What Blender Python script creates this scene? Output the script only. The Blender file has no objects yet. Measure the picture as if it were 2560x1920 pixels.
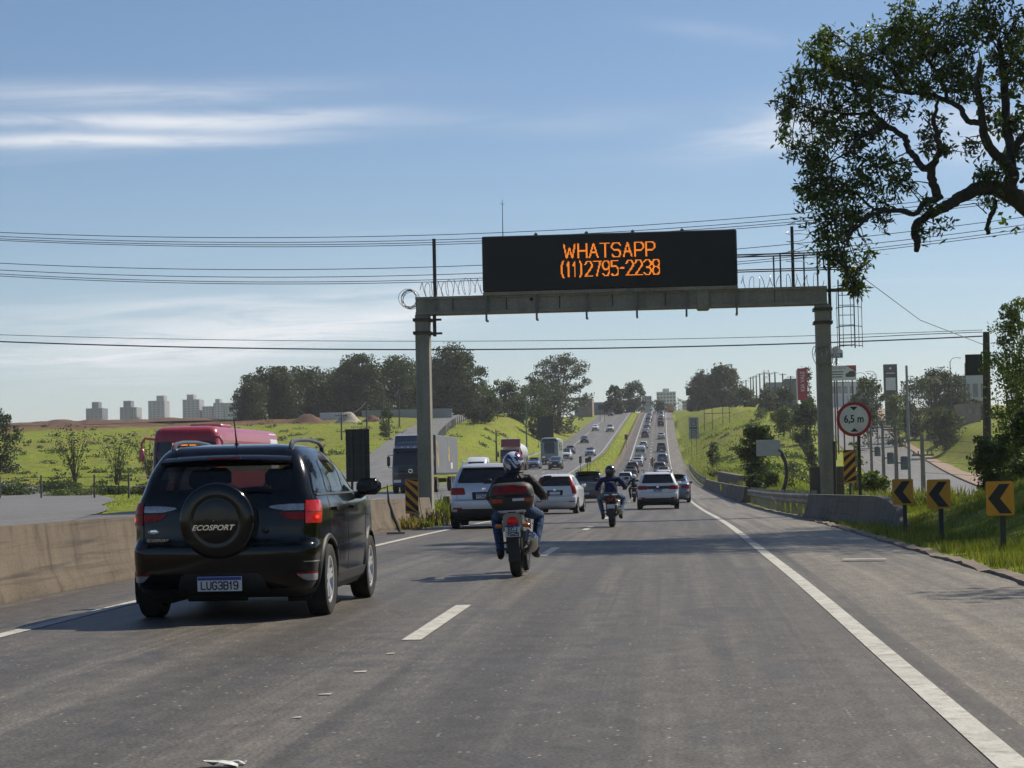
import bpy, bmesh, math, random
import numpy as np
from mathutils import Vector, Matrix, Quaternion
from mathutils.geometry import tessellate_polygon
R = math.radians
rng = random.Random(7)
nrg = np.random.default_rng(11)
scene = bpy.context.scene
COL = scene.collection

# ------------------------------------------------------------------ camera
CAM_H = 1.28
F_PX = 5100.0                      # focal length in photo pixels (2560 wide): a 3x phone lens
cam_data = bpy.data.cameras.new('camera')
cam_data.sensor_width = 36.0
cam_data.lens = 36.0 * F_PX / 2560.0
cam_data.clip_start = 0.2
cam_data.clip_end = 9000.0
cam = bpy.data.objects.new('camera', cam_data)
COL.objects.link(cam)
ROLL = 1.2
_vx, _vy = 400.0, -210.0           # road vanishing point relative to the picture centre
_x0 = _vx * math.cos(R(ROLL)) + _vy * math.sin(R(ROLL))
_y0 = -_vx * math.sin(R(ROLL)) + _vy * math.cos(R(ROLL))
YAW = math.atan(_x0 / F_PX)
PITCH = -math.atan(_y0 / F_PX * math.cos(YAW))
CAM_M = (Matrix.Rotation(YAW, 4, 'Z') @ Matrix.Rotation(R(90) + PITCH, 4, 'X') @ Matrix.Rotation(-R(ROLL), 4, 'Z'))
CAM_M.translation = Vector((0, 0, CAM_H))
cam.matrix_world = CAM_M
HAZE_D = 0.00014                   # haze density, per metre
scene.camera = cam
_R3 = CAM_M.to_3x3()

def at(px, py, depth):
    """place in the world seen at a photo pixel, at a given distance along the road"""
    d = _R3 @ Vector(((px - 1280) / F_PX, (960 - py) / F_PX, -1.0))
    t = depth / d.y
    return Vector((d.x * t, depth, CAM_H + d.z * t))

# ------------------------------------------------------------------ light
SUN = Vector((0.74, 0.64, 1.0)).normalized()
SUN_EL = math.asin(SUN.z)
SUN_AZ = math.atan2(SUN.x, SUN.y)
sun_data = bpy.data.lights.new('sun', 'SUN')
sun_data.energy = 5.0
sun_data.angle = R(0.53)
sun_data.color = (1.0, 0.91, 0.77)
sun = bpy.data.objects.new('sun', sun_data)
sun.rotation_euler = SUN.to_track_quat('Z', 'Y').to_euler()
sun.location = SUN * 300
COL.objects.link(sun)

world = bpy.data.worlds.new('World')
scene.world = world
world.use_nodes = True
nt = world.node_tree
world.cycles.sampling_method = 'MANUAL'
world.cycles.sample_map_resolution = 256
nt.nodes.clear()
def wn(t, **k):
    n = nt.nodes.new(t)
    for a, b in k.items():
        setattr(n, a, b)
    return n
w_out = wn('ShaderNodeOutputWorld'); w_bg = wn('ShaderNodeBackground')
w_sky = wn('ShaderNodeTexSky', sky_type='NISHITA', sun_disc=False)
w_sky.sun_elevation = SUN_EL
w_sky.sun_rotation = SUN_AZ
w_sky.altitude = 600
w_sky.air_density = 1.0
w_sky.dust_density = 0.5
w_sky.ozone_density = 4.5
w_bg.inputs['Strength'].default_value = 0.085
# cirrus: streaks on a high plane, seen through the view direction
w_tc = wn('ShaderNodeTexCoord')
w_sep = wn('ShaderNodeSeparateXYZ'); nt.links.new(w_tc.outputs['Generated'], w_sep.inputs[0])
def wm(op, a, b=None, c=None, clamp=False):
    n = wn('ShaderNodeMath', operation=op, use_clamp=clamp)
    for i, v in enumerate((a, b, c)):
        if v is None: continue
        if isinstance(v, (int, float)): n.inputs[i].default_value = v
        else: nt.links.new(v, n.inputs[i])
    return n.outputs[0]
w_den = wm('ADD', wm('MAXIMUM', w_sep.outputs[2], 0.0), 0.09)
w_px = wm('DIVIDE', w_sep.outputs[0], w_den)
w_py = wm('DIVIDE', w_sep.outputs[1], w_den)
def wnoise(sx, sy, ox, oy, scale, detail, rough, dist=0.0):
    cb = wn('ShaderNodeCombineXYZ')
    nt.links.new(wm('MULTIPLY_ADD', w_px, sx, ox), cb.inputs[0])
    nt.links.new(wm('MULTIPLY_ADD', w_py, sy, oy), cb.inputs[1])
    n = wn('ShaderNodeTexNoise')
    nt.links.new(cb.outputs[0], n.inputs['Vector'])
    n.inputs['Scale'].default_value = scale; n.inputs['Detail'].default_value = detail
    n.inputs['Roughness'].default_value = rough; n.inputs['Distortion'].default_value = dist
    return n.outputs['Fac']
def wramp(v, lo, hi):
    n = wn('ShaderNodeMapRange', interpolation_type='SMOOTHERSTEP'); n.clamp = True
    nt.links.new(v, n.inputs['Value'])
    n.inputs['From Min'].default_value = lo; n.inputs['From Max'].default_value = hi
    return n.outputs[0]
grain = wramp(wnoise(1.2, 2.2, 4.0, 1.0, 2.0, 4, 0.68, 0.8), 0.18, 0.70)
streak = wramp(wnoise(0.32, 1.5, 3.7, 0.3, 1.25, 3, 0.55, 0.35), 0.50, 0.72)
patch = wramp(wnoise(0.22, 0.4, 8.3, 2.9, 1.0, 2, 0.5, 0.2), 0.44, 0.66)
cir = wm('MULTIPLY', wm('MULTIPLY', streak, patch), wm('MULTIPLY_ADD', grain, 0.75, 0.25))
# individual streaks the photo shows: (azimuth deg, elevation deg, half length, half height, strength)
w_az = wm('MULTIPLY', wm('ARCTAN2', w_sep.outputs[0], w_sep.outputs[1]), 57.29578)
w_el = wm('MULTIPLY', wm('ARCSINE', w_sep.outputs[2]), 57.29578)
wob = wm('MULTIPLY_ADD', wnoise(0.5, 1.0, 0.0, 0.0, 1.6, 2, 0.6), 1.3, -0.65)
w_el2 = wm('ADD', w_el, wob)
tot = wm('MULTIPLY', cir, 0.40)
def at_dir(px, py):
    d = (_R3 @ Vector(((px - 1280) / F_PX, (960 - py) / F_PX, -1.0))).normalized()
    return math.degrees(math.atan2(d.x, d.y)), math.degrees(math.asin(d.z))
for (cpx, cpy, hl, hh, k, tilt) in (
        (300, 236, 6.5, 0.40, 0.45, 0.010), (420, 305, 7.0, 0.26, 0.85, 0.0), (250, 352, 5.8, 0.22, 0.85, 0.02),
        (1830, 90, 2.6, 0.30, 0.16, -0.15), (1950, 330, 2.6, 0.75, 0.6, 0.10), (2420, 330, 1.6, 0.85, 0.60, 0.0),
        (560, 830, 8.0, 1.3, 0.36, 0.08), (700, 830, 5.0, 0.8, 0.55, 0.10), (1050, 770, 2.6, 0.5, 0.35, 0.1), (200, 880, 5.0, 0.5, 0.35, 0.0), (1500, 300, 3.0, 0.3, 0.12, 0.05)):
    az, el = at_dir(cpx, cpy)
    da = wm('DIVIDE', wm('SUBTRACT', w_az, az), hl)
    de = wm('DIVIDE', wm('SUBTRACT', wm('SUBTRACT', w_el2, el), wm('MULTIPLY', wm('SUBTRACT', w_az, az), tilt)), hh)
    d2 = wm('ADD', wm('MULTIPLY', da, da), wm('MULTIPLY', de, de))
    g = wm('POWER', 2.71828, wm('MULTIPLY', d2, -1.4))
    tot = wm('ADD', tot, wm('MULTIPLY', wm('MULTIPLY', g, k), wm('MULTIPLY_ADD', grain, 0.8, 0.2)))
tot = wm('ADD', tot, wm('MULTIPLY', wm('POWER', 2.71828, wm('MULTIPLY', wm('MAXIMUM', w_el, 0.0), -0.30)), 0.34))   # thin veil low in the sky, all round
tot = wm('MINIMUM', tot, 0.85)
w_mix = wn('ShaderNodeMix', data_type='RGBA')
nt.links.new(tot, w_mix.inputs['Factor'])
nt.links.new(w_sky.outputs[0], w_mix.inputs['A'])
w_mix.inputs['B'].default_value = (9.6, 9.8, 10.2, 1)
nt.links.new(w_mix.outputs['Result'], w_bg.inputs['Color'])
nt.links.new(w_bg.outputs[0], w_out.inputs['Surface'])

scene.view_settings.view_transform = 'Standard'
scene.view_settings.look = 'None'
scene.view_settings.exposure = 0.15
scene.view_settings.gamma = 1.0
scene.view_settings.use_curve_mapping = False
scene.render.engine = 'CYCLES'
scene.cycles.use_denoising = True
scene.cycles.max_bounces = 5
scene.cycles.volume_bounces = 0
scene.cycles.diffuse_bounces = 2
scene.cycles.glossy_bounces = 2
scene.cycles.transmission_bounces = 3
scene.cycles.transparent_max_bounces = 8
scene.cycles.caustics_reflective = False
scene.cycles.caustics_refractive = False
scene.cycles.sample_clamp_indirect = 4.0
scene.render.film_transparent = False

# ------------------------------------------------------------------ materials
MATS = {}
def _new_mat(name):
    m = bpy.data.materials.new(name); m.use_nodes = True
    n = m.node_tree; b = n.nodes['Principled BSDF']
    return m, n, b
def _lnk(n, a, b): n.links.new(a, b)
def _coord(n, kind='Object', scale=(1, 1, 1)):
    tc = n.nodes.new('ShaderNodeTexCoord'); mp = n.nodes.new('ShaderNodeMapping')
    mp.inputs['Scale'].default_value = scale
    _lnk(n, tc.outputs[kind], mp.inputs[0]); return mp.outputs[0]
def _noise(n, vec, scale, detail=4, rough=0.55, dist=0.0):
    t = n.nodes.new('ShaderNodeTexNoise')
    t.inputs['Scale'].default_value = scale; t.inputs['Detail'].default_value = detail
    t.inputs['Roughness'].default_value = rough; t.inputs['Distortion'].default_value = dist
    _lnk(n, vec, t.inputs['Vector']); return t.outputs['Fac']
def _ramp(n, fac, stops, interp='LINEAR'):
    r = n.nodes.new('ShaderNodeValToRGB'); cr = r.color_ramp; cr.interpolation = interp
    while len(cr.elements) > 1: cr.elements.remove(cr.elements[-1])
    cr.elements[0].position = stops[0][0]; c = stops[0][1]
    cr.elements[0].color = tuple(c) + (1,) if not isinstance(c, (int, float)) else (c, c, c, 1)
    for p, c in stops[1:]:
        e = cr.elements.new(p); e.color = tuple(c) + (1,) if not isinstance(c, (int, float)) else (c, c, c, 1)
    _lnk(n, fac, r.inputs[0]); return r.outputs['Color']
def _mix(n, fac, a, b, mode='MIX'):
    m = n.nodes.new('ShaderNodeMix'); m.data_type = 'RGBA'; m.blend_type = mode
    for key, v in (('Factor', fac), ('A', a), ('B', b)):
        s = m.inputs[key]
        if isinstance(v, (int, float)): s.default_value = v if key == 'Factor' else (v, v, v, 1)
        elif isinstance(v, tuple): s.default_value = v + (1,) if len(v) == 3 else v
        else: _lnk(n, v, s)
    return m.outputs['Result']
def _math(n, op, a, b=None, clamp=False):
    m = n.nodes.new('ShaderNodeMath'); m.operation = op; m.use_clamp = clamp
    for i, v in enumerate((a, b)):
        if v is None: continue
        if isinstance(v, (int, float)): m.inputs[i].default_value = v
        else: _lnk(n, v, m.inputs[i])
    return m.outputs[0]
def _bump(n, b, h, strength=0.3, dist=0.02):
    bp = n.nodes.new('ShaderNodeBump'); bp.inputs['Strength'].default_value = strength; bp.inputs['Distance'].default_value = dist
    _lnk(n, h, bp.inputs['Height']); _lnk(n, bp.outputs[0], b.inputs['Normal'])

def mat(name, col, rough=0.6, metal=0.0, var=0.12, vs=3.0, bump=0.0, coat=0.0, spec=0.5, stretch=(1, 1, 1), emit=None, estr=0.0):
    """plain surface whose colour wanders a little, with optional fine relief"""
    if name in MATS: return MATS[name]
    m, n, b = _new_mat(name)
    b.inputs['Roughness'].default_value = rough; b.inputs['Metallic'].default_value = metal
    b.inputs['Specular IOR Level'].default_value = spec
    if coat: b.inputs['Specular IOR Level'].default_value = spec; b.inputs['Coat Weight'].default_value = coat; b.inputs['Coat Roughness'].default_value = 0.04
    v = _coord(n, 'Object', stretch)
    if var > 0:
        f = _noise(n, v, vs, 6, 0.6)
        lo = tuple(c * (1 - var * 1.6) for c in col); hi = tuple(min(1, c * (1 + var * 1.4)) for c in col)
        _lnk(n, _ramp(n, f, ((0.25, lo), (0.5, col), (0.78, hi))), b.inputs['Base Color'])
    else: b.inputs['Base Color'].default_value = tuple(col) + (1,)
    if bump: _bump(n, b, _noise(n, v, vs * 6, 5, 0.65), bump, 0.01)
    if emit: b.inputs['Emission Color'].default_value = tuple(emit) + (1,); b.inputs['Emission Strength'].default_value = estr
    MATS[name] = m; return m

def asphalt(name, base, warm=0.0, tracks=(), stain=0.5, gloss=0.0):
    m, n, b = _new_mat(name)
    tc = n.nodes.new('ShaderNodeTexCoord'); P = tc.outputs['Object']
    sp = n.nodes.new('ShaderNodeSeparateXYZ'); _lnk(n, P, sp.inputs[0])
    def vec(sx, sy, sz=1.0):
        mp = n.nodes.new('ShaderNodeMapping'); mp.inputs['Scale'].default_value = (sx, sy, sz); _lnk(n, P, mp.inputs[0]); return mp.outputs[0]
    big = _noise(n, vec(0.55, 0.10), 1.0, 3, 0.6, 0.6)
    col = _ramp(n, big, ((0.25, tuple(c * 0.80 for c in base)), (0.5, base), (0.75, (base[0] * 1.17, base[1] * 1.15, base[2] * 1.10))))
    # long scuffs and wheel tracks run with the road
    sc = _noise(n, vec(3.4, 0.05), 1.0, 3, 0.65, 0.35)
    col = _mix(n, _ramp(n, sc, ((0.38, 0.0), (0.68, 0.95))), col, tuple(c * 0.50 for c in base))
    sc3 = _noise(n, vec(14.0, 0.08), 1.0, 2, 0.7, 0.2)
    col = _mix(n, _ramp(n, sc3, ((0.56, 0.0), (0.70, 0.62))), col, tuple(c * 0.5 for c in base))
    if tracks: ns = _noise(n, vec(1.4, 0.05), 1.0, 3, 0.65, 0.4)
    for (x, w, k) in tracks:
        d = _math(n, 'DIVIDE', _math(n, 'SUBTRACT', sp.outputs[0], x), w)
        g = _math(n, 'POWER', 2.718, _math(n, 'MULTIPLY', _math(n, 'MULTIPLY', d, d), -1.0))
        g = _math(n, 'MULTIPLY', g, _ramp(n, ns, ((0.32, 0.1), (0.62, k))))
        col = _mix(n, g, col, tuple(c * 0.42 for c in base))
    blot = _noise(n, vec(1.1, 0.45), 1.0, 3, 0.6, 0.8)
    col = _mix(n, _ramp(n, blot, ((0.57, 0.0), (0.63, stain))), col, (base[0] * 0.50, base[1] * 0.52, base[2] * 0.60))
    mid = _noise(n, vec(1, 0.6), 5.0, 3, 0.7, 0.5)
    col = _mix(n, 0.55, col, _ramp(n, mid, ((0.28, 0.22), (0.5, 0.5), (0.72, 0.80))), 'OVERLAY')
    # aggregate: pale and dark stones
    agg = _noise(n, vec(1, 1), 46.0, 2, 0.75)
    col = _mix(n, 0.8, col, _ramp(n, agg, ((0.30, 0.06), (0.5, 0.5), (0.70, 1.0))), 'OVERLAY')
    vo = n.nodes.new('ShaderNodeTexVoronoi'); vo.inputs['Scale'].default_value = 24.0; _lnk(n, vec(1, 0.6), vo.inputs['Vector'])
    rnd = n.nodes.new('ShaderNodeSeparateColor'); _lnk(n, vo.outputs['Color'], rnd.inputs[0])
    dot = _math(n, 'MULTIPLY', _math(n, 'LESS_THAN', vo.outputs['Distance'], 0.24), _math(n, 'GREATER_THAN', rnd.outputs[0], 0.87))
    col = _mix(n, _math(n, 'MULTIPLY', _math(n, 'MULTIPLY', dot, rnd.outputs[1]), 0.8), col, tuple(min(1, c * 3.4) for c in base))
    _lnk(n, col, b.inputs['Base Color'])
    b.inputs['Roughness'].default_value = 0.60 - gloss; b.inputs['Specular IOR Level'].default_value = 0.45
    _bump(n, b, agg, 0.3, 0.004)
    MATS[name] = m; return m

def concrete(name, base, streak=0.5, scale=1.0, scuff=0.0):
    m, n, b = _new_mat(name)
    v = _coord(n, 'Object', (1, 1, 1))
    f = _noise(n, v, 0.9 * scale, 7, 0.62, 0.4)
    col = _ramp(n, f, ((0.25, tuple(c * 0.62 for c in base)), (0.5, base), (0.72, tuple(min(1, c * 1.22) for c in base))))
    v2 = _coord(n, 'Object', (2.2, 2.2, 0.22))
    s = _noise(n, v2, 1.6 * scale, 5, 0.6, 0.3)
    col = _mix(n, _ramp(n, s, ((0.50, 0.0), (0.72, streak))), col, (base[0] * 0.33, base[1] * 0.30, base[2] * 0.27))
    if scuff:
        sf = _noise(n, _coord(n, 'Object', (1.5, 0.16, 7.0)), 1.3, 4, 0.65, 0.4)
        col = _mix(n, _ramp(n, sf, ((0.54, 0.0), (0.70, scuff))), col, (base[0] * 0.22, base[1] * 0.21, base[2] * 0.2))
    g = _noise(n, v, 34 * scale, 3, 0.7)
    col = _mix(n, 0.45, col, _ramp(n, g, ((0.3, 0.25), (0.7, 0.75))), 'OVERLAY')
    _lnk(n, col, b.inputs['Base Color']); b.inputs['Roughness'].default_value = 0.88
    _bump(n, b, g, 0.35, 0.01)
    MATS[name] = m; return m

def leafy(name, dark, light, scale=0.6, trans=0.30, rough=0.55):
    """foliage: colour differs leaf by leaf and clump by clump; light passes through the leaves"""
    m, n, b = _new_mat(name)
    v = _coord(n, 'Object')
    f = _noise(n, v, scale, 3, 0.6)
    g = n.nodes.new('ShaderNodeNewGeometry')
    r = _math(n, 'ADD', _math(n, 'MULTIPLY', f, 0.75), _math(n, 'MULTIPLY', g.outputs['Random Per Island'], 0.35))
    col = _ramp(n, r, ((0.30, dark), (0.52, tuple((a + c) / 2 for a, c in zip(dark, light))), (0.80, light)))
    _lnk(n, col, b.inputs['Base Color']); b.inputs['Roughness'].default_value = rough
    b.inputs['Specular IOR Level'].default_value = 0.35
    if trans:
        tr = n.nodes.new('ShaderNodeBsdfTranslucent'); ms = n.nodes.new('ShaderNodeMixShader')
        _lnk(n, _mix(n, 1.0, col, (1.25, 1.35, 0.55), 'MULTIPLY'), tr.inputs['Color'])
        ms.inputs[0].default_value = trans
        out = n.nodes['Material Output']
        _lnk(n, b.outputs[0], ms.inputs[1]); _lnk(n, tr.outputs[0], ms.inputs[2]); _lnk(n, ms.outputs[0], out.inputs['Surface'])
    MATS[name] = m; return m

def emissive(name, col, strength, base=(0.02, 0.02, 0.02)):
    return mat(name, base, 0.5, 0, 0, emit=col, estr=strength)

def glassy(name, col, alpha=1.0, rough=0.03):
    if name in MATS: return MATS[name]
    m, n, b = _new_mat(name)
    b.inputs['Base Color'].default_value = tuple(col) + (1,); b.inputs['Roughness'].default_value = rough
    b.inputs['Specular IOR Level'].default_value = 0.55; b.inputs['Alpha'].default_value = alpha
    b.inputs['Coat Weight'].default_value = 0.25; b.inputs['Coat Roughness'].default_value = 0.02
    MATS[name] = m; return m

def paint(name, col, metal=0.0, rough=0.32, dirt=0.25, coat=0.8, spec=0.5):
    """vehicle paint with clear coat and road dust gathering low on the panels"""
    if name in MATS: return MATS[name]
    m, n, b = _new_mat(name)
    v = _coord(n, 'Object')
    d = _noise(n, v, 2.2, 6, 0.65, 0.3)
    sp = n.nodes.new('ShaderNodeSeparateXYZ'); tc = n.nodes.new('ShaderNodeTexCoord'); _lnk(n, tc.outputs['Object'], sp.inputs[0])
    low = _ramp(n, sp.outputs[2], ((0.15, 1.0), (0.9, 0.12)))
    fac = _math(n, 'MULTIPLY', _math(n, 'MULTIPLY', low, _ramp(n, d, ((0.3, 0.2), (0.7, 1.0)))), dirt)
    _lnk(n, _mix(n, fac, tuple(col), (0.16, 0.14, 0.115)), b.inputs['Base Color'])
    b.inputs['Metallic'].default_value = metal
    _lnk(n, _ramp(n, fac, ((0.0, rough), (0.3, min(1, rough + 0.35)))), b.inputs['Roughness'])
    b.inputs['Specular IOR Level'].default_value = spec; b.inputs['Coat Weight'].default_value = coat; b.inputs['Coat Roughness'].default_value = 0.05
    MATS[name] = m; return m

# ------------------------------------------------------------------ mesh helpers
class MB:
    """collects shapes and links them as one mesh object"""
    def __init__(s): s.v = []; s.f = []; s.m = []
    def add(s, verts, faces, mi=0, M=None):
        o = len(s.v)
        s.v.extend([tuple(M @ Vector(p)) for p in verts] if M is not None else [tuple(p) for p in verts])
        s.f.extend([tuple(i + o for i in f) for f in faces]); s.m.extend([mi] * len(faces)); return s
    def box(s, c, d, mi=0, M=None, bev=0.0, taper=1.0):
        x, y, z = (d[0] / 2, d[1] / 2, d[2] / 2)
        if bev <= 0:
            vs = [(c[0] + i * x * (taper if k > 0 else 1), c[1] + j * y * (taper if k > 0 else 1), c[2] + k * z) for k in (-1, 1) for j in (-1, 1) for i in (-1, 1)]
            fs = [(0, 2, 3, 1), (4, 5, 7, 6), (0, 1, 5, 4), (2, 6, 7, 3), (0, 4, 6, 2), (1, 3, 7, 5)]
            return s.add(vs, fs, mi, M)
        b = min(bev, x * 0.9, y * 0.9, z * 0.9); vs = []; 
        prof = [(-z, b), (-z + b, 0), (z - b, 0), (z, b)]
        for zz, ins in prof:
            X, Y = x - ins, y - ins
            q = [(X - (b - ins), -Y), (X, -Y + (b - ins)), (X, Y - (b - ins)), (X - (b - ins), Y), (-X + (b - ins), Y), (-X, Y - (b - ins)), (-X, -Y + (b - ins)), (-X + (b - ins), -Y)]
            vs += [(c[0] + p[0], c[1] + p[1], c[2] + zz) for p in q]
        fs = [tuple(reversed(range(8))), tuple(range(24, 32))]
        for k in range(3):
            for i in range(8):
                j = (i + 1) % 8; fs.append((k * 8 + i, k * 8 + j, k * 8 + 8 + j, k * 8 + 8 + i))
        return s.add(vs, fs, mi, M)
    def tube(s, pts, r, n=8, mi=0, M=None, cap=True):
        pts = [Vector(p) for p in pts]; rs = r if isinstance(r, (list, tuple)) else [r] * len(pts)
        vs = []; fs = []; up = None
        for i, p in enumerate(pts):
            t = (pts[min(i + 1, len(pts) - 1)] - pts[max(i - 1, 0)])
            if t.length < 1e-9: t = Vector((0, 0, 1))
            t.normalize()
            if up is None: up = Vector((0, 0, 1)) if abs(t.z) < 0.9 else Vector((1, 0, 0))
            a = t.cross(up); 
            if a.length < 1e-6: a = t.cross(Vector((0.3, 1, 0.2)))
            a.normalize(); b_ = a.cross(t).normalized(); up = b_
            for k in range(n):
                w = 2 * math.pi * k / n
                vs.append(p + (a * math.cos(w) + b_ * math.sin(w)) * rs[i])
        for i in range(len(pts) - 1):
            for k in range(n):
                l = (k + 1) % n; fs.append((i * n + k, i * n + l, (i + 1) * n + l, (i + 1) * n + k))
        if cap: fs.append(tuple(reversed(range(n)))); fs.append(tuple(range((len(pts) - 1) * n, len(pts) * n)))
        return s.add(vs, fs, mi, M)
    def cyl(s, p0, p1, r, n=12, mi=0, M=None, r1=None): return s.tube([p0, p1], [r, r if r1 is None else r1], n, mi, M)
    def lathe(s, prof, n=24, axis='Z', mi=0, M=None, close=False):
        vs = []; fs = []; k = len(prof)
        for i in range(n):
            w = 2 * math.pi * i / n; c, sn = math.cos(w), math.sin(w)
            for (r, h) in prof:
                vs.append({'Z': (r * c, r * sn, h), 'X': (h, r * c, r * sn), 'Y': (r * c, h, r * sn)}[axis])
        for i in range(n):
            j = (i + 1) % n
            for a in range(k if close else k - 1):
                e = (a + 1) % k; fs.append((i * k + a, j * k + a, j * k + e, i * k + e))
        return s.add(vs, fs, mi, M)
    def grid(s, rows, mi=0, M=None, flip=False):
        """rows of equal length, joined into a sheet"""
        n = len(rows[0]); vs = [p for r in rows for p in r]; fs = []
        for i in range(len(rows) - 1):
            for k in range(n - 1):
                q = (i * n + k, i * n + k + 1, (i + 1) * n + k + 1, (i + 1) * n + k)
                fs.append(tuple(reversed(q)) if flip else q)
        return s.add(vs, fs, mi, M)
    def prism(s, poly, d0, d1, plane='XZ', mi=0, M=None):
        """flat outline pushed from d0 to d1 along the third axis"""
        tris = tessellate_polygon([[Vector((p[0], p[1], 0)) for p in poly]]); n = len(poly)
        put = {'XZ': lambda p, d: (p[0], d, p[1]), 'XY': lambda p, d: (p[0], p[1], d), 'YZ': lambda p, d: (d, p[0], p[1])}[plane]
        vs = [put(p, d0) for p in poly] + [put(p, d1) for p in poly]
        fs = [tuple(t) for t in tris] + [tuple(i + n for i in reversed(t)) for t in tris]
        for i in range(n):
            j = (i + 1) % n; fs.append((i, j, j + n, i + n))
        return s.add(vs, fs, mi, M)
    def build(s, name, mats, parent=None, smooth=40, loc=None, rot=None, recalc=True):
        me = bpy.data.meshes.new(name); me.from_pydata([tuple(p) for p in s.v], [], s.f)
        for m in (mats if isinstance(mats, (list, tuple)) else [mats]): me.materials.append(m)
        if len(set(s.m)) > 1: me.polygons.foreach_set('material_index', s.m)
        if recalc and len(s.f) < 60000:
            bm = bmesh.new(); bm.from_mesh(me); bmesh.ops.recalc_face_normals(bm, faces=bm.faces); bm.to_mesh(me); bm.free()
        if smooth:
            me.polygons.foreach_set('use_smooth', [True] * len(me.polygons)); me.set_sharp_from_angle(angle=R(smooth))
        me.update()
        return link(name, me, parent, loc, rot)
def link(name, data, parent=None, loc=None, rot=None):
    o = bpy.data.objects.new(name, data); COL.objects.link(o)
    if parent is not None: o.parent = parent
    if loc is not None: o.location = loc
    if rot is not None: o.rotation_euler = rot
    return o
def tag(o, label=None, cat=None, group=None, kind=None):
    if label: o['label'] = label
    if cat: o['category'] = cat
    if group: o['group'] = group
    if kind: o['kind'] = kind
    return o
def thing(name, label, cat, loc=(0, 0, 0), rz=0.0, group=None, rot=None):
    o = link(name, None, None, loc, rot if rot is not None else (0, 0, rz)); o.empty_display_size = 0.2
    return tag(o, label, cat, group)
def text_mesh(txt, size, depth=0.004, bold=0.0, shear=0.0, space=1.0, res=3):
    cu = bpy.data.curves.new('txt', 'FONT'); cu.body = txt; cu.size = size; cu.extrude = depth / 2; cu.offset = bold
    cu.shear = shear; cu.space_character = space; cu.align_x = 'CENTER'; cu.align_y = 'CENTER'; cu.resolution_u = res
    ob = bpy.data.objects.new('txt', cu); COL.objects.link(ob)
    bpy.context.view_layer.update()
    me = bpy.data.meshes.new_from_object(ob.evaluated_get(bpy.context.evaluated_depsgraph_get()))
    bpy.data.objects.remove(ob); bpy.data.curves.remove(cu)
    return me
def text(name, txt, size, m, parent, loc, rot=(R(90), 0, 0), width=None, **k):
    me = text_mesh(txt, size, **k)
    xs = [v.co.x for v in me.vertices]; w = (max(xs) - min(xs)) or 1
    o = link(name, me, parent, loc, rot); me.materials.append(m)
    if width: o.scale = (width / w, 1, 1)
    return o
def lerp(a, b, t): return a + (b - a) * t
def sstep(a, b, x):
    t = min(1, max(0, (x - a) / (b - a))); return t * t * (3 - 2 * t)
def table(xs, ys):
    """smooth monotone curve through a table"""
    xs = np.array(xs, float); ys = np.array(ys, float); h = np.diff(xs); d = np.diff(ys) / h
    m = np.zeros(len(xs)); m[0], m[-1] = d[0], d[-1]
    for i in range(1, len(xs) - 1):
        m[i] = 0 if d[i - 1] * d[i] <= 0 else 2 * d[i - 1] * d[i] / (d[i - 1] + d[i])
    def f(x):
        x = np.clip(np.asarray(x, float), xs[0], xs[-1]); i = np.clip(np.searchsorted(xs, x) - 1, 0, len(xs) - 2)
        t = (x - xs[i]) / h[i]
        return ((2 * t**3 - 3 * t**2 + 1) * ys[i] + (t**3 - 2 * t**2 + t) * h[i] * m[i] + (-2 * t**3 + 3 * t**2) * ys[i + 1] + (t**3 - t**2) * h[i] * m[i + 1])
    return f

# ------------------------------------------------------------------ lie of the land
hz = table([-60, 0, 20, 32, 46, 86, 128, 180, 223, 262, 310, 364, 470, 600, 700, 756, 820, 900, 1100, 3000],
           [0.05, 0, 0, -.05, -.12, -.45, -.60, -.66, -.50, .12, 1.2, 2.9, 7.9, 14.7, 19.6, 21.7, 23.0, 23.3, 22.5, 20])
oz = table([-60, 60, 140, 200, 288, 364, 470, 600, 756, 820, 900, 1100, 3000],
           [0.0, 0.0, 0.0, .25, 2.1, 4.0, 8.7, 15.2, 22.2, 23.2, 23.4, 22.5, 20])
xo = table([-60, 0, 50, 112, 136, 223, 262, 364, 470, 600, 756, 1000, 3000],
           [0, 0, -.05, -.42, -.5, -.9, -1.2, -1.8, -2.4, -2.8, -3.3, -4, -10])
lb = table([-60, 60, 130, 170, 200, 260, 320, 400, 450, 500, 560, 620, 760, 1000, 3000],
           [-.3, -.2, -.2, 0, .5, 2.9, 6.2, 10.9, 13.8, 15.2, 16.0, 17.0, 20.5, 21, 18])
_ry = [-60, 20, 40, 62, 80, 110, 150, 200, 260, 330, 400, 470, 600, 760, 1000, 3000]
_ru = [4.0, 5.2, 6.2, 12.0, 20.0, 28.0, 42.0, 60.0, 100.0, 260.0]
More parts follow.
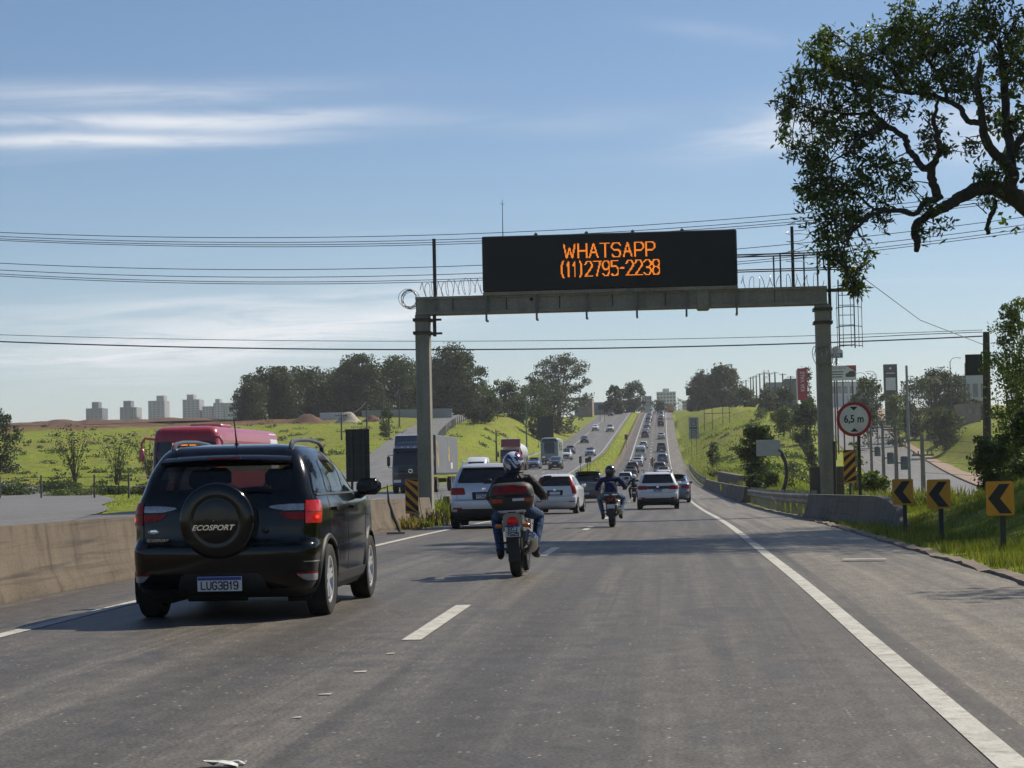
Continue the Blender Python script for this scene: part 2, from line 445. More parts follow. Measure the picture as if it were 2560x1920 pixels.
_rt = [[0, 0.06, 0.55, 3.4, 5.0, 5.5, 6, 7, 8, 9],
       [0, 0.06, 0.55, 3.4, 4.0, 4.5, 4, 5, 6, 8],
       [0, 0.05, 0.45, 2.7, 2.6, 1.3, 0.5, 1, 3, 7],
       [-0.1, 0.02, 0.12, 0.3, -0.6, -2.0, -2, -1, 1, 6],
       [-0.1, 0.04999999999999999, 0.15, -0.5, -2.0, -3.0, -3, -1.5, 1, 6],
       [0, 0.21, 0.35, -0.1, -1.7, -3.0, -3, -1, 2, 7],
       [0, 0.48, 0.8, 0.8, -1.0, -2.8, -2.6, 0, 3, 8],
       [0, 0.72, 1.2, 1.6, 0.5, -1.8, -2.2, 2.0, 6, 12],
       [0, 0.72, 1.2, 2.5, 2.6, -0.6, -1.5, 4.0, 8, 14],
       [0, 0.48, 0.8, 3.0, 4.0, 1.2, -0.3, 6.5, 10, 16],
       [0, 0.48, 0.8, 3.6, 5.2, 3.0, 2.8, 8.5, 12, 17],
       [0, 0.48, 0.8, 4.0, 6.0, 4.6, 6.4, 11, 14, 18],
       [0, 0.48, 0.8, 3.0, 4.2, 4.0, 15.5, 16, 17, 18],
       [0, 0.24, 0.4, 0.8, 1.0, 1.2, 21, 21, 21, 21],
       [0, 0.0, 0, 0, 0, 0, 22, 22, 22, 22],
       [0, 0.0, 0, 0, 0, 0, 20, 20, 20, 20]]
_RT = np.array(_rt, float)
for _i, _y in enumerate(_ry):          # columns nearest the road are measured from the road itself
    _RT[_i, :6 if _y >= 200 else 4] += float(hz(_y))
def rland(u, y):
    yi = np.clip(np.searchsorted(_ry, y) - 1, 0, len(_ry) - 2); ui = np.clip(np.searchsorted(_ru, u) - 1, 0, len(_ru) - 2)
    ry = np.array(_ry, float); ru = np.array(_ru, float)
    ty = np.clip((y - ry[yi]) / (ry[yi + 1] - ry[yi]), 0, 1); tu = np.clip((u - ru[ui]) / (ru[ui + 1] - ru[ui]), 0, 1)
    ty = ty * ty * (3 - 2 * ty)
    return (_RT[yi, ui] * (1 - tu) + _RT[yi, ui + 1] * tu) * (1 - ty) + (_RT[yi + 1, ui] * (1 - tu) + _RT[yi + 1, ui + 1] * tu) * ty
# side roads: centre line points (x, y, z, half width)
STREET = [(21, 120, -2.9, 6), (23, 160, -2.7, 6), (26, 200, -2.2, 6), (31, 260, -1.4, 6), (36.5, 330, 0.2, 6), (40.5, 400, 3.2, 6.3), (44, 470, 7.0, 6.6), (52, 600, 16.4, 6.6), (58, 700, 20.6, 6.6), (64, 800, 22.0, 6.6)]
RAMP = [(-24.5, 118, 0.0, 3.4), (-26, 150, 0.05, 3.6), (-29.5, 190, .45, 3.8), (-33.5, 235, 2.0, 3.8), (-38.5, 290, 4.7, 3.8), (-44.5, 370, 9.3, 3.8), (-46.5, 430, 12.6, 3.8), (-45.5, 480, 14.8, 3.8), (-43, 560, 16.0, 3.8)]
BRANCH = [(-19.0, 48, 0.0, 3.0), (-22.2, 64, 0.0, 3.0), (-27.6, 86, 0.0, 3.4), (-33.2, 103, -.05, 3.8), (-47.5, 150, 0, 5), (-77, 216, 1.0, 6), (-110, 270, 3.0, 7)]
def spine(P, step=6.0):
    P = np.array(P, float); out = []
    for i in range(len(P) - 1):
        a, b = P[i], P[i + 1]; p0 = P[i - 1] if i else 2 * a - b; p3 = P[i + 2] if i + 2 < len(P) else 2 * b - a
        n = max(2, int(np.linalg.norm(b[:2] - a[:2]) / step))
        for k in range(n):
            t = k / n
            out.append(0.5 * (2 * a + (b - p0) * t + (2 * p0 - 5 * a + 4 * b - p3) * t * t + (3 * a - p0 - 3 * b + p3) * t**3))
    out.append(P[-1]); return np.array(out)
SPINES = {'street': spine(STREET), 'ramp': spine(RAMP), 'branch': spine(BRANCH)}
def ss(a, b, x):
    t = np.clip((x - a) / (b - a), 0, 1); return t * t * (3 - 2 * t)
def land(x, y, sheet=False):
    """height of the ground; the bare sheet lies lower under every road"""
    x = np.asarray(x, float); y = np.asarray(y, float); u = x - xo(y)
    H, O, B = hz(y), oz(y), lb(y)
    z = np.where(u > -7.4, H, 0.0)
    tm = ss(-10.2, -7.9, u); zm = O * (1 - tm) + H * tm
    z = np.where(u <= -7.4, zm, z)
    d = -21.2 - u
    tl = ss(0, 13, d); z = np.where(u < -21.2, O * (1 - tl) + B * tl, z)
    bumps = 0.35 * np.sin(x * 0.11 + y * 0.05) * np.sin(y * 0.07 - x * 0.03) + 0.15 * np.sin(x * 0.31 + 1.3) * np.sin(y * 0.23)
    z = z + np.where(u < -26, bumps * ss(26, 50, -u) * ss(60, 160, y), 0)
    z = np.where(u > 4.0, rland(u, y) + bumps * ss(6, 16, u) * ss(100, 220, y), z)
    under = np.where((u > -7.2) & (u < 3.75), 0.12, 0.0) + np.where((u > -21.0) & (u < -10.4), 0.12, 0.0)
    for k, S in SPINES.items():
        near = (y > S[0, 1] - 25) & (y < S[-1, 1] + 25)
        if not np.any(near): continue
        xs, ys = (x[near], y[near]) if x.ndim else (x.reshape(1), y.reshape(1))
        D = (xs[:, None] - S[None, :, 0])**2 + (ys[:, None] - S[None, :, 1])**2
        i = D.argmin(1); a = np.clip(i, 0, len(S) - 2); p, q = S[a], S[a + 1]
        best = None
        for aa in (np.clip(i - 1, 0, len(S) - 2), a):
            p, q = S[aa], S[aa + 1]; e = q - p
            t = np.clip(((xs - p[:, 0]) * e[:, 0] + (ys - p[:, 1]) * e[:, 1]) / (e[:, 0]**2 + e[:, 1]**2), 0, 1)
            c = p + e * t[:, None]; dd = np.hypot(xs - c[:, 0], ys - c[:, 1])
            if best is None: best = [dd, c[:, 2], c[:, 3]]
            else:
                m = dd < best[0]; best = [np.where(m, dd, best[0]), np.where(m, c[:, 2], best[1]), np.where(m, c[:, 3], best[2])]
        uu = xs - xo(ys); keep = ss(21.0, 23.5, -uu) if k != 'street' else ss(5, 9, uu)
        w = (1 - ss(best[2] + 0.5, best[2] + (7 if k != 'street' else 9), best[0])) * keep
        und = np.where(best[0] < best[2] + 0.1, 0.12, 0.0) * (keep > 0.5)
        if x.ndim:
            z[near] = z[near] * (1 - w) + best[1] * w; under[near] = np.maximum(under[near], und)
        else:
            z = z * (1 - w[0]) + best[1][0] * w[0]; under = max(float(under), float(und[0]))
    return z - under if sheet else z
def gz(x, y): return float(land(np.array([float(x)]), np.array([float(y)]))[0])

# ground sheet ------------------------------------------------------
def seq(*parts):
    out = []
    for a, b, n in parts: out += list(np.linspace(a, b, n, endpoint=False))
    return np.array(out + [parts[-1][1]])
gy = seq((-40, 20, 8), (20, 64, 26), (64, 160, 40), (160, 520, 72), (520, 900, 38), (900, 1500, 8), (1500, 6000, 8))
gu = seq((-3000, -600, 6), (-600, -160, 12), (-160, -60, 26), (-60, -21.4, 36), (-21.4, -21.0, 1), (-21.0, -20.9, 1), (-20.9, -10.5, 4), (-10.5, -10.3, 1), (-10.3, -7.8, 5), (-7.8, -7.1, 1), (-7.1, 3.6, 4), (3.6, 3.9, 1), (3.9, 8, 10), (8, 30, 26), (30, 70, 30), (70, 160, 16), (160, 600, 10), (600, 3000, 6))
GX, GY = np.meshgrid(gu, gy); GXX = GX + xo(GY)
GZ = land(GXX.ravel(), GY.ravel(), True)
nx, ny = len(gu), len(gy)
verts = np.column_stack([GXX.ravel(), GY.ravel(), GZ])
ii, jj = np.meshgrid(np.arange(ny - 1), np.arange(nx - 1), indexing='ij'); a = (ii * nx + jj).ravel()
gme = bpy.data.meshes.new('ground'); gme.from_pydata(verts.tolist(), [], np.column_stack([a, a + 1, a + nx + 1, a + nx]).tolist())
gme.polygons.foreach_set('use_smooth', [True] * len(gme.polygons))
def grass_mat():
    m, n, b = _new_mat('grass_ground'); P = _coord(n, 'Object')
    f1 = _noise(n, P, 0.045, 3, 0.62, 0.6); f2 = _noise(n, P, 0.45, 4, 0.68, 0.4); f3 = _noise(n, P, 5.0, 3, 0.7)
    g = _ramp(n, f2, ((0.26, (0.085, 0.120, 0.008)), (0.48, (0.19, 0.24, 0.013)), (0.72, (0.29, 0.325, 0.022))))
    g = _mix(n, _ramp(n, f1, ((0.45, 0.0), (0.68, 0.75))), g, (0.22, 0.20, 0.045))
    g = _mix(n, _ramp(n, _noise(n, P, 0.14, 3, 0.66, 0.8), ((0.53, 0.0), (0.70, 0.85))), g, (0.24, 0.185, 0.07))
    g = _mix(n, 0.6, g, _ramp(n, f3, ((0.3, 0.2), (0.7, 0.8))), 'OVERLAY')
    g = _mix(n, _ramp(n, _noise(n, P, 1.3, 3, 0.7, 0.6), ((0.50, 0.0), (0.62, 0.62))), g, (0.055, 0.080, 0.012))
    # bare red earth: the worked ridge behind the field
    sp = n.nodes.new('ShaderNodeSeparateXYZ'); _lnk(n, P, sp.inputs[0])
    wob = _math(n, 'MULTIPLY', _math(n, 'SUBTRACT', _noise(n, P, 0.03, 4, 0.6), 0.5), 90.0)
    yy = _math(n, 'ADD', sp.outputs[1], wob)
    e = _math(n, 'MULTIPLY', _ramp(n, _math(n, 'DIVIDE', yy, 1000.0), ((0.405, 0.0), (0.425, 1.0), (0.60, 1.0), (0.62, 0.0))), _ramp(n, _math(n, 'DIVIDE', sp.outputs[0], -200.0), ((0.33, 0.0), (0.37, 1.0))))
    earth = _ramp(n, f2, ((0.3, (0.075, 0.038, 0.024)), (0.55, (0.15, 0.075, 0.045)), (0.75, (0.22, 0.15, 0.09))))
    col = _mix(n, _math(n, 'MULTIPLY', e, _ramp(n, _noise(n, P, 0.09, 5, 0.6), ((0.36, 0.2), (0.48, 1.0)))), g, earth)
    _lnk(n, col, b.inputs['Base Color']); b.inputs['Roughness'].default_value = 0.9; b.inputs['Specular IOR Level'].default_value = 0.15
    _bump(n, b, _math(n, 'ADD', f3, f2), 0.9, 0.25); return m
M_GRASS = grass_mat(); gme.materials.append(M_GRASS)
ground = tag(link('ground', gme), kind='structure')

# road surfaces -----------------------------------------------------
A_MAIN = asphalt('asphalt_main', (0.116, 0.103, 0.083), tracks=((-1.1, .36, .95), (0.6, .32, .75), (-4.7, .38, .8), (-2.9, .36, .95), (-0.25, .4, .6)), stain=.8)
A_SHLD = asphalt('asphalt_shoulder', (0.180, 0.157, 0.122), stain=0.35)
A_LSHD = asphalt('asphalt_left_verge', (0.095, 0.083, 0.068), stain=0.7)
A_OPP = asphalt('asphalt_opposite', (0.138, 0.132, 0.122), stain=0.3)
A_SIDE = asphalt('asphalt_side', (0.175, 0.167, 0.152), stain=0.3)
M_LINE = concrete('road_paint', (0.44, 0.43, 0.385), 0.55, 2.6)
M_LINE2 = concrete('road_paint_worn', (0.42, 0.41, 0.38), 0.5, 2.0)
M_KERB = concrete('kerb_concrete', (0.17, 0.135, 0.10), 0.6)
ys_road = seq((-40, 20, 12), (20, 160, 56), (160, 900, 130), (900, 1100, 10))
def strip(name, u0, u1, zf, m, dz=0.0, ys=ys_road, parent=None, nu=2, kind='structure', xf=xo):
    mb = MB(); rows = []
    for y in ys:
        zz = float(zf(y)) + dz; x0 = float(xf(y))
        rows.append([(x0 + lerp(u0, u1, k / (nu - 1)), y, zz) for k in range(nu)])
    mb.grid(rows, flip=False)
    o = mb.build(name, m, parent, smooth=80, recalc=False)
    if parent is None and kind: o['kind'] = kind
    return o
highway = strip('highway', -5.85, 1.66, hz, A_MAIN, 0.0, nu=6)
strip('road_shoulder', 1.64, 3.62, hz, A_SHLD, -0.004, nu=3)
strip('road_verge', -7.25, -5.84, hz, A_LSHD, -0.004, nu=3)
oppo = strip('opposite_carriageway', -21.0, -10.35, oz, A_OPP, 0.0, nu=5)
def line_run(name, u, w, y0, y1, zf, parent, m, n=40, dz=0.005):
    return strip(name, u - w / 2, u + w / 2, zf, m, dz, np.linspace(y0, y1, n), parent)
line_run('edge_line', 1.40, 0.15, -5, 330, hz, highway, M_LINE, 120)
line_run('edge_line', 1.40, 0.22, 330, 860, hz, highway, M_LINE, 80, 0.02)
line_run('edge_line', -5.60, 0.15, -5, 330, hz, highway, M_LINE, 120)
line_run('edge_line', -5.60, 0.20, 330, 860, hz, highway, M_LINE, 80, 0.02)
for k in range(-1, 50):
    y0 = 15.6 + 16 * k; line_run('lane_dash', -2.02, 0.15 if k < 20 else 0.24, y0, y0 + 4.0, hz, highway, M_LINE, 4, 0.005 if k < 20 else 0.02)
line_run('edge_line', -11.0, 0.16, 20, 860, oz, oppo, M_LINE, 140, 0.02)
line_run('edge_line', -17.9, 0.16, 150, 640, oz, oppo, M_LINE, 90, 0.02)
for k in range(0, 52):
    y0 = 20 + 16 * k; line_run('lane_dash', -14.4, 0.17, y0, y0 + 4.0, oz, oppo, M_LINE, 4, 0.02)
# worn marks of the old lane line, beside the present one
for (x, y, l) in ((-2.02, 14.4, .10), (-2.03, 13.1, .12), (-2.04, 11.8, .09), (-2.01, 10.7, .06), (2.55, 27.9, .55)):
    mb = MB(); w = 0.07 if x < 0 else 0.55
    mb.grid([[(x - w / 2 + rng.uniform(-.02, .02), y + l * t - .04 * t, 0.006), (x + w / 2 * rng.uniform(.6, 1), y + l * t, 0.006)] for t in (0, .5, 1)]) if x < 0 else mb.grid([[(2.27, 27.80, .0), (2.6, 27.76, .0), (2.83, 27.70, .0)], [(2.27, 28.0, .0), (2.6, 27.98, .0), (2.85, 27.86, .0)]])
    mb.build('worn_mark', M_LINE2, highway, smooth=0, recalc=False)
# side roads
def road_from_spine(name, S, m, dz=0.0, lines=True):
    mb = MB(); rows = []; T = np.gradient(S[:, :2], axis=0); T /= np.linalg.norm(T, axis=1)[:, None]
    for p, t in zip(S, T):
        nrm = (t[1], -t[0]); rows.append([(p[0] + nrm[0] * p[3] * k, p[1] + nrm[1] * p[3] * k, p[2] + dz) for k in (-1, -.5, 0, .5, 1)])
    mb.grid(rows); o = mb.build(name, m, None, smooth=80, recalc=False); o['kind'] = 'structure'
    return o, rows
street, street_rows = road_from_spine('side_street', SPINES['street'], A_SIDE, 0.02)
ramp, ramp_rows = road_from_spine('ramp_road', SPINES['ramp'], A_SIDE, 0.03)
branch, branch_rows = road_from_spine('branch_road', SPINES['branch'], A_SIDE, 0.012)
mb = MB(); T = [Vector(r[4]) for r in street_rows]           # brown pavement beside the street
mb.grid([[(p.x, p.y, p.z + .12), (p.x + 3.4, p.y, p.z + .2)] for p in T])
tag(mb.build('street_pavement', mat('red_paving', (0.27, 0.19, 0.14), .9, var=.3, vs=.4), smooth=80, recalc=False), kind='structure')
for a in (0,):
    mb = MB(); mb.tube([(p.x, p.y, p.z + .06) for p in T], .14, 6); tag(mb.build('kerb', M_KERB), kind='structure')
# kerb at the right edge of the shoulder, broken and earthy
mb = MB(); rows = []
for y in seq((5, 60, 110), (60, 330, 90)):
    x0 = float(xo(y)) + 3.60 + .03 * math.sin(y * 1.7) + .02 * math.sin(y * 4.3); z = float(hz(y)); h = .025 + .018 * math.sin(y * 2.1) * math.sin(y * .7) + .012 * math.sin(y * 5.3)
    rows.append([(x0, y, z - .1), (x0 + .03, y, z + h), (x0 + .19, y, z + h + .01), (x0 + .30, y, z - .12)])
mb.grid(rows); tag(mb.build('roadside_kerb', M_KERB, recalc=False), kind='structure')

# ------------------------------------------------------------------ vehicles
V = dict(
    glass=glassy('vehicle_glass', (0.008, 0.009, 0.010)), tyre=mat('tyre_rubber', (0.018, 0.018, 0.018), .85, var=.3, vs=9, bump=.2),
    rim=mat('alloy_rim', (0.62, 0.63, 0.65), .30, .45, .08), trim=mat('black_plastic', (0.022, 0.022, 0.023), .6, var=.2, vs=6),
    seam=mat('panel_gap', (0.006, 0.006, 0.006), .8, var=0), chrome=mat('chrome_trim', (0.75, 0.76, 0.78), .12, 1.0, .03),
    red=mat('red_lens', (0.26, 0.006, 0.006), .30, 0, .35, 14, spec=.25), redlit=mat('lit_red_lens', (0.30, 0.006, 0.005), .18, 0, .45, 18, spec=.4, coat=.25, emit=(1, .02, .01), estr=.06),
    white=mat('clear_lens', (0.34, 0.35, 0.37), .15, .3, .3, 16, coat=.5), amber=mat('amber_lens', (0.55, 0.12, 0.01), .18, 0, .2, 14, coat=.5),
    plate=mat('plate_white', (0.62, 0.64, 0.68), .45, var=.1), plateblue=mat('plate_blue', (0.02, 0.06, 0.30), .45, var=.1), ink=mat('plate_ink', (0.012, 0.012, 0.016), .6, var=0),
    dark=mat('underbody', (0.012, 0.012, 0.012), .9, var=.2), head=mat('headlight_lens', (0.72, 0.74, 0.78), .1, .3, .1, 12, coat=.8), seat=mat('seat_fabric', (0.03, 0.03, 0.032), .9, var=.2))

GLYPH = {'W': [[(0, 1), (.25, 0), (.5, .7), (.75, 0), (1, 1)]], 'H': [[(0, 0), (0, 1)], [(1, 0), (1, 1)], [(0, .5), (1, .5)]], 'A': [[(0, 0), (.5, 1), (1, 0)], [(.18, .34), (.82, .34)]], 'T': [[(0, 1), (1, 1)], [(.5, 1), (.5, 0)]],
    'S': [[(1, .83), (.8, 1), (.2, 1), (0, .83), (0, .66), (.2, .52), (.8, .48), (1, .34), (1, .17), (.8, 0), (.2, 0), (0, .17)]], 'P': [[(0, 0), (0, 1), (.75, 1), (1, .87), (1, .58), (.75, .45), (0, .45)]], '(': [[(.8, 1.05), (.4, .78), (.4, .22), (.8, -.05)]], ')': [[(.2, 1.05), (.6, .78), (.6, .22), (.2, -.05)]],
    '1': [[(.15, .76), (.55, 1), (.55, 0)]], '2': [[(0, .8), (.2, 1), (.8, 1), (1, .82), (1, .62), (0, 0), (1, 0)]], '7': [[(0, 1), (1, 1), (.4, 0)]], '9': [[(1, .62), (.75, .45), (.25, .45), (0, .6), (0, .85), (.25, 1), (.75, 1), (1, .85), (1, .25), (.75, 0), (.25, 0), (.05, .12)]],
    '5': [[(.95, 1), (.05, 1), (0, .60), (.25, .64), (.75, .62), (1, .46), (1, .17), (.75, 0), (.2, 0), (.03, .08)]], '-': [[(.1, .48), (.9, .48)]], '3': [[(0, .87), (.25, 1), (.75, 1), (1, .86), (1, .66), (.75, .52), (.4, .52)], [(.75, .52), (1, .38), (1, .15), (.75, 0), (.25, 0), (0, .14)]],
    '8': [[(.25, .53), (0, .68), (0, .86), (.25, 1), (.75, 1), (1, .86), (1, .68), (.75, .53), (.25, .53), (0, .38), (0, .15), (.25, 0), (.75, 0), (1, .15), (1, .38), (.75, .53)]], 'L': [[(0, 1), (0, 0), (1, 0)]], 'U': [[(0, 1), (0, .2), (.25, 0), (.75, 0), (1, .2), (1, 1)]], 'G': [[(1, .84), (.75, 1), (.25, 1), (0, .82), (0, .18), (.25, 0), (.75, 0), (1, .18), (1, .46), (.55, .46)]],
    'B': [[(0, 0), (0, 1), (.75, 1), (1, .87), (1, .66), (.75, .53), (0, .53)], [(.75, .53), (1, .38), (1, .15), (.75, 0), (0, 0)]], 'E': [[(1, 1), (0, 1), (0, 0), (1, 0)], [(0, .52), (.85, .52)]], 'C': [[(1, .82), (.75, 1), (.25, 1), (0, .82), (0, .18), (.25, 0), (.75, 0), (1, .18)]], 'J': [[(1, 1), (1, .2), (.75, 0), (.25, 0), (0, .2)]],
    'F': [[(0, 0), (0, 1), (1, 1)], [(0, .52), (.8, .52)]], 'N': [[(0, 0), (0, 1), (1, 0), (1, 1)]], '4': [[(.75, 0), (.75, 1), (0, .3), (1, .3)]], 'I': [[(.5, 0), (.5, 1)]], 'R': [[(0, 0), (0, 1), (.75, 1), (1, .87), (1, .62), (.75, .48), (0, .48)], [(.55, .48), (1, 0)]]}
def strokes(txt, w, h, gap=.42):
    """letter strokes of a line of signs, centred, w wide and h high"""
    adv = [(.62 if ch in '()1I-' else 1.35 if ch == 'W' else 1.0) for ch in txt]; tot = sum(adv) + gap * (len(txt) - 1); k = w / tot; x = -w / 2; out = []
    for ch, a in zip(txt, adv):
        for line in GLYPH[ch]: out.append([(x + p[0] * a * k, (p[1] - .5) * h) for p in line])
        x += (a + gap) * k
    return out
def stroke_letters(name, txt, w, h, t, m, parent, c, tilt=0.0):
    """raised letters made of flat strokes"""
    M = Matrix.Translation(c) @ Matrix.Rotation(tilt, 4, 'X'); mb = MB()
    for line in strokes(txt, w, h):
        for (a, b) in zip(line, line[1:]):
            d = Vector((b[0] - a[0], 0, b[1] - a[1])); l = d.length; d.normalize(); n = Vector((-d.z, 0, d.x)) * t / 2; a3, b3 = Vector((a[0], 0, a[1])) - d * t * .4, Vector((b[0], 0, b[1])) + d * t * .4
            mb.add([a3 - n, b3 - n, b3 + n, a3 + n], [(0, 1, 2, 3)], 0, M)
    o = mb.build(name, m, parent, 0, recalc=False); return o
T_HATCH = [(.130, .24, .24, .90, .22, .32, .10, .14), (.18, .09, .09, .955, .20, .34, .12, .16), (.26, .025, .02, .985, .19, .36, .14, .18), (.36, 0, 0, 1, .19, .36, .15, .2),
           (.425, .005, .02, 1, .19, .36, .15, .2), (.445, .05, .04, 1, .17, .36, .14, .2), (.58, .085, .09, 1, .17, .36, .13, .2), (.63, .105, .17, .985, .17, .34, .12, .2), (.655, .115, .25, .97, .17, .3, .12, .2),
           (.68, .135, .98, .955, .17, .25, .11, .2), (.71, .16, 1.10, .93, .16, .22, .11, .22), (.85, .30, 1.60, .82, .15, .2, .10, .2), (.94, .42, 2.05, .735, .14, .2, .10, .18), (.965, .48, 2.25, .70, .14, .2, .10, .16), (.985, .62, 2.5, .62, .14, .2, .08, .12), (1.0, .95, 2.8, .38, .1, .1, .05, .05)]
T_SEDAN = [r if r[0] < .64 else None for r in T_HATCH]
T_SEDAN = [r for r in T_SEDAN if r] + [(.655, .12, .25, .97, .17, .3, .12, .2), (.68, .18, .98, .955, .2, .25, .14, .2), (.70, .62, 1.08, .93, .2, .22, .12, .22), (.725, .74, 1.15, .91, .18, .22, .12, .22), (.85, 1.08, 1.60, .84, .17, .2, .12, .2), (.94, 1.40, 2.05, .765, .16, .2, .1, .18), (.965, 1.52, 2.25, .73, .15, .2, .1, .16), (.985, 1.75, 2.5, .6, .14, .2, .08, .12), (1.0, 2.1, 2.8, .36, .1, .1, .05, .05)]
T_PICK = [(.16, .10, .24, .90, .10, .3, .02, .12), (.22, .03, .09, .96, .08, .32, .03, .14), (.33, 0, 0, .99, .08, .32, .03, .16), (.37, .05, 0, 1, .07, .34, .02, .18), (.50, .06, .06, 1, .07, .34, .02, .18), (.60, .06, .15, .985, .07, .3, .02, .18), (.628, .07, .22, .97, .07, .3, .02, .2),
          (.635, .10, .28, .965, .07, .3, .02, .2), (.645, 1.50, .95, .955, .10, .25, .03, .2), (.68, 1.52, 1.05, .93, .12, .22, .03, .2), (.85, 1.60, 1.55, .84, .14, .2, .05, .2), (.94, 1.68, 1.95, .77, .14, .2, .06, .18), (.97, 1.74, 2.15, .73, .14, .2, .06, .15), (.988, 1.9, 2.4, .6, .12, .2, .05, .1), (1.0, 2.15, 2.6, .4, .1, .1, .05, .05)]
T_VAN = [(.09, .10, .25, .92, .10, .3, .02, .12), (.13, .02, .06, .97, .08, .3, .02, .14), (.22, 0, 0, .99, .08, .3, .02, .16), (.26, .03, .02, 1, .08, .3, .02, .18), (.38, .03, .08, 1, .08, .3, .02, .18), (.45, .03, .25, 1, .08, .3, .02, .2), (.50, .03, .55, 1, .08, .25, .02, .2), (.54, .03, .85, .99, .08, .22, .02, .22), (.75, .05, 1.35, .95, .09, .22, .03, .2), (.90, .08, 1.75, .90, .12, .2, .03, .15), (.96, .13, 1.95, .84, .16, .2, .03, .1), (.985, .22, 2.2, .74, .2, .2, .02, .08), (1.0, .45, 2.5, .55, .2, .2, .02, .05)]

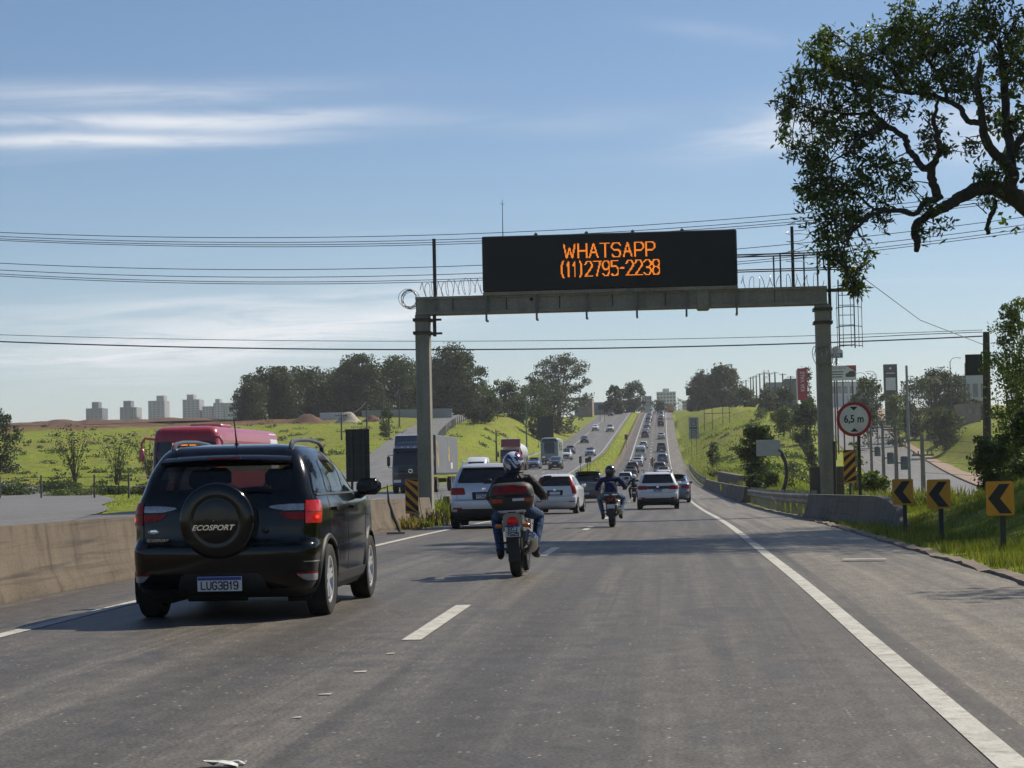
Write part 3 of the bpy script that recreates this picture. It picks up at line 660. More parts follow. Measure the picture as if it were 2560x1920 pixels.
class Shell:
    """vehicle skin: rounded plan outlines stacked from sill to roof"""
    def __init__(s, keys, L, W, H, tr=.95, tf=.93, wheels=(), hi=True, yscale=True):
        s.hi = hi; k = L / 4.0 if yscale else 1
        s.K = np.array([[r[0] * H, r[1] * k, L - r[2] * k, r[3] * W] + list(r[4:]) for r in keys]) if yscale else np.array(keys, float)
        s.L, s.W, s.H, s.tr, s.tf, s.wheels = L, W, H, tr, tf, wheels
        s.cur = [table(s.K[:, 0], s.K[:, i]) for i in range(1, 8)]
        s.nr, s.nc, s.ns = (8, 6, 64) if hi else (4, 3, 18)
        s.cache = {}
    def outline(s, z):
        key = round(z, 4)
        if key in s.cache: return s.cache[key]
        yr, yf, W, rr, rf, br, bf = [float(c(z)) for c in s.cur]
        wr, wf = W * s.tr, W * s.tf
        pts = []; rr = min(rr, wr * .6); rf = min(rf, wf * .6)
        for i in range(s.nr): x = (wr - rr) * i / (s.nr); pts.append((x, yr + br * (x / wr)**2))
        yc = yr + br * ((wr - rr) / wr)**2 + rr
        for i in range(s.nc): a = -math.pi / 2 * (1 - i / s.nc); pts.append((wr - rr + rr * math.cos(a), yc + rr * math.sin(a)))
        yfc = yf - bf * ((wf - rf) / wf)**2 - rf
        for i in range(s.ns + 1):
            t = i / s.ns; x = W - (W - wr) * max(0, 1 - t / .4)**2 - (W - wf) * max(0, (t - .6) / .4)**2
            pts.append((x, lerp(yc, yfc, t)))
        for i in range(1, s.nc + 1): a = math.pi / 2 * i / s.nc; pts.append((wf - rf + rf * math.cos(a), yfc + rf * math.sin(a)))
        for i in range(1, s.nr + 1): x = (wf - rf) * (1 - i / s.nr); pts.append((x, yf - bf * (x / wf)**2))
        s.cache[key] = np.array(pts); return s.cache[key]
    def rear(s, x, z):
        o = s.outline(z)[:s.nr + s.nc + 1]; return float(np.interp(abs(x), o[:, 0], o[:, 1]))
    def side(s, y, z):
        o = s.outline(z)[s.nr:s.nr + s.nc * 2 + s.ns + 2]; return float(np.interp(y, o[:, 1], o[:, 0]))
    def front(s, x, z):
        o = s.outline(z)[s.nr + s.nc + s.ns:][::-1]; return float(np.interp(abs(x), o[:, 0], o[:, 1]))
    def wrap(s, a, z):
        o = s.outline(z); c = np.concatenate([[0], np.cumsum(np.hypot(*np.diff(o, axis=0).T))])
        a = min(max(a, 0), c[-1]); e = .01
        p = [np.array([np.interp(q, c, o[:, 0]), np.interp(q, c, o[:, 1])]) for q in (a, a - e if a > e else a, a + e)]
        t = p[2] - p[1]; t /= np.linalg.norm(t); return p[0], np.array([t[1], -t[0]])
    def body(s, clad_z=0.0, cut=None):
        zs = []; kz = s.K[:, 0]; sub = 3 if s.hi else 1
        for i in range(len(kz) - 1):
            n = max(1, min(sub, int((kz[i + 1] - kz[i]) / .025))); 
            if s.hi and kz[i + 1] - kz[i] > .12: n = 5
            zs += list(np.linspace(kz[i], kz[i + 1], n, endpoint=False))
        zs.append(kz[-1]); mb = MB(); rings = []
        for z in zs:
            o = s.outline(z); ring = [(x, y, z) for x, y in o] + [(-x, y, z) for x, y in o[::-1][1:-1]]; rings.append(ring)
        n = len(rings[0]); P = np.array([p for r in rings for p in r]); inside = np.zeros(len(P), bool)
        for (wy, wz, ra) in s.wheels:
            d = np.hypot(P[:, 1] - wy, P[:, 2] - wz); m = (d < ra) & (np.abs(P[:, 0]) > s.W * .62); inside |= m
        fs = []; ms = []
        for i in range(len(rings) - 1):
            for k in range(n):
                l = (k + 1) % n; q = (i * n + k, i * n + l, (i + 1) * n + l, (i + 1) * n + k)
                if sum(inside[j] for j in q) >= 3: continue
                if cut and cut(*(P[list(q)].mean(0))): continue
                fs.append(q); ms.append(1 if (zs[i] + zs[i + 1]) / 2 < clad_z else 0)
        for (wy, wz, ra) in s.wheels:
            for j in np.nonzero(inside)[0]:
                dy, dz = P[j, 1] - wy, P[j, 2] - wz; d = math.hypot(dy, dz)
                if d < ra and d > 1e-6: P[j, 1] = wy + dy / d * ra; P[j, 2] = wz + dz / d * ra
        fs.append(tuple(range((len(rings) - 1) * n, len(rings) * n))); ms.append(0)
        mb.v = [tuple(p) for p in P]; mb.f = fs; mb.m = ms; return mb
    def panel(s, rows, mode='rear', off=.006, depth=.012, sgn=1, nc=10, mb=None, mi=0):
        """a piece that lies on the skin: rows of (height, from, to)"""
        if not s.hi: nc = min(nc, 4)
        g = []; h = []
        for (z, a0, a1) in rows:
            r1 = []; r2 = []
            for k in range(nc + 1):
                a = lerp(a0, a1, k / nc)
                if mode == 'rear': y = s.rear(a, z); p = (a, y); nr = (0, -1)
                elif mode == 'front': y = s.front(a, z); p = (a, y); nr = (0, 1)
                elif mode == 'side': x = s.side(a, z); p = (x * sgn, a); nr = (sgn, 0)
                else:
                    q, nn = s.wrap(a, z); p = (q[0] * sgn, q[1]); nr = (nn[0] * sgn, nn[1])
                r1.append((p[0] + nr[0] * off, p[1] + nr[1] * off, z)); r2.append((p[0] - nr[0] * depth, p[1] - nr[1] * depth, z))
            g.append(r1); h.append(r2)
        mb = mb or MB(); mb.grid(g, mi)
        edge = g[0] + [r[-1] for r in g[1:]] + g[-1][::-1][1:] + [r[0] for r in g[::-1][1:-1]]
        back = h[0] + [r[-1] for r in h[1:]] + h[-1][::-1][1:] + [r[0] for r in h[::-1][1:-1]]
        mb.grid([edge + edge[:1], back + back[:1]], mi); return mb
def rows(z0, z1, L0, L1, R0, R1, rad=.03, n=4, bl=1, br=1, tl=1, tr=1):
    """rounded quad: left edge runs L0 (bottom) to L1 (top), right edge R0 to R1"""
    out = []; rad = min(rad, (z1 - z0) * .45); zz = []
    for i in range(n + 1): zz.append((z0 + rad * (1 - math.cos(math.pi / 2 * i / n)), rad * (1 - math.sin(math.pi / 2 * i / n)), 0))
    if z1 - z0 > .1: zz += [(lerp(z0 + rad, z1 - rad, q), 0, .5) for q in (.15, .3, .45, .6, .75, .9)]
    for i in range(n, -1, -1): zz.append((z1 - rad * (1 - math.cos(math.pi / 2 * i / n)), rad * (1 - math.sin(math.pi / 2 * i / n)), 1))
    for z, ins, top in zz:
        t = (z - z0) / (z1 - z0); a, b = lerp(L0, L1, t), lerp(R0, R1, t); sg = 1 if b > a else -1
        out.append((z, a + sg * ins * (tl if top else bl), b - sg * ins * (tr if top else br)))
    return out

_wheel_cache = {}
def wheel_meshes(r, w, hi=True, rimmat=None, n=None, spokes=5):
    key = (round(r, 3), round(w, 3), hi, rimmat.name if rimmat else 0, spokes)
    if key in _wheel_cache: return _wheel_cache[key]
    n = n or (36 if hi else 12); rr = r * .66
    t = MB(); h = w / 2
    t.lathe([(rr, -h * .8), (r * .86, -h), (r * .965, -h * .88), (r, -h * .55), (r, h * .55), (r * .965, h * .88), (r * .86, h), (rr, h * .8)], n, 'X')
    if hi:
        for i in range(4):      # tread grooves
            x = (-.6 + .4 * i) * h; t.lathe([(r * 1.001, x - .012), (r * .985, x - .008), (r * .985, x + .008), (r * 1.001, x + .012)], n, 'X')
    q = MB(); q.lathe([(rr * 1.005, h * .80), (rr * .93, h * .78), (rr * .88, h * .30), (rr * .88, -h * .7)], n, 'X')
    q.lathe([(rr * .24, h * .55), (rr * .22, h * .68), (0.001, h * .70)], n, 'X')
    for i in range(spokes):
        for dd in ((-.16, .16) if hi else (0,)):
            M = Matrix.Rotation(2 * math.pi * i / spokes + dd, 4, 'X')
            q.add([(h * .42, -rr * .06, rr * .15), (h * .66, -rr * .05, rr * .15), (h * .66, rr * .05, rr * .15), (h * .42, rr * .06, rr * .15), (h * .50, -rr * .085, rr * .92), (h * .74, -rr * .07, rr * .92), (h * .74, rr * .07, rr * .92), (h * .50, rr * .085, rr * .92)],
                  [(0, 1, 2, 3), (7, 6, 5, 4), (0, 4, 5, 1), (1, 5, 6, 2), (2, 6, 7, 3), (3, 7, 4, 0)], 0, M)
    d = MB(); d.lathe([(rr * .9, h * .05), (0.001, h * .05)], n, 'X')
    _wheel_cache[key] = (t, q, d); return _wheel_cache[key]

class Car:
    """collects the parts of one vehicle: separate children near by, one mesh far off"""
    def __init__(s, name, label, cat, loc, rz=0, group=None, parts=True, M=None):
        s.parts = parts; s.name = name; s.label = label; s.cat = cat; s.group = group; s.loc = loc; s.rz = rz
        s.M = M or {}; s.acc = MB(); s.slots = []
        s.root = thing(name, label, cat, loc, rz, group) if parts else None
    def m(s, k): return s.M.get(k) or V.get(k) or k
    def emit(s, name, mb, mk, parent=None, smooth=40, label=None):
        ms = [s.m(k) for k in (mk if isinstance(mk, (list, tuple)) else [mk])]
        if s.parts:
            o = mb.build(name, ms, parent or s.root, smooth)
            if label: o['label'] = label
            return o
        idx = []
        for x in ms:
            if x not in s.slots: s.slots.append(x)
            idx.append(s.slots.index(x))
        o = len(s.acc.v); s.acc.v.extend(mb.v); s.acc.f.extend([tuple(i + o for i in f) for f in mb.f]); s.acc.m.extend([idx[i] for i in mb.m]); return None
    def wheel(s, x, y, r, w, side, rimk='rim', hi=True, spokes=5):
        t, q, d = wheel_meshes(r, w, hi, s.m(rimk), spokes=spokes)
        if s.parts:
            key = ('wm', r, w, s.m(rimk).name, spokes)
            if key not in _wheel_cache:
                objs = []
                for nm, b, mk in (('tyre', t, 'tyre'), ('rim', q, rimk), ('hub_plate', d, 'dark')):
                    bb = MB(); bb.v, bb.f, bb.m = b.v, b.f, b.m; o = bb.build(nm, s.m(mk)); objs.append(o.data); bpy.data.objects.remove(o)
                _wheel_cache[key] = objs
            e = link('wheel', _wheel_cache[key][0], s.root, (x, y, r), (0, 0, 0 if side > 0 else math.pi))
            link('rim', _wheel_cache[key][1], e); link('hub_plate', _wheel_cache[key][2], e)
            return e
        M = Matrix.Translation((x, y, r)) @ Matrix.Rotation(0 if side > 0 else math.pi, 4, 'Z')
        for b, mk in ((t, 'tyre'), (q, rimk)):
            bb = MB(); bb.add(b.v, b.f, 0, M); s.emit('wheel', bb, mk)
    def wells(s, sh):
        for (wy, wz, ra) in sh.wheels:
            for sg in (-1, 1):
                rws = []; mb = MB()
                for x in (sh.W * .985, sh.W * .6):
                    rws.append([(sg * x, wy + ra * 1.0 * math.cos(a), max(.12, wz + ra * 1.0 * math.sin(a))) for a in np.linspace(-.5, math.pi + .5, 15)])
                mb.grid(rws); c = rws[1]; mb.add(c, [tuple(range(len(c)))])
                s.emit('wheel_well', mb, 'dark', smooth=60)
    def plate(s, c, txt, tilt=0.0, w=.40, h=.13, sub=True):
        mb = MB(); M = Matrix.Translation(c) @ Matrix.Rotation(tilt, 4, 'X')
        mb.box((0, 0, 0), (w, .012, h), 0, M, .003)
        p = s.emit('number_plate', mb, 'plate')
        mb = MB(); mb.box((0, -.0075, h / 2 - .017), (w * .98, .004, .028), 0, M); s.emit('plate_band', mb, 'plateblue', p)
        if s.parts and txt:
            stroke_letters('plate_letters', txt, w * .82, h * .50, h * .085, V['ink'], p, M @ Vector((0, -.0085, -.013)), tilt)
        return p
    def finish(s):
        if s.parts: return s.root
        o = s.acc.build(s.name, s.slots, None, 35, s.loc, (0, 0, s.rz)); return tag(o, s.label, s.cat, s.group)

def car(kind, name, label, cat, loc, rz, col, L, W, H, group=None, parts=True, plate='', lit=False, hi=None, front=False, opts=()):
    """a road car built on a shell; kind is hatch, suv, sedan, pickup or van"""
    hi = parts if hi is None else hi; W = W / 2
    T = {'hatch': T_HATCH, 'suv': T_HATCH, 'sedan': T_SEDAN, 'pickup': T_PICK, 'van': T_VAN}[kind]
    r = {'hatch': .30, 'suv': .345, 'sedan': .31, 'pickup': .375, 'van': .34}[kind]
    wy0, wy1 = {'hatch': (.17, .80), 'suv': (.185, .80), 'sedan': (.215, .80), 'pickup': (.235, .83), 'van': (.19, .83)}[kind]
    wh = [(L * wy0, r, r * 1.17), (L * wy1, r, r * 1.17)]
    sh = Shell(T, L, W, H, wheels=wh, hi=hi); k = L / 4
    c = Car(name, label, cat, loc, rz, group, parts, {'paint': col}); E = c.emit
    clad = 0.27 * H if ('clad' in opts) else 0
    E('body', sh.body(clad), ['paint', 'trim'])
    mb = MB(); mb.box((0, L * .5, .13 * H + .05), (W * 1.7, L * .86, .16)); E('underbody', mb, 'dark')
    if parts: c.wells(sh)
    for sg in (-1, 1):
        for wy in (wy0, wy1): c.wheel(sg * (W - .115), L * wy, r, .21, sg, hi=hi)
    lm = 'redlit' if lit else 'red'
    if kind in ('hatch', 'suv'):
        E('rear_window', sh.panel(rows(.70 * H, .925 * H, -W * .76, -W * .62, W * .76, W * .62, .05), 'rear', nc=14), 'glass')
        E('roof_spoiler', sh.panel(rows(.938 * H, .962 * H, -W * .64, -W * .60, W * .64, W * .60, .01), 'rear', .09, .02), 'paint')
    elif kind == 'sedan':
        E('rear_window', sh.panel(rows(.735 * H, .93 * H, -W * .78, -W * .60, W * .78, W * .60, .05), 'rear', nc=14), 'glass')
    elif kind == 'pickup':
        E('rear_window', sh.panel(rows(.70 * H, .91 * H, -W * .70, -W * .60, W * .70, W * .60, .04), 'rear', nc=10), 'glass')
        mb = MB(); mb.box((0, .80 * k, .632 * H), (W * 1.80, 1.30 * k, .03)); E('bed_cover', mb, 'trim')
    else:
        for a in (-1, 1):
            E('rear_window', sh.panel(rows(.56 * H, .80 * H, a * W * .06, a * W * .06, a * W * .80, a * W * .76, .05), 'rear', nc=8), 'glass')
        mb = MB(); mb.box((0, .025, .5 * H), (.02, .03, .72 * H)); E('door_seam', mb, 'seam')
    E('windscreen', sh.panel(rows(.70 * H if kind != 'van' else .56 * H, .925 * H if kind != 'van' else .84 * H, -W * .80, -W * .64, W * .80, W * .64, .05), 'front', nc=14), 'glass')
    g0 = {'hatch': .70, 'suv': .70, 'sedan': .72, 'pickup': .69, 'van': .56}[kind]; g1 = .915 if kind != 'van' else .80
    if kind == 'pickup': segs = [(1.72, 1.80, 2.42, 2.40), (2.50, 2.48, 3.02 - .1, 2.55)]
    elif kind == 'sedan': segs = [(1.02, 1.52, 1.86, 1.86), (1.94, 1.94, 2.78, 2.12)]
    elif kind == 'van': segs = [(.45, .5, 1.1, 1.1), (1.2, 1.2, 1.9, 1.9), (2.0, 2.0, 2.85, 2.35)]
    else: segs = [(.42, .62, .82, .86), (.90, .94, 1.66, 1.66), (1.74, 1.74, 2.72, 2.05)]
    for sg in (-1, 1):
        for (a, b_, e, d) in segs:
            E('side_window', sh.panel(rows(g0 * H, g1 * H, a * k, b_ * k, e * k, d * k, .04), 'side', .004, sgn=sg, nc=6), 'glass')
        if hi:
            for yy in ((segs[-1][0] - .04) * k, (segs[-1][2] + .02) * k, (segs[-2][0] + .02) * k):
                E('door_seam', sh.panel([(z, yy - .006, yy + .006) for z in np.linspace(.24 * H, .66 * H, 8)], 'side', .002, sgn=sg, nc=1), 'seam')
            for yy in ((segs[-1][0] + .10) * k, (segs[-2][0] + .16) * k):
                E('door_handle', sh.panel(rows(.585 * H, .605 * H, yy, yy, yy + .17, yy + .17, .008), 'side', .03, sgn=sg, nc=3), 'paint')
        # mirrors stand off the front doors
        my = (segs[-1][2] - .02) * k; mx = sh.side(my, .68 * H); mb = MB()
        mb.box((sg * (mx + .11), my, .69 * H), (.19, .10, .13), bev=.04); mb.box((sg * (mx + .02), my, .665 * H), (.10, .05, .03)); E('wing_mirror', mb, 'trim' if 'darkmirror' in opts else 'paint')
    # lights
    z0, z1, i0, o1 = {'hatch': (.50, .66, .58, 1.14), 'suv': (.52, .63, .52, 1.12), 'sedan': (.50, .63, .48, 1.15), 'pickup': (.44, .60, .80, 1.02), 'van': (.28, .46, .86, 1.03)}[kind]
    if 'fit' in opts: z0, z1, i0, o1 = .52, .92, .74, 1.03
    if 'bar' in opts: z0, z1, i0 = .53, .635, .50
    for sg in (-1, 1):
        if 'fit' in opts:
            E('tail_light', sh.panel([(z, lerp(.80, .60, t) * W, lerp(1.06, .80, t) * W) for z, t in [(lerp(.50, .92, q) * H, q) for q in np.linspace(0, 1, 10)]], 'wrap', .008, sgn=sg, nc=6), lm)
        else:
            E('tail_light', sh.panel(rows(z0 * H, z1 * H, i0 * W, (i0 + .04) * W, o1 * W, o1 * W, .04), 'wrap', .010, sgn=sg, nc=10), lm)
        if hi:
            E('reflector', sh.panel(rows(.30 * H, .325 * H, .62 * W, .62 * W, .90 * W, .90 * W, .01), 'wrap', .006, sgn=sg, nc=4), 'red')
        E('headlight', sh.panel(rows(.485 * H, .575 * H, -W * .90 * sg, -W * .88 * sg, -W * .42 * sg, -W * .52 * sg, .03), 'front', .008, nc=8), 'head')
    E('grille', sh.panel(rows(.30 * H, .47 * H, -W * .52, -W * .56, W * .52, W * .56, .04), 'front', .006, nc=8), 'trim')
    if 'bar' in opts: E('light_bar', sh.panel(rows(.545 * H, .625 * H, -W * .55, -W * .55, W * .55, W * .55, .01), 'rear', .007, nc=12), 'trim')
    pz = {'hatch': .53, 'suv': .50, 'sedan': .53, 'pickup': .30, 'van': .24}[kind]
    if 'lowplate' in opts: pz = .30
    if not front: c.plate((0, sh.rear(0, pz * H) - .012, pz * H), plate, sub=parts)
    else:
        mb = MB(); mb.box((0, L + .01, .30 * H), (.40, .012, .13)); E('number_plate', mb, 'plate')
    if 'lowdark' in opts: E('rear_diffuser', sh.panel(rows(.145 * H, .30 * H, -W * .88, -W * .9, W * .88, W * .9, .03), 'rear', .008, nc=12), 'trim')
    if hi:
        mb = MB(); mb.tube([(0, L * .36, H - .01), (0, L * .345, H + .03), (0, L * .30, H + .16)], [.012, .006, .003], 6); E('antenna', mb, 'trim')
        if kind in ('hatch', 'suv'):
            mb = MB(); zz = .715 * H; mb.tube([(0, sh.rear(0, zz) - .02, zz), (W * .30, sh.rear(W * .3, zz) - .025, zz + .01), (W * .55, sh.rear(W * .5, zz) - .02, zz - .005)], .009, 5); E('wiper', mb, 'trim')
    if hi and kind in ('hatch', 'suv'):
        E('tailgate_seam', sh.panel([(.442 * H, -.74 * W, .74 * W), (.447 * H, -.74 * W, .74 * W)], 'rear', .004, nc=20), 'seam')
        for sg in (-1, 1): E('tailgate_seam', sh.panel([(z, .775 * W, .782 * W) for z in np.linspace(.45 * H, .66 * H, 8)], 'wrap', .003, sgn=sg, nc=1), 'seam')
        mb = MB(); zz = .60 * H; mb.lathe([(.055, .0), (.055, -.012), (.045, -.015), (.001, -.016)], 20, 'Y', 0, Matrix.Translation((0, sh.rear(0, zz) - .004, zz))); E('maker_badge', mb, 'chrome')
        E('plate_recess', sh.panel(rows((.50 if kind == 'suv' else .53) * H - .10, (.50 if kind == 'suv' else .53) * H + .10, -.29, -.31, .29, .31, .03), 'rear', .003, nc=8), 'seam' if 'bar' not in opts else 'paint')
        E('bumper_seam', sh.panel([(.30 * H, -.86 * W, .86 * W), (.304 * H, -.86 * W, .86 * W)], 'rear', .003, nc=20), 'seam')
    if 'rails' in opts:
        for sg in (-1, 1):
            mb = MB(); x = sg * W * .64; mb.tube([(x, .55 * k, .972 * H), (x, .64 * k, 1.02 * H), (x, 1.0 * k, 1.035 * H), (x, 1.75 * k, 1.035 * H), (x, 2.1 * k, 1.01 * H), (x, 2.2 * k, .975 * H)], .018, 6); E('roof_rail', mb, 'chrome' if 'chromerail' in opts else 'trim')
    if 'bars' in opts:
        for yy in (.9, 1.7):
            mb = MB(); mb.box((0, yy * k, 1.055 * H), (W * 1.62, .07, .035), bev=.012)
            for sg in (-1, 1): mb.box((sg * W * .66, yy * k, 1.02 * H), (.07, .09, .10))
            E('roof_bar', mb, 'rim')
    return c.finish()

# ---- the black compact SUV with the spare wheel, in the left lane
V['tint'] = glassy('tinted_pane', (.006, .007, .008), .62); V['redbright'] = mat('bright_red_lens', (0.36, 0.008, 0.006), .15, 0, .5, 22, spec=.45, coat=.3, emit=(1, .02, .01), estr=.13)
V['redhot'] = mat('burning_red_lamp', (.4, .01, .01), .25, 0, .3, 20, emit=(1, .05, .02), estr=.7)
def black_suv():
    W, L = .8825, 4.10
    keys = [(.20, .24, 3.92, .79, .20, .32, .10, .14), (.25, .12, 4.0, .83, .19, .34, .12, .16), (.33, .045, 4.04, .86, .18, .36, .13, .18), (.44, .008, 4.07, .874, .18, .36, .14, .2), (.60, .0, 4.09, .8825, .18, .36, .14, .2), (.655, .008, 4.09, .8825, .18, .36, .14, .2),
            (.675, .045, 4.085, .8815, .17, .36, .13, .2), (.70, .075, 4.08, .880, .17, .36, .13, .2), (.86, .095, 4.04, .8825, .17, .36, .12, .2), (.99, .11, 3.96, .876, .17, .34, .12, .2), (1.05, .125, 3.86, .862, .17, .3, .12, .2),
            (1.09, .135, 3.12, .845, .17, .25, .11, .2), (1.13, .15, 3.0, .826, .16, .22, .11, .22), (1.30, .25, 2.62, .775, .15, .2, .10, .2), (1.45, .35, 2.25, .715, .14, .2, .10, .18), (1.53, .42, 2.02, .672, .14, .2, .10, .16), (1.575, .47, 1.9, .630, .14, .2, .10, .14), (1.605, .58, 1.72, .54, .13, .2, .08, .12), (1.63, .90, 1.5, .34, .1, .1, .05, .05)]
    keys = [((k[0] if k[0] < 1.3 else 1.3 + (k[0] - 1.3) * .86),) + k[1:] for k in keys]
    r = .326; wh = [(.735, r, r * 1.15), (3.255, r, r * 1.15)]
    sh = Shell(keys, L, W, 1.584, wheels=wh, hi=True, yscale=False)
    blk = paint('gloss_black_paint', (0.0026, 0.0029, 0.0038), 0.0, .14, .0, .22, .3)
    c = Car('compact_suv', 'black compact SUV with a spare wheel on its tailgate, nearest car in the outer lane', 'car', (-4.02, 17.9, gz(-4, 18.5) + .0), 0, None, True, {'paint': blk}); E = c.emit
    def opening(x, y, z):      # the window openings; tinted panes close them
        if y < .62 and abs(x) < .555 and 1.175 < z < 1.375: return True
        if y > 1.9 and abs(x) < .58 and 1.165 < z < 1.425: return True
        return abs(x) > .5 and 1.15 < z < 1.40 and (.98 < y < 1.60 or 1.84 < y < 2.40)
    body = E('body', sh.body(.27, opening), ['paint', 'trim'])
    for x in (-.36, .36):
        for y, zb_ in ((1.62, .62), (.92, .60)):
            mb = MB(); mb.box((x, y, zb_ + .24), (.46, .16, .62), bev=.06); st = E('seat', mb, 'seat'); mb = MB(); mb.box((x, y - .02, zb_ + .66), (.25, .10, .18), bev=.05); mb.cyl((x, y, zb_ + .5), (x, y, zb_ + .6), .02, 6); E('headrest', mb, 'seat', st)
    mb = MB(); mb.box((0, 2.75, 1.02), (1.35, .5, .16), bev=.05); E('dashboard', mb, 'trim'); mb = MB(); mb.box((0, 1.6, .45), (1.45, 2.6, .06)); E('cabin_floor', mb, 'dark')
    mb = MB(); mb.box((0, 2.05, .26), (1.5, 3.4, .14)); mb.cyl((-.35, .28, .24), (.18, .28, .24), .075, 12); E('underbody', mb, 'dark')
    c.wells(sh)
    for sg in (-1, 1):
        for wy in (.735, 3.255): c.wheel(sg * (W - .105), wy, r, .205, sg)
        # raised plastic lip round each wheel arch
        for (wy, wz, ra) in wh:
            mb = MB(); rw = []
            for a in np.linspace(-.25, math.pi + .25, 25):
                row = []
                for (rad, o) in ((ra - .004, .0), (ra + .004, .016), (ra + .035, .014), (ra + .045, .0)):
                    y, z = wy + rad * math.cos(a), wz + rad * math.sin(a); row.append((sg * (sh.side(y, max(z, .21)) + o), y, z))
                rw.append(row)
            mb.grid(rw); E('arch_lip', mb, 'trim')
    E('rear_window', sh.panel(rows(1.155, 1.40, -.62, -.57, .62, .57, .06), 'rear', .006, nc=20), 'tint')
    sp = MB(); rw = []
    for z, o, e in ((1.412, .02, .60), (1.418, .10, .605), (1.436, .13, .60), (1.46, .12, .59), (1.485, .0, .575)):
        rw.append([(x, sh.rear(x * .98, min(z, 1.48)) - o * (1 - .12 * (x / .6)**4), z - .02 * (x / .6)**2) for x in np.linspace(-e, e, 17)])
    sp.grid(rw); E('roof_spoiler', sp, 'paint')
    mb = MB(); mb.box((0, sh.rear(0, 1.45) - .128, 1.447), (.30, .01, .016)); E('brake_light', mb, 'red')
    for sg in (-1, 1):
        lens = E('tail_light', sh.panel([(z, .745, 1.02 - .10 * abs(t - .55)) for z, t in [(lerp(.855, 1.06, q), q) for q in np.linspace(0, 1, 9)]], 'wrap', .012, sgn=sg, nc=10), 'redbright' if sg > 0 else 'red')
        E('lamp_core', sh.panel(rows(.893, .925, .84, .84, .90, .90, .014), 'wrap', .015, sgn=sg, nc=5), 'redhot', lens)
        E('lamp_rib', sh.panel([(z, .75, 1.0) for z in (.950, .957)], 'wrap', .0135, sgn=sg, nc=6), 'seam', lens)
        E('reverse_light', sh.panel([(.972, .56, .732), (.988, .47, .732), (1.003, .42, .732), (1.014, .43, .732), (1.024, .50, .732), (1.030, .60, .732)], 'wrap', .010, sgn=sg, nc=8), 'white')
        E('inner_tail_light', sh.panel([(.885, .66, .732), (.90, .59, .732), (.93, .535, .732), (.956, .505, .732)], 'wrap', .010, sgn=sg, nc=8), 'red')
        rf = E('fog_reflector', sh.panel([(.345, .76, .90), (.36, .725, .91), (.39, .69, .915), (.405, .675, .915)], 'wrap', .009, sgn=sg, nc=6), 'white')
        E('reflector_edge', sh.panel([(.405, .675, .915), (.42, .665, .915)], 'wrap', .009, sgn=sg, nc=6), 'red', rf)
        E('bumper_crease_glint', sh.panel([(.512, .74, 1.02), (.519, .74, 1.02)], 'wrap', .004, sgn=sg, nc=8), 'chrome' if sg > 0 else 'paint')  # chrome on the right side imitates a bright reflection along the bumper
        E('tailgate_seam', sh.panel([(z, .735, .743) for z in np.linspace(.72, 1.06, 10)], 'wrap', .003, sgn=sg, nc=1), 'seam')
        for (a, b, e, d) in ((.36, .56, .74, .80), (.86, .90, 1.68, 1.68), (1.76, 1.76, 2.83, 2.12)):
            E('side_window', sh.panel(rows(1.125, 1.425, a, b, e, d, .05), 'side', .005, sgn=sg, nc=10), 'tint')
        E('window_strip', sh.panel([(1.100, .40, 2.92), (1.116, .40, 2.90)], 'side', .010, sgn=sg, nc=30), 'trim')
        for yy in (.80, 1.72, 2.90):
            E('door_seam', sh.panel([(z, yy - .006, yy + .006) for z in np.linspace(.30 if yy > 1 else .70, 1.10, 10)], 'side', .002, sgn=sg, nc=1), 'seam')
        E('door_moulding', sh.panel(rows(.585, .625, .98, .98, 2.92, 2.92, .012), 'side', .016, sgn=sg, nc=20), 'paint')
        E('sill_trim', sh.panel([(.27, 1.14, 2.84), (.33, 1.16, 2.84), (.36, 1.18, 2.82)], 'side', .014, sgn=sg, nc=16), 'trim')
        for yy in (.93, 1.84):
            E('door_handle', sh.panel(rows(.955, .985, yy, yy, yy + .2, yy + .2, .012), 'side', .038, sgn=sg, nc=4), 'paint')
        mx = sh.side(2.72, 1.10)
        mb = MB(); mb.box((sg * (mx + .155), 2.70, 1.155), (.255, .12, .17), bev=.055); o = E('wing_mirror', mb, 'paint')
        mb = MB(); mb.tube([(sg * mx, 2.74, 1.06), (sg * (mx + .05), 2.73, 1.07), (sg * (mx + .10), 2.71, 1.10)], [.05, .045, .04], 8); E('mirror_stalk', mb, 'trim', o)
        mb = MB(); mb.box((sg * (mx + .155), 2.636, 1.155), (.20, .008, .12), bev=.003); E('mirror_glass', mb, 'glass', o)
        mb = MB(); x = sg * .545
        mb.tube([(x, .58, 1.51), (x, .60, 1.56), (x, .65, 1.592), (x, .95, 1.612), (x, 1.5, 1.618), (x, 2.0, 1.60), (x, 2.2, 1.565), (x, 2.24, 1.50)], [.030, .027, .020, .018, .018, .018, .022, .026], 8); E('roof_rail', mb, mat('rail_grey', (.20, .20, .21), .3, .8, .08))
        E('headlight', sh.panel(rows(.80, .93, -.80 * sg, -.82 * sg, -.46 * sg, -.52 * sg, .03), 'front', .008, nc=8), 'head')
    E('windscreen', sh.panel(rows(1.14, 1.45, -.70, -.56, .70, .56, .06), 'front', .006, nc=16), 'tint')
    E('grille', sh.panel(rows(.42, .78, -.48, -.55, .48, .55, .06), 'front', .006, nc=8), 'trim')
    E('tailgate_seam', sh.panel([(.688, -.70, .70), (.696, -.70, .70)], 'rear', .004, nc=24), 'seam')
    E('bumper_recess', sh.panel(rows(.235, .425, -.42, -.36, .42, .36, .05), 'rear', .004, nc=12), 'trim')
    p = c.plate((0, -.028, .335), 'LUG3B19', R(4))
    # spare wheel in its hard cover, with a moulded rim and a dished face
    mb = MB(); M = Matrix.Translation((.0, -.035, .895)); RR = .338
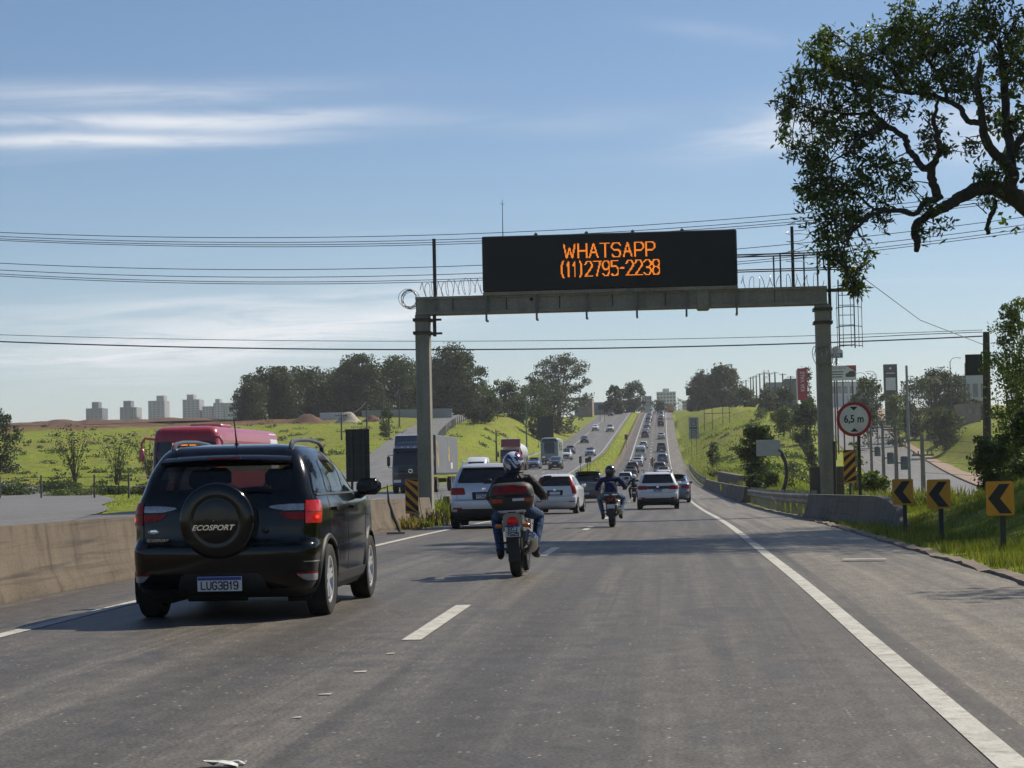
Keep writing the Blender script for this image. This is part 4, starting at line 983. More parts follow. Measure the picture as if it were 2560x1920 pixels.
    mb.lathe([(RR * .98, .10), (RR, .06), (RR, -.055), (RR * .985, -.082), (RR * .945, -.098), (RR * .90, -.104), (RR * .62, -.112), (RR * .60, -.110), (RR * .575, -.112), (RR * .3, -.116), (.001, -.117)], 56, 'Y', 0, M)
    spare = E('spare_wheel', mb, 'paint', smooth=30)
    mb = MB(); mb.lathe([(.010, -.008), (.008, .0), (.001, -.012)], 10, 'Y', 0, Matrix.Translation((-.02, -.150, .895))); E('lock_stud', mb, 'chrome', spare)
    text('model_badge', 'ECOSPORT', .066, V['chrome'], spare, (-.03, -.156, .835), (R(90), 0, 0), width=.385, depth=.008, shear=.35, bold=.0012)
    b = text('model_badge', 'ECOSPORT', .034, V['chrome'], body, (-.595, sh.rear(.595, .74) - .022, .722), (R(90), 0, -R(13)), width=.22, depth=.012, shear=.35)
    mb = MB(); M = Matrix.Translation((-.635, sh.rear(.635, .79) - .008, .80)) @ Matrix.Rotation(-R(8), 4, 'Z') @ Matrix.Diagonal((1, 1, .5, 1))
    mb.lathe([(.050, .006), (.050, -.003), (.045, -.006), (.041, -.003), (.041, .004)], 28, 'Y', 0, M); mb.lathe([(.036, -.001), (.001, -.003)], 20, 'Y', 0, M)
    E('oval_badge', mb, 'chrome', body)
    mb = MB(); mb.tube([(0, .78, 1.565), (0, .765, 1.60), (0, .72, 1.70), (0, .65, 1.83)], [.028, .010, .006, .004], 8); E('antenna', mb, 'trim')
    mb = MB(); mb.tube([(.12, .115, 1.165), (.30, .125, 1.185), (.44, .135, 1.18)], .012, 6); E('wiper', mb, 'trim')
    mb = MB(); mb.box((.40, .04, .80), (.06, .05, .03), bev=.01); E('tailgate_handle', mb, 'trim')
    return c.finish()
black_suv()

# ---- motorcycles and riders ------------------------------------------------
def skin_mesh(nodes, edges, sub=2):
    """grow a body over a skeleton: nodes name -> (position, radius)"""
    names = list(nodes); me = bpy.data.meshes.new('skeleton')
    me.from_pydata([nodes[k][0] for k in names], [(names.index(a), names.index(b)) for a, b in edges], [])
    ob = bpy.data.objects.new('skeleton', me); COL.objects.link(ob)
    sk = ob.modifiers.new('s', 'SKIN'); sk.use_smooth_shade = True; sk.branch_smoothing = .6
    for i, k in enumerate(names):
        r = nodes[k][1]; d = me.skin_vertices[0].data[i]; d.radius = r if isinstance(r, tuple) else (r, r); d.use_root = (i == 0)
    su = ob.modifiers.new('u', 'SUBSURF'); su.levels = sub; su.render_levels = sub
    bpy.context.view_layer.update()
    out = bpy.data.meshes.new_from_object(ob.evaluated_get(bpy.context.evaluated_depsgraph_get()))
    bpy.data.objects.remove(ob); bpy.data.meshes.remove(me); return out
def seg_dist(p, a, b):
    e = b - a; t = max(0, min(1, (p - a).dot(e) / max(e.length_squared, 1e-9))); return (p - a - e * t).length

def rider(name, label, loc, rz, lean, jacket, jeans, shoe, helmet_mats, skin, hi=True, group=None, pillow=1.0, wide=1.0, hunch=0.0):
    root = thing(name, label, 'person', loc, 0, group, rot=(0, lean, rz))
    w = wide
    N = {'pelvis': ((0, .33, .86), (.165 * w, .125)), 'waist': ((0, .38, .99), (.155 * w, .115)), 'chest': ((0, .47 + hunch, 1.13), (.185 * w, .135)), 'upper': ((0, .53 + hunch, 1.225), (.165 * w, .108)), 'neck': ((0, .575 + hunch, 1.30), .066), 'head': ((0, .60 + hunch, 1.39), .085)}
    ed = [('pelvis', 'waist'), ('waist', 'chest'), ('chest', 'upper'), ('upper', 'neck'), ('neck', 'head')]
    for s, q in ((-1, 'l'), (1, 'r')):
        N.update({'sh' + q: ((s * .19 * w, .54 + hunch, 1.205), .082), 'el' + q: ((s * .325 * w, .68 + hunch, 1.0), .064), 'wr' + q: ((s * .335, .93, .975), .040), 'ha' + q: ((s * .335, 1.005, .965), .036),
                  'hi' + q: ((s * .115, .37, .835), .105), 'kn' + q: ((s * .275 * w, .80, .745), .076), 'an' + q: ((s * .215, .52, .345), .052), 'he' + q: ((s * .215, .49, .275), .048), 'to' + q: ((s * .235, .70, .255), .040)})
        ed += [('upper', 'sh' + q), ('sh' + q, 'el' + q), ('el' + q, 'wr' + q), ('wr' + q, 'ha' + q), ('pelvis', 'hi' + q), ('hi' + q, 'kn' + q), ('kn' + q, 'an' + q), ('an' + q, 'he' + q), ('he' + q, 'to' + q)]
    me = skin_mesh(N, ed, 2 if hi else 1)
    ms = [jacket, jeans, shoe, skin]
    for m in ms: me.materials.append(m)
    cls = [(a, b, 1 if ('hi' in a or 'kn' in a) else 2 if ('an' in a or 'he' in a) else 3 if (a == 'neck') else 0) for a, b in ed if not (a == 'pelvis' and b[:2] == 'hi')]
    cls += [('pelvis', 'hil', 1), ('pelvis', 'hir', 1)]
    P = {k: Vector(v[0]) for k, v in N.items()}
    for f in me.polygons:
        c = f.center; best = min(cls, key=lambda e: seg_dist(c, P[e[0]], P[e[1]])); k = best[2]
        if k == 2 and c.z > .37: k = 1
        if k == 1 and c.z > .90 and abs(c.x) < .2: k = 0
        if k == 3 and c.z < 1.32: k = 0
        f.material_index = k; f.use_smooth = True
    link('body', me, root)
    # gloved fingers closed round the grips
    for s in (-1, 1):
        mb = MB(); base = Vector((s * .335, .99, .965))
        for i in range(4):
            x = s * (.300 + .024 * i); l = (.9, 1.0, .97, .8)[i]
            mb.tube([(x, .985, .985), (x, 1.035, .995), (x, 1.07 * 1, .972), (x, 1.062, .94), (x, 1.03 - .004 * l, .928)], [.012, .0115, .011, .010, .008], 6)
        mb.tube([(s * .292, .97, .965), (s * .285, 1.0, .942), (s * .30, 1.035, .932)], [.013, .012, .009], 6)
        mb.box((s * .335, .975, .972), (.095, .05, .035), bev=.012)
        mb.build('glove', shoe, root)
    # helmet: shell with graphics, visor, neck roll
    hb = MB(); hc = Vector((0, .615 + hunch, 1.41)); rw = []
    nl, nm = (20, 40) if hi else (8, 14)
    for i in range(nl + 1):
        a = math.pi * i / nl; row = []
        for j in range(nm + 1):
            b = 2 * math.pi * j / nm; x = .138 * math.sin(a) * math.cos(b); y = .165 * math.sin(a) * math.sin(b); z = .150 * math.cos(a)
            if z < -.05: y += .03 * max(0, math.sin(b)) * (-z - .05) / .1; x *= 1.0; z *= .92
            row.append((hc.x + x, hc.y + y, hc.z + z))
        rw.append(row)
    hb.grid(rw)
    h = hb.build('helmet', helmet_mats, root, 60)
    mb = MB(); rw = []
    for i in range(5):
        z = lerp(-.035, .055, i / 4); row = []
        for j in range(13):
            b = lerp(.22, math.pi - .22, j / 12); s_ = math.sqrt(max(0, 1 - (z / .15)**2)); row.append((hc.x + .1415 * s_ * math.cos(b), hc.y + .170 * s_ * math.sin(b), hc.z + z))
        rw.append(row)
    mb.grid(rw); mb.build('visor', V['glass'], h, 60)
    mb = MB(); mb.lathe([(.105, -.02), (.122, 0), (.112, .02)], 20, 'Z', 0, Matrix.Translation((0, .60 + hunch, 1.30))); mb.build('neck_roll', V['trim'], h, 60)
    return root

def motorcycle(name, label, loc, rz, lean, col, plate=None, case=True, hi=True, group=None, tail='round', lit=True):
    """rear wheel touches the ground at y = 0.31"""
    c = Car(name, label, 'motorcycle', loc, rz, group, True, {'paint': col}); c.root.rotation_euler = (0, lean, rz); E = c.emit
    def wheel(y, r, w):
        t = MB(); t.lathe([(r * .70, -w * .36), (r * .85, -w * .5), (r * .955, -w * .40), (r, 0), (r * .955, w * .40), (r * .85, w * .5), (r * .70, w * .36)], 32, 'X')
        o = t.build('wheel', V['tyre'], c.root, 45, (0, y, r))
        q = MB(); q.lathe([(r * .72, -.03), (r * .66, -.035), (r * .64, 0), (r * .66, .035), (r * .72, .03)], 32, 'X'); q.lathe([(.05, -.05), (.05, .05), (.001, .05)], 14, 'X')
        for i in range(6):
            M = Matrix.Rotation(i * math.pi / 3, 4, 'X'); q.box((0, 0, r * .36), (.025, .035, r * .64), 0, M)
        q.build('rim', V['rim'], o)
        d = MB(); d.lathe([(.12, -.052), (.12, -.058), (.06, -.058), (.06, -.052)], 24, 'X', close=True); d.build('brake_disc', V['chrome'], o)
        return o
    wheel(.31, .31, .145); wheel(1.70, .305, .11)
    mb = MB(); mb.tube([(-.10, .31, .31), (-.11, .55, .34), (-.10, .80, .38)], .028, 8); mb.tube([(.10, .31, .31), (.11, .55, .34), (.10, .80, .38)], .028, 8); mb.box((0, .62, .35), (.2, .05, .05)); E('swingarm', mb, 'trim')
    mb = MB(); mb.box((0, .88, .42), (.30, .42, .34), bev=.05); mb.box((0, 1.0, .62), (.22, .26, .18), bev=.04)
    for z in (.52, .56, .60, .64): mb.box((0, 1.02, z), (.26, .24, .012))
    E('engine', mb, mat('engine_metal', (.16, .16, .165), .4, .8, .2))
    mb = MB(); mb.tube([(.14, 1.05, .40), (.17, .85, .28), (.18, .62, .30), (.185, .45, .36)], .028, 10); E('exhaust_pipe', mb, 'chrome')
    mb = MB(); mb.tube([(.18, .56, .32), (.20, .40, .36), (.225, .15, .455), (.23, .06, .49)], [.045, .066, .066, .055], 14); ex = E('silencer', mb, mat('silencer_steel', (.42, .41, .40), .3, .9, .15))
    mb = MB(); mb.lathe([(.052, .0), (.050, -.02), (.03, -.03), (.03, .02)], 16, 'Y', 0, Matrix.Translation((.2305, .06, .492)) @ Matrix.Rotation(R(-18), 4, 'X')); E('silencer_cap', mb, 'chrome', ex)
    # tank, seat, tail
    mb = MB(); rw = []
    for y, w_, z0, z1 in ((.62, .10, .74, .80), (.72, .135, .70, .90), (.9, .16, .68, .97), (1.08, .15, .70, .98), (1.2, .09, .76, .92)):
        rw.append([(math.cos(a) * w_, y, lerp(z0, z1, .5) + math.sin(a) * (z1 - z0) / 2) for a in np.linspace(0, 2 * math.pi, 17)])
    mb.grid(rw); E('fuel_tank', mb, 'paint')
    mb = MB(); mb.box((0, .42, .775), (.25, .66, .10), bev=.04); E('seat', mb, 'trim')
    mb = MB(); mb.prism([(-.135, .56), (-.11, .76), (-.06, .79), (.06, .79), (.11, .76), (.135, .56), (.075, .60), (.06, .70), (-.06, .70), (-.075, .60)], -.03, .62, 'XZ'); E('tail_fairing', mb, 'paint')
    tl = MB()
    if tail == 'round': tl.lathe([(.075, .02), (.07, -.02), (.04, -.05), (.001, -.058)], 20, 'Y', 0, Matrix.Translation((0, -.02, .69)) @ Matrix.Diagonal((1, 1, .75, 1)))
    else:
        for s in (-1, 1): tl.prism([(s * .01, .665), (s * .035, .665), (s * .075, .73), (s * .045, .735)], -.05, .0, 'XZ')
    E('tail_light', tl, 'redlit' if lit else 'red')
    mb = MB(); mb.box((0, -.045, .585), (.155, .03, .02)); mb.box((0, .02, .55), (.12, .10, .02)); mb.prism([(-.075, .20), (-.06, .60), (.06, .60), (.075, .20)], .0, .02, 'XZ'); E('mudguard', mb, 'trim')
    mb = MB(); mb.box((0, -.062, .567 if plate else .52), (.187, .008, .136 if plate else .10), bev=.002); p = E('number_plate', mb, 'plate')
    if plate:
        mb = MB(); mb.box((0, -.068, .627), (.185, .004, .018)); E('plate_band', mb, 'plateblue', p)
        stroke_letters('plate_letters', plate[0], .105, .040, .010, V['ink'], p, (0, -.069, .590)); stroke_letters('plate_letters', plate[1], .14, .040, .010, V['ink'], p, (0, -.069, .533))
    for s in (-1, 1):
        mb = MB(); mb.cyl((s * .06, -.01, .635), (s * .13, -.02, .635), .010, 8); mb.lathe([(.024, .02), (.030, -.01), (.02, -.032), (.001, -.036)], 12, 'Y', 0, Matrix.Translation((s * .165, -.03, .635)) @ Matrix.Diagonal((1.7, 1, .95, 1))); E('indicator', mb, 'amber')
        mb = MB(); mb.tube([(s * .03, 1.50, .98), (s * .16, 1.40, 1.03), (s * .30, 1.12, 1.0), (s * .40, 1.02, .975)], .013, 8); mb.cyl((s * .285, 1.10, .995), (s * .405, 1.015, .972), .018, 8); E('handlebar', mb, 'trim')
        mb = MB(); mb.tube([(s * .27, 1.14, 1.0), (s * .30, 1.20, 1.12), (s * .36, 1.19, 1.17)], .007, 6); mb.box((s * .385, 1.185, 1.185), (.11, .025, .06), bev=.01); E('mirror', mb, 'trim')
        mb = MB(); mb.cyl((s * .09, 1.70, .305), (s * .10, 1.50, .95), .025, 8); E('fork', mb, 'chrome')
        mb = MB(); mb.cyl((s * .10, .62, .335), (s * .27, .60, .325), .016, 8); mb.cyl((s * .10, .40, .42), (s * .24, .36, .42), .012, 8); E('footrest', mb, 'trim')
        mb = MB(); mb.tube([(s * .12, .42, .80), (s * .15, .18, .80), (s * .135, -.02, .80), (s * .05, -.07, .80)], .011, 8); E('grab_rail', mb, 'rim')
    mb = MB(); mb.prism([(-.16, .72), (-.12, 1.02), (-.06, 1.10), (.06, 1.10), (.12, 1.02), (.16, .72)], 1.52, 1.62, 'XZ'); E('headlamp_fairing', mb, 'paint')
    if case:
        def ring(z, s, yc):
            return [(.275 * s * math.copysign(abs(math.cos(a))**.55, math.cos(a)), yc + .195 * s * math.copysign(abs(math.sin(a))**.62, math.sin(a)), z) for a in np.linspace(0, 2 * math.pi, 33)]
        box = MB(); box.grid([ring(.825, .80, .10), ring(.835, .86, .10), ring(.90, .96, .10), ring(.985, 1.0, .10)]); r0 = ring(.825, .80, .10)[:-1]; box.add(r0, [tuple(range(32))])
        cs = E('top_case', box, 'trim', smooth=50)
        lid = MB(); lid.grid([ring(.995, 1.005, .10), ring(1.05, .98, .10), ring(1.10, .92, .105), ring(1.135, .80, .11), ring(1.155, .55, .115)]); r1 = ring(1.155, .55, .115)[:-1]; lid.add(r1, [tuple(range(32))])
        ld = E('top_case_lid', lid, 'trim', cs, 50)
        def on(z0, z1, x0, x1, mk, nm, o=.006):
            g = []
            for z in np.linspace(z0, z1, 5):
                s = np.interp(z, [.825, .835, .90, .985, .995, 1.05, 1.10, 1.135], [.80, .86, .96, 1.0, 1.005, .98, .92, .80]); row = []
                for x in np.linspace(x0, x1, 9):
                    cc = min(.999, abs(x) / (.275 * s)); an = math.acos(cc**(1 / .55)); row.append((x, .10 - .195 * s * math.sin(an)**.62 - o, z))
                g.append(row)
            q = MB(); q.grid(g); return E(nm, q, mk, cs, 60)
        on(1.02, 1.105, -.20, -.085, 'red', 'case_lens'); on(1.02, 1.125, -.08, .08, 'red', 'case_lens', .008); on(1.02, 1.105, .085, .20, 'red', 'case_lens')
        on(.915, .962, -.235, -.10, 'redorange', 'case_reflector'); on(.93, .962, .02, .165, 'plate', 'case_sticker'); on(.915, .962, .17, .24, 'redorange', 'case_reflector')
        on(.99, 1.0, -.25, .25, 'seam', 'case_seam')
        mb = MB(); mb.tube([(-.10, .0, .80), (-.16, -.04, .812), (0, -.085, .812), (.16, -.04, .812), (.10, .0, .80)], .010, 8); mb.box((0, .1, .81), (.22, .30, .015)); E('case_rack', mb, 'rim')
    return c.root
V['redorange'] = mat('orange_reflector', (.42, .045, .02), .25, 0, .15, 10, coat=.5)
def cloth(name, col, rough=.85, fold=11.0, depth=.035):
    """creased fabric"""
    m, n, b = _new_mat(name); v = _coord(n, 'Object', (1, 1, .55)); f = _noise(n, v, fold, 3, .6, 1.2); w = _noise(n, v, 90, 2, .7)
    _lnk(n, _ramp(n, f, ((.3, tuple(c * .55 for c in col)), (.5, col), (.72, tuple(min(1, c * 1.6) for c in col)))), b.inputs['Base Color']); b.inputs['Roughness'].default_value = rough; b.inputs['Specular IOR Level'].default_value = .3
    _bump(n, b, _math(n, 'ADD', f, _math(n, 'MULTIPLY', w, .05)), 1.0, depth); MATS[name] = m; return m
JEAN = cloth('blue_jeans', (.030, .062, .135)); LEATHER = cloth('black_jacket', (.010, .010, .011), .62, 9, .05)
SHOE = mat('dark_shoe', (.022, .020, .018), .7, var=.2); SKIN = mat('skin_tone', (.38, .22, .15), .55, var=.1)
def graphic(name, a, b_, c_, sc=5.0):
    m, n, b = _new_mat(name); v = _coord(n, 'Object'); f = _noise(n, v, sc, 2, .5, 1.6)
    col = _ramp(n, f, ((0.0, b_), (.42, b_), (.425, a), (.61, a), (.615, c_)), 'CONSTANT'); _lnk(n, col, b.inputs['Base Color'])
    b.inputs['Roughness'].default_value = .15; b.inputs['Coat Weight'].default_value = .8; MATS[name] = m; return m
HGR = graphic('helmet_graphic', (.018, .028, .085), (.60, .61, .65), (.40, .02, .03)); HGK = graphic('helmet_dark_graphic', (.012, .012, .014), (.014, .014, .018), (.22, .22, .24), 7)
HB, HW, HR_ = mat('helmet_blue', (.018, .028, .085), .12, 0, .1, coat=.8), mat('helmet_white', (.62, .63, .66), .12, 0, .06, coat=.8), mat('helmet_red', (.45, .02, .03), .12, 0, .1, coat=.8)
HK = mat('helmet_black', (.012, .012, .014), .15, 0, .1, coat=.8); HG = mat('helmet_grey', (.25, .25, .26), .2, 0, .1, coat=.6)
x1, y1 = -1.92, 25.0; l1 = R(-2.0)
motorcycle('motorcycle', 'motorcycle with red lensed top case, nearest bike between the lanes', (x1, y1 - .31, gz(x1, y1)), 0, l1, mat('bike_silver_grey', (.22, .21, .19), .35, .6, .1), ('ECJ', '7G25'))
rider('person', 'rider in black jacket, blue jeans and blue white red helmet', (x1, y1 - .31 + .10, gz(x1, y1) - .02), 0, l1, LEATHER, JEAN, SHOE, HGR, SKIN)
x2, y2 = -1.50, 50.2
JK2 = cloth('blue_jacket', (.012, .020, .065)); JN2 = cloth('faded_jeans', (.10, .15, .22))
motorcycle('motorcycle', 'black motorcycle with V shaped tail light beside the white SUV', (x2, y2 - .31, gz(x2, y2)), 0, R(-1.2), V['trim'], None, False, tail='vee')
rider('person', 'rider in dark blue jacket and faded jeans with a black helmet', (x2, y2 - .31 - .02, gz(x2, y2) - .03), 0, R(-1.2), JK2, JN2, SHOE, HGK, SKIN, wide=1.1)
x3, y3 = -2.10, 112.0
motorcycle('motorcycle', 'small dark motorcycle with its rider between white hatchback and white SUV', (x3, y3 - .31, gz(x3, y3)), 0, 0, V['trim'], None, False, lit=False)
rider('person', 'rider in black clothes with a white helmet', (x3, y3 - .25, gz(x3, y3) - .02), 0, 0, LEATHER, mat('black_trousers', (.014, .014, .015), .9, var=.2), SHOE, HW, SKIN, hi=False)
x4, y4 = -3.05, 318.0
motorcycle('motorcycle', 'distant red motorcycle beside the white van', (x4, y4, gz(x4, y4)), 0, 0, mat('bike_red', (.35, .02, .02), .3, 0, .1), None, False, lit=False)
rider('person', 'distant rider in a red jacket beside the white van', (x4, y4, gz(x4, y4)), 0, 0, mat('red_jacket', (.20, .02, .02), .8, var=.2), MATS['black_trousers'], SHOE, HK, SKIN, hi=False)

# ---- cars near enough to show their parts ----------------------------------
P_WHITE = paint('white_paint', (.66, .67, .69)); P_SILVER = paint('silver_paint', (.42, .44, .48), .55, .35); P_PEARL = paint('pale_silver_paint', (.52, .55, .60), .35, .35)
P_GREY = paint('grey_paint', (.09, .095, .105), .4); P_DARK = paint('charcoal_paint', (.022, .023, .026), .2); P_BLUE = paint('blue_grey_paint', (.13, .18, .26), .4); P_RED = paint('red_paint', (.28, .02, .02)); P_BLACK = paint('plain_black_paint', (.008, .008, .009))
def on_road(u, y): x = float(xo(y)) + u; return (x, y, gz(x, y) + .005)
def on_opp(u, y): x = float(xo(y)) + u; return (x, y, float(oz(y)) + .01)
car('suv', 'compact_suv', 'pale silver SUV with roof rails right behind the gantry post', 'car', (-4.78, 51.6, gz(-4.7, 52)), R(1), P_PEARL, 4.40, 1.82, 1.66, plate='FCN4I18', opts=('rails', 'chromerail', 'clad', 'lowdark', 'lowdark'))
car('hatch', 'hatchback', 'white tall hatchback with upright red tail lights along its rear pillars', 'car', (-4.50, 78.0, gz(-4.5, 78)), R(-3), P_WHITE, 3.99, 1.695, 1.53, plate='', opts=('fit',))
car('pickup', 'pickup_truck', 'dark grey double cab pickup ahead of the white hatchback', 'pickup truck', (-4.85, 114.0, gz(-4.8, 114)), R(-2), P_GREY, 4.95, 1.84, 1.75, plate='', opts=('rails',))
car('suv', 'compact_suv', 'white SUV with black light band and roof bars in the inner lane', 'car', (-.62, 85.6, gz(-.6, 86)), 0, P_WHITE, 4.20, 1.78, 1.57, plate='BRT2E19', opts=('rails', 'bars', 'clad', 'bar', 'lowdark'))
car('sedan', 'sedan_car', 'blue grey sedan half hidden beyond the white SUV', 'car', (.02, 106.0, gz(0, 106)), R(-1), P_BLUE, 4.45, 1.78, 1.48, plate='', opts=('darkmirror',))
car('hatch', 'hatchback', 'white hatchback ahead of the small dark motorcycle', 'car', (-4.95, 215.0, gz(-5, 215)), 0, P_PEARL, 3.95, 1.70, 1.50, plate='')
# the long queue up the hill: outer lane, then inner lane
G_Q = 'cars queueing up the hill'
Q = [  # kind, lane offset, distance, paint, label
    ('sedan', -4.15, 262, P_DARK, 'dark sedan following a black SUV in the outer lane'), ('suv', -4.15, 284, P_BLACK, 'black SUV leading the dark sedan in the outer lane'),
    ('sedan', -3.85, 322, P_SILVER, 'silver sedan close behind the white sedan'), ('sedan', -3.9, 338, P_WHITE, 'white sedan just behind the white van'),
    ('hatch', -3.6, 418, P_WHITE, 'white hatchback just ahead of the white van'), ('suv', -3.7, 480, P_GREY, 'grey SUV second ahead of the white van'), ('sedan', -3.75, 512, P_SILVER, 'silver sedan third ahead of the white van'),
    ('sedan', -3.7, 548, P_PEARL, 'pale sedan climbing the hill in the outer lane'), ('hatch', -3.7, 572, P_SILVER, 'silver hatchback climbing behind a grey car'), ('hatch', -3.75, 596, P_GREY, 'grey hatchback midway up the hill in the outer lane'), ('sedan', -3.7, 622, P_BLUE, 'blue grey sedan high on the hill in the outer lane'), ('suv', -3.7, 650, P_WHITE, 'white SUV high on the hill in the outer lane'),
    ('hatch', -3.8, 678, P_PEARL, 'pale hatchback near the hilltop in the outer lane'), ('sedan', -3.7, 704, P_WHITE, 'white sedan near the hilltop in the outer lane'), ('suv', -3.7, 730, P_DARK, 'charcoal SUV at the hilltop in the outer lane'), ('hatch', -3.7, 758, P_SILVER, 'silver hatchback cresting the hill in the outer lane'), ('sedan', -3.7, 790, P_WHITE, 'white sedan on the brow of the hill'),
    ('sedan', .05, 252, P_WHITE, 'white sedan showing over the roof of the white SUV'), ('suv', -.35, 280, P_GREY, 'grey SUV ahead of the white sedan in the inner lane'), ('suv', .1, 338, P_BLUE, 'blue grey SUV in the inner lane'), ('sedan', .1, 362, P_BLUE, 'blue grey sedan ahead of the blue grey SUV'),
    ('pickup', 0, 398, P_BLACK, 'black pickup in the inner lane below the grey verge sign'), ('sedan', .1, 468, P_SILVER, 'silver sedan alone in a gap of the inner lane'), ('suv', -.1, 560, P_BLACK, 'black SUV ahead of the gap in the inner lane'), ('pickup', -.25, 582, P_DARK, 'charcoal pickup high in the inner lane'),
    ('sedan', -.1, 606, P_RED, 'dark red sedan high in the inner lane'), ('hatch', 0, 630, P_PEARL, 'pale hatchback high in the inner lane'), ('sedan', -.1, 655, P_SILVER, 'silver sedan near the top of the inner lane'), ('suv', -.2, 682, P_GREY, 'grey SUV behind the black truck'), ('sedan', -.1, 706, P_DARK, 'charcoal sedan right behind the black truck'), ('hatch', .2, 790, P_SILVER, 'silver hatchback beyond the black truck at the brow'),
    ('sedan', -3.75, 534, P_DARK, 'charcoal sedan between the silver and pale sedans on the climb'), ('suv', -3.7, 610, P_SILVER, 'silver SUV right ahead of the grey hatchback on the climb'), ('hatch', -3.7, 636, P_BLACK, 'black hatchback behind the white SUV high on the hill'), ('suv', -3.75, 691, P_GREY, 'grey SUV between two pale cars near the hilltop'), ('sedan', -3.7, 717, P_SILVER, 'silver sedan behind the charcoal SUV at the hilltop'), ('suv', -3.6, 744, P_WHITE, 'white SUV behind the silver hatchback at the crest'), ('hatch', 0, 643, P_BLACK, 'black hatchback between two pale cars in the inner lane'), ('sedan', -.1, 668, P_WHITE, 'white sedan behind the grey SUV in the inner lane'), ('suv', 0, 618, P_SILVER, 'silver SUV behind the pale hatchback in the inner lane'), ('sedan', -3.7, 774, P_DARK, 'charcoal sedan on the brow in the outer lane')]
DIM = {'hatch': (3.95, 1.70, 1.50), 'sedan': (4.4, 1.75, 1.46), 'suv': (4.35, 1.80, 1.64), 'pickup': (5.1, 1.86, 1.78), 'van': (5.6, 2.0, 2.45)}
_lo = {}
def far_car(kind, label, loc, rz, col, cat, group, front=False, nm=None):
    """far cars share one mesh for each kind; only the paint differs"""
    key = (kind, front); nm = nm or {'hatch': 'hatchback', 'sedan': 'sedan_car', 'suv': 'suv_car', 'pickup': 'pickup_truck', 'van': 'van'}[kind]
    if key not in _lo:
        o = car(kind, nm, label, cat, (0, 0, 0), 0, P_WHITE, *DIM[kind], group=group, parts=False, front=front); _lo[key] = o.data; bpy.data.objects.remove(o)
    o = link(nm, _lo[key], None, loc, (0, 0, rz)); s = o.material_slots[0]; s.link = 'OBJECT'; s.material = col
    return tag(o, label, cat, group)
def pitch(o, zf): y = o.location.y; o.rotation_euler.x = math.atan(float(zf(y + 4) - zf(y)) / 4.0) * (1 if abs(o.rotation_euler.z) < 1 else -1)
for kind, u, y, col, label in Q:
    pitch(far_car(kind, label, on_road(u, y), 0, col, 'car', G_Q), hz)
c = car('van', 'passenger_van', 'white passenger van with two rear windows climbing the outer lane', 'van', on_road(-3.75, 358), 0, P_WHITE, 5.6, 2.02, 2.55, parts=True, hi=False); pitch(c, hz)
# oncoming traffic
G_O = 'cars coming down the opposite carriageway'
for kind, u, y, col, label in [('suv', -13.6, 258, P_DARK, 'charcoal SUV coming in front of the dark coach'), ('sedan', -16.6, 262, P_BLUE, 'blue grey sedan coming down left of the charcoal SUV'), ('pickup', -15.0, 318, P_WHITE, 'white pickup half hidden behind the dark coach'),
        ('sedan', -16.5, 368, P_BLACK, 'black sedan coming down behind the dark coach'), ('sedan', -12.2, 348, P_SILVER, 'silver sedan oncoming next to the grass median'), ('hatch', -16.2, 432, P_DARK, 'charcoal hatchback oncoming behind the black sedan'), ('suv', -16.6, 515, P_WHITE, 'white SUV oncoming in the outside lane'),
        ('pickup', -12.6, 505, P_WHITE, 'white pickup oncoming next to the grass median'), ('sedan', -16.6, 665, P_DARK, 'charcoal sedan with glaring headlight oncoming below the hilltop'), ('suv', -13.2, 705, P_BLUE, 'blue grey SUV oncoming near the hilltop'), ('sedan', -15.6, 775, P_WHITE, 'white sedan oncoming over the brow'), ('hatch', -13.0, 765, P_PEARL, 'pale hatchback oncoming over the brow'), ('suv', -9.5 - 2, 800, P_RED, 'red SUV oncoming over the brow')]:
    L_ = DIM[kind][0]; x, yy, z = on_opp(u, y); pitch(far_car(kind, label, (x, yy + L_, float(oz(yy + L_)) + .01), math.pi, col, 'car', G_O, True), oz)
far_car('van', 'white van parked on the slip lane behind the truck trailer', (-16.2, 172, gz(-16.2, 168) + .01), math.pi, P_WHITE, 'van', None, True)
for x, y, k, col, lab in ((-40.5, 620, 'van', P_WHITE, 'white van standing beside the roadside yard on the hilltop'), (-37.5, 628, 'hatch', P_WHITE, 'white car standing beside the white van on the hilltop')):
    far_car(k, lab, (x, y, gz(x, y)), R(70), col, 'car' if k != 'van' else 'van', None)

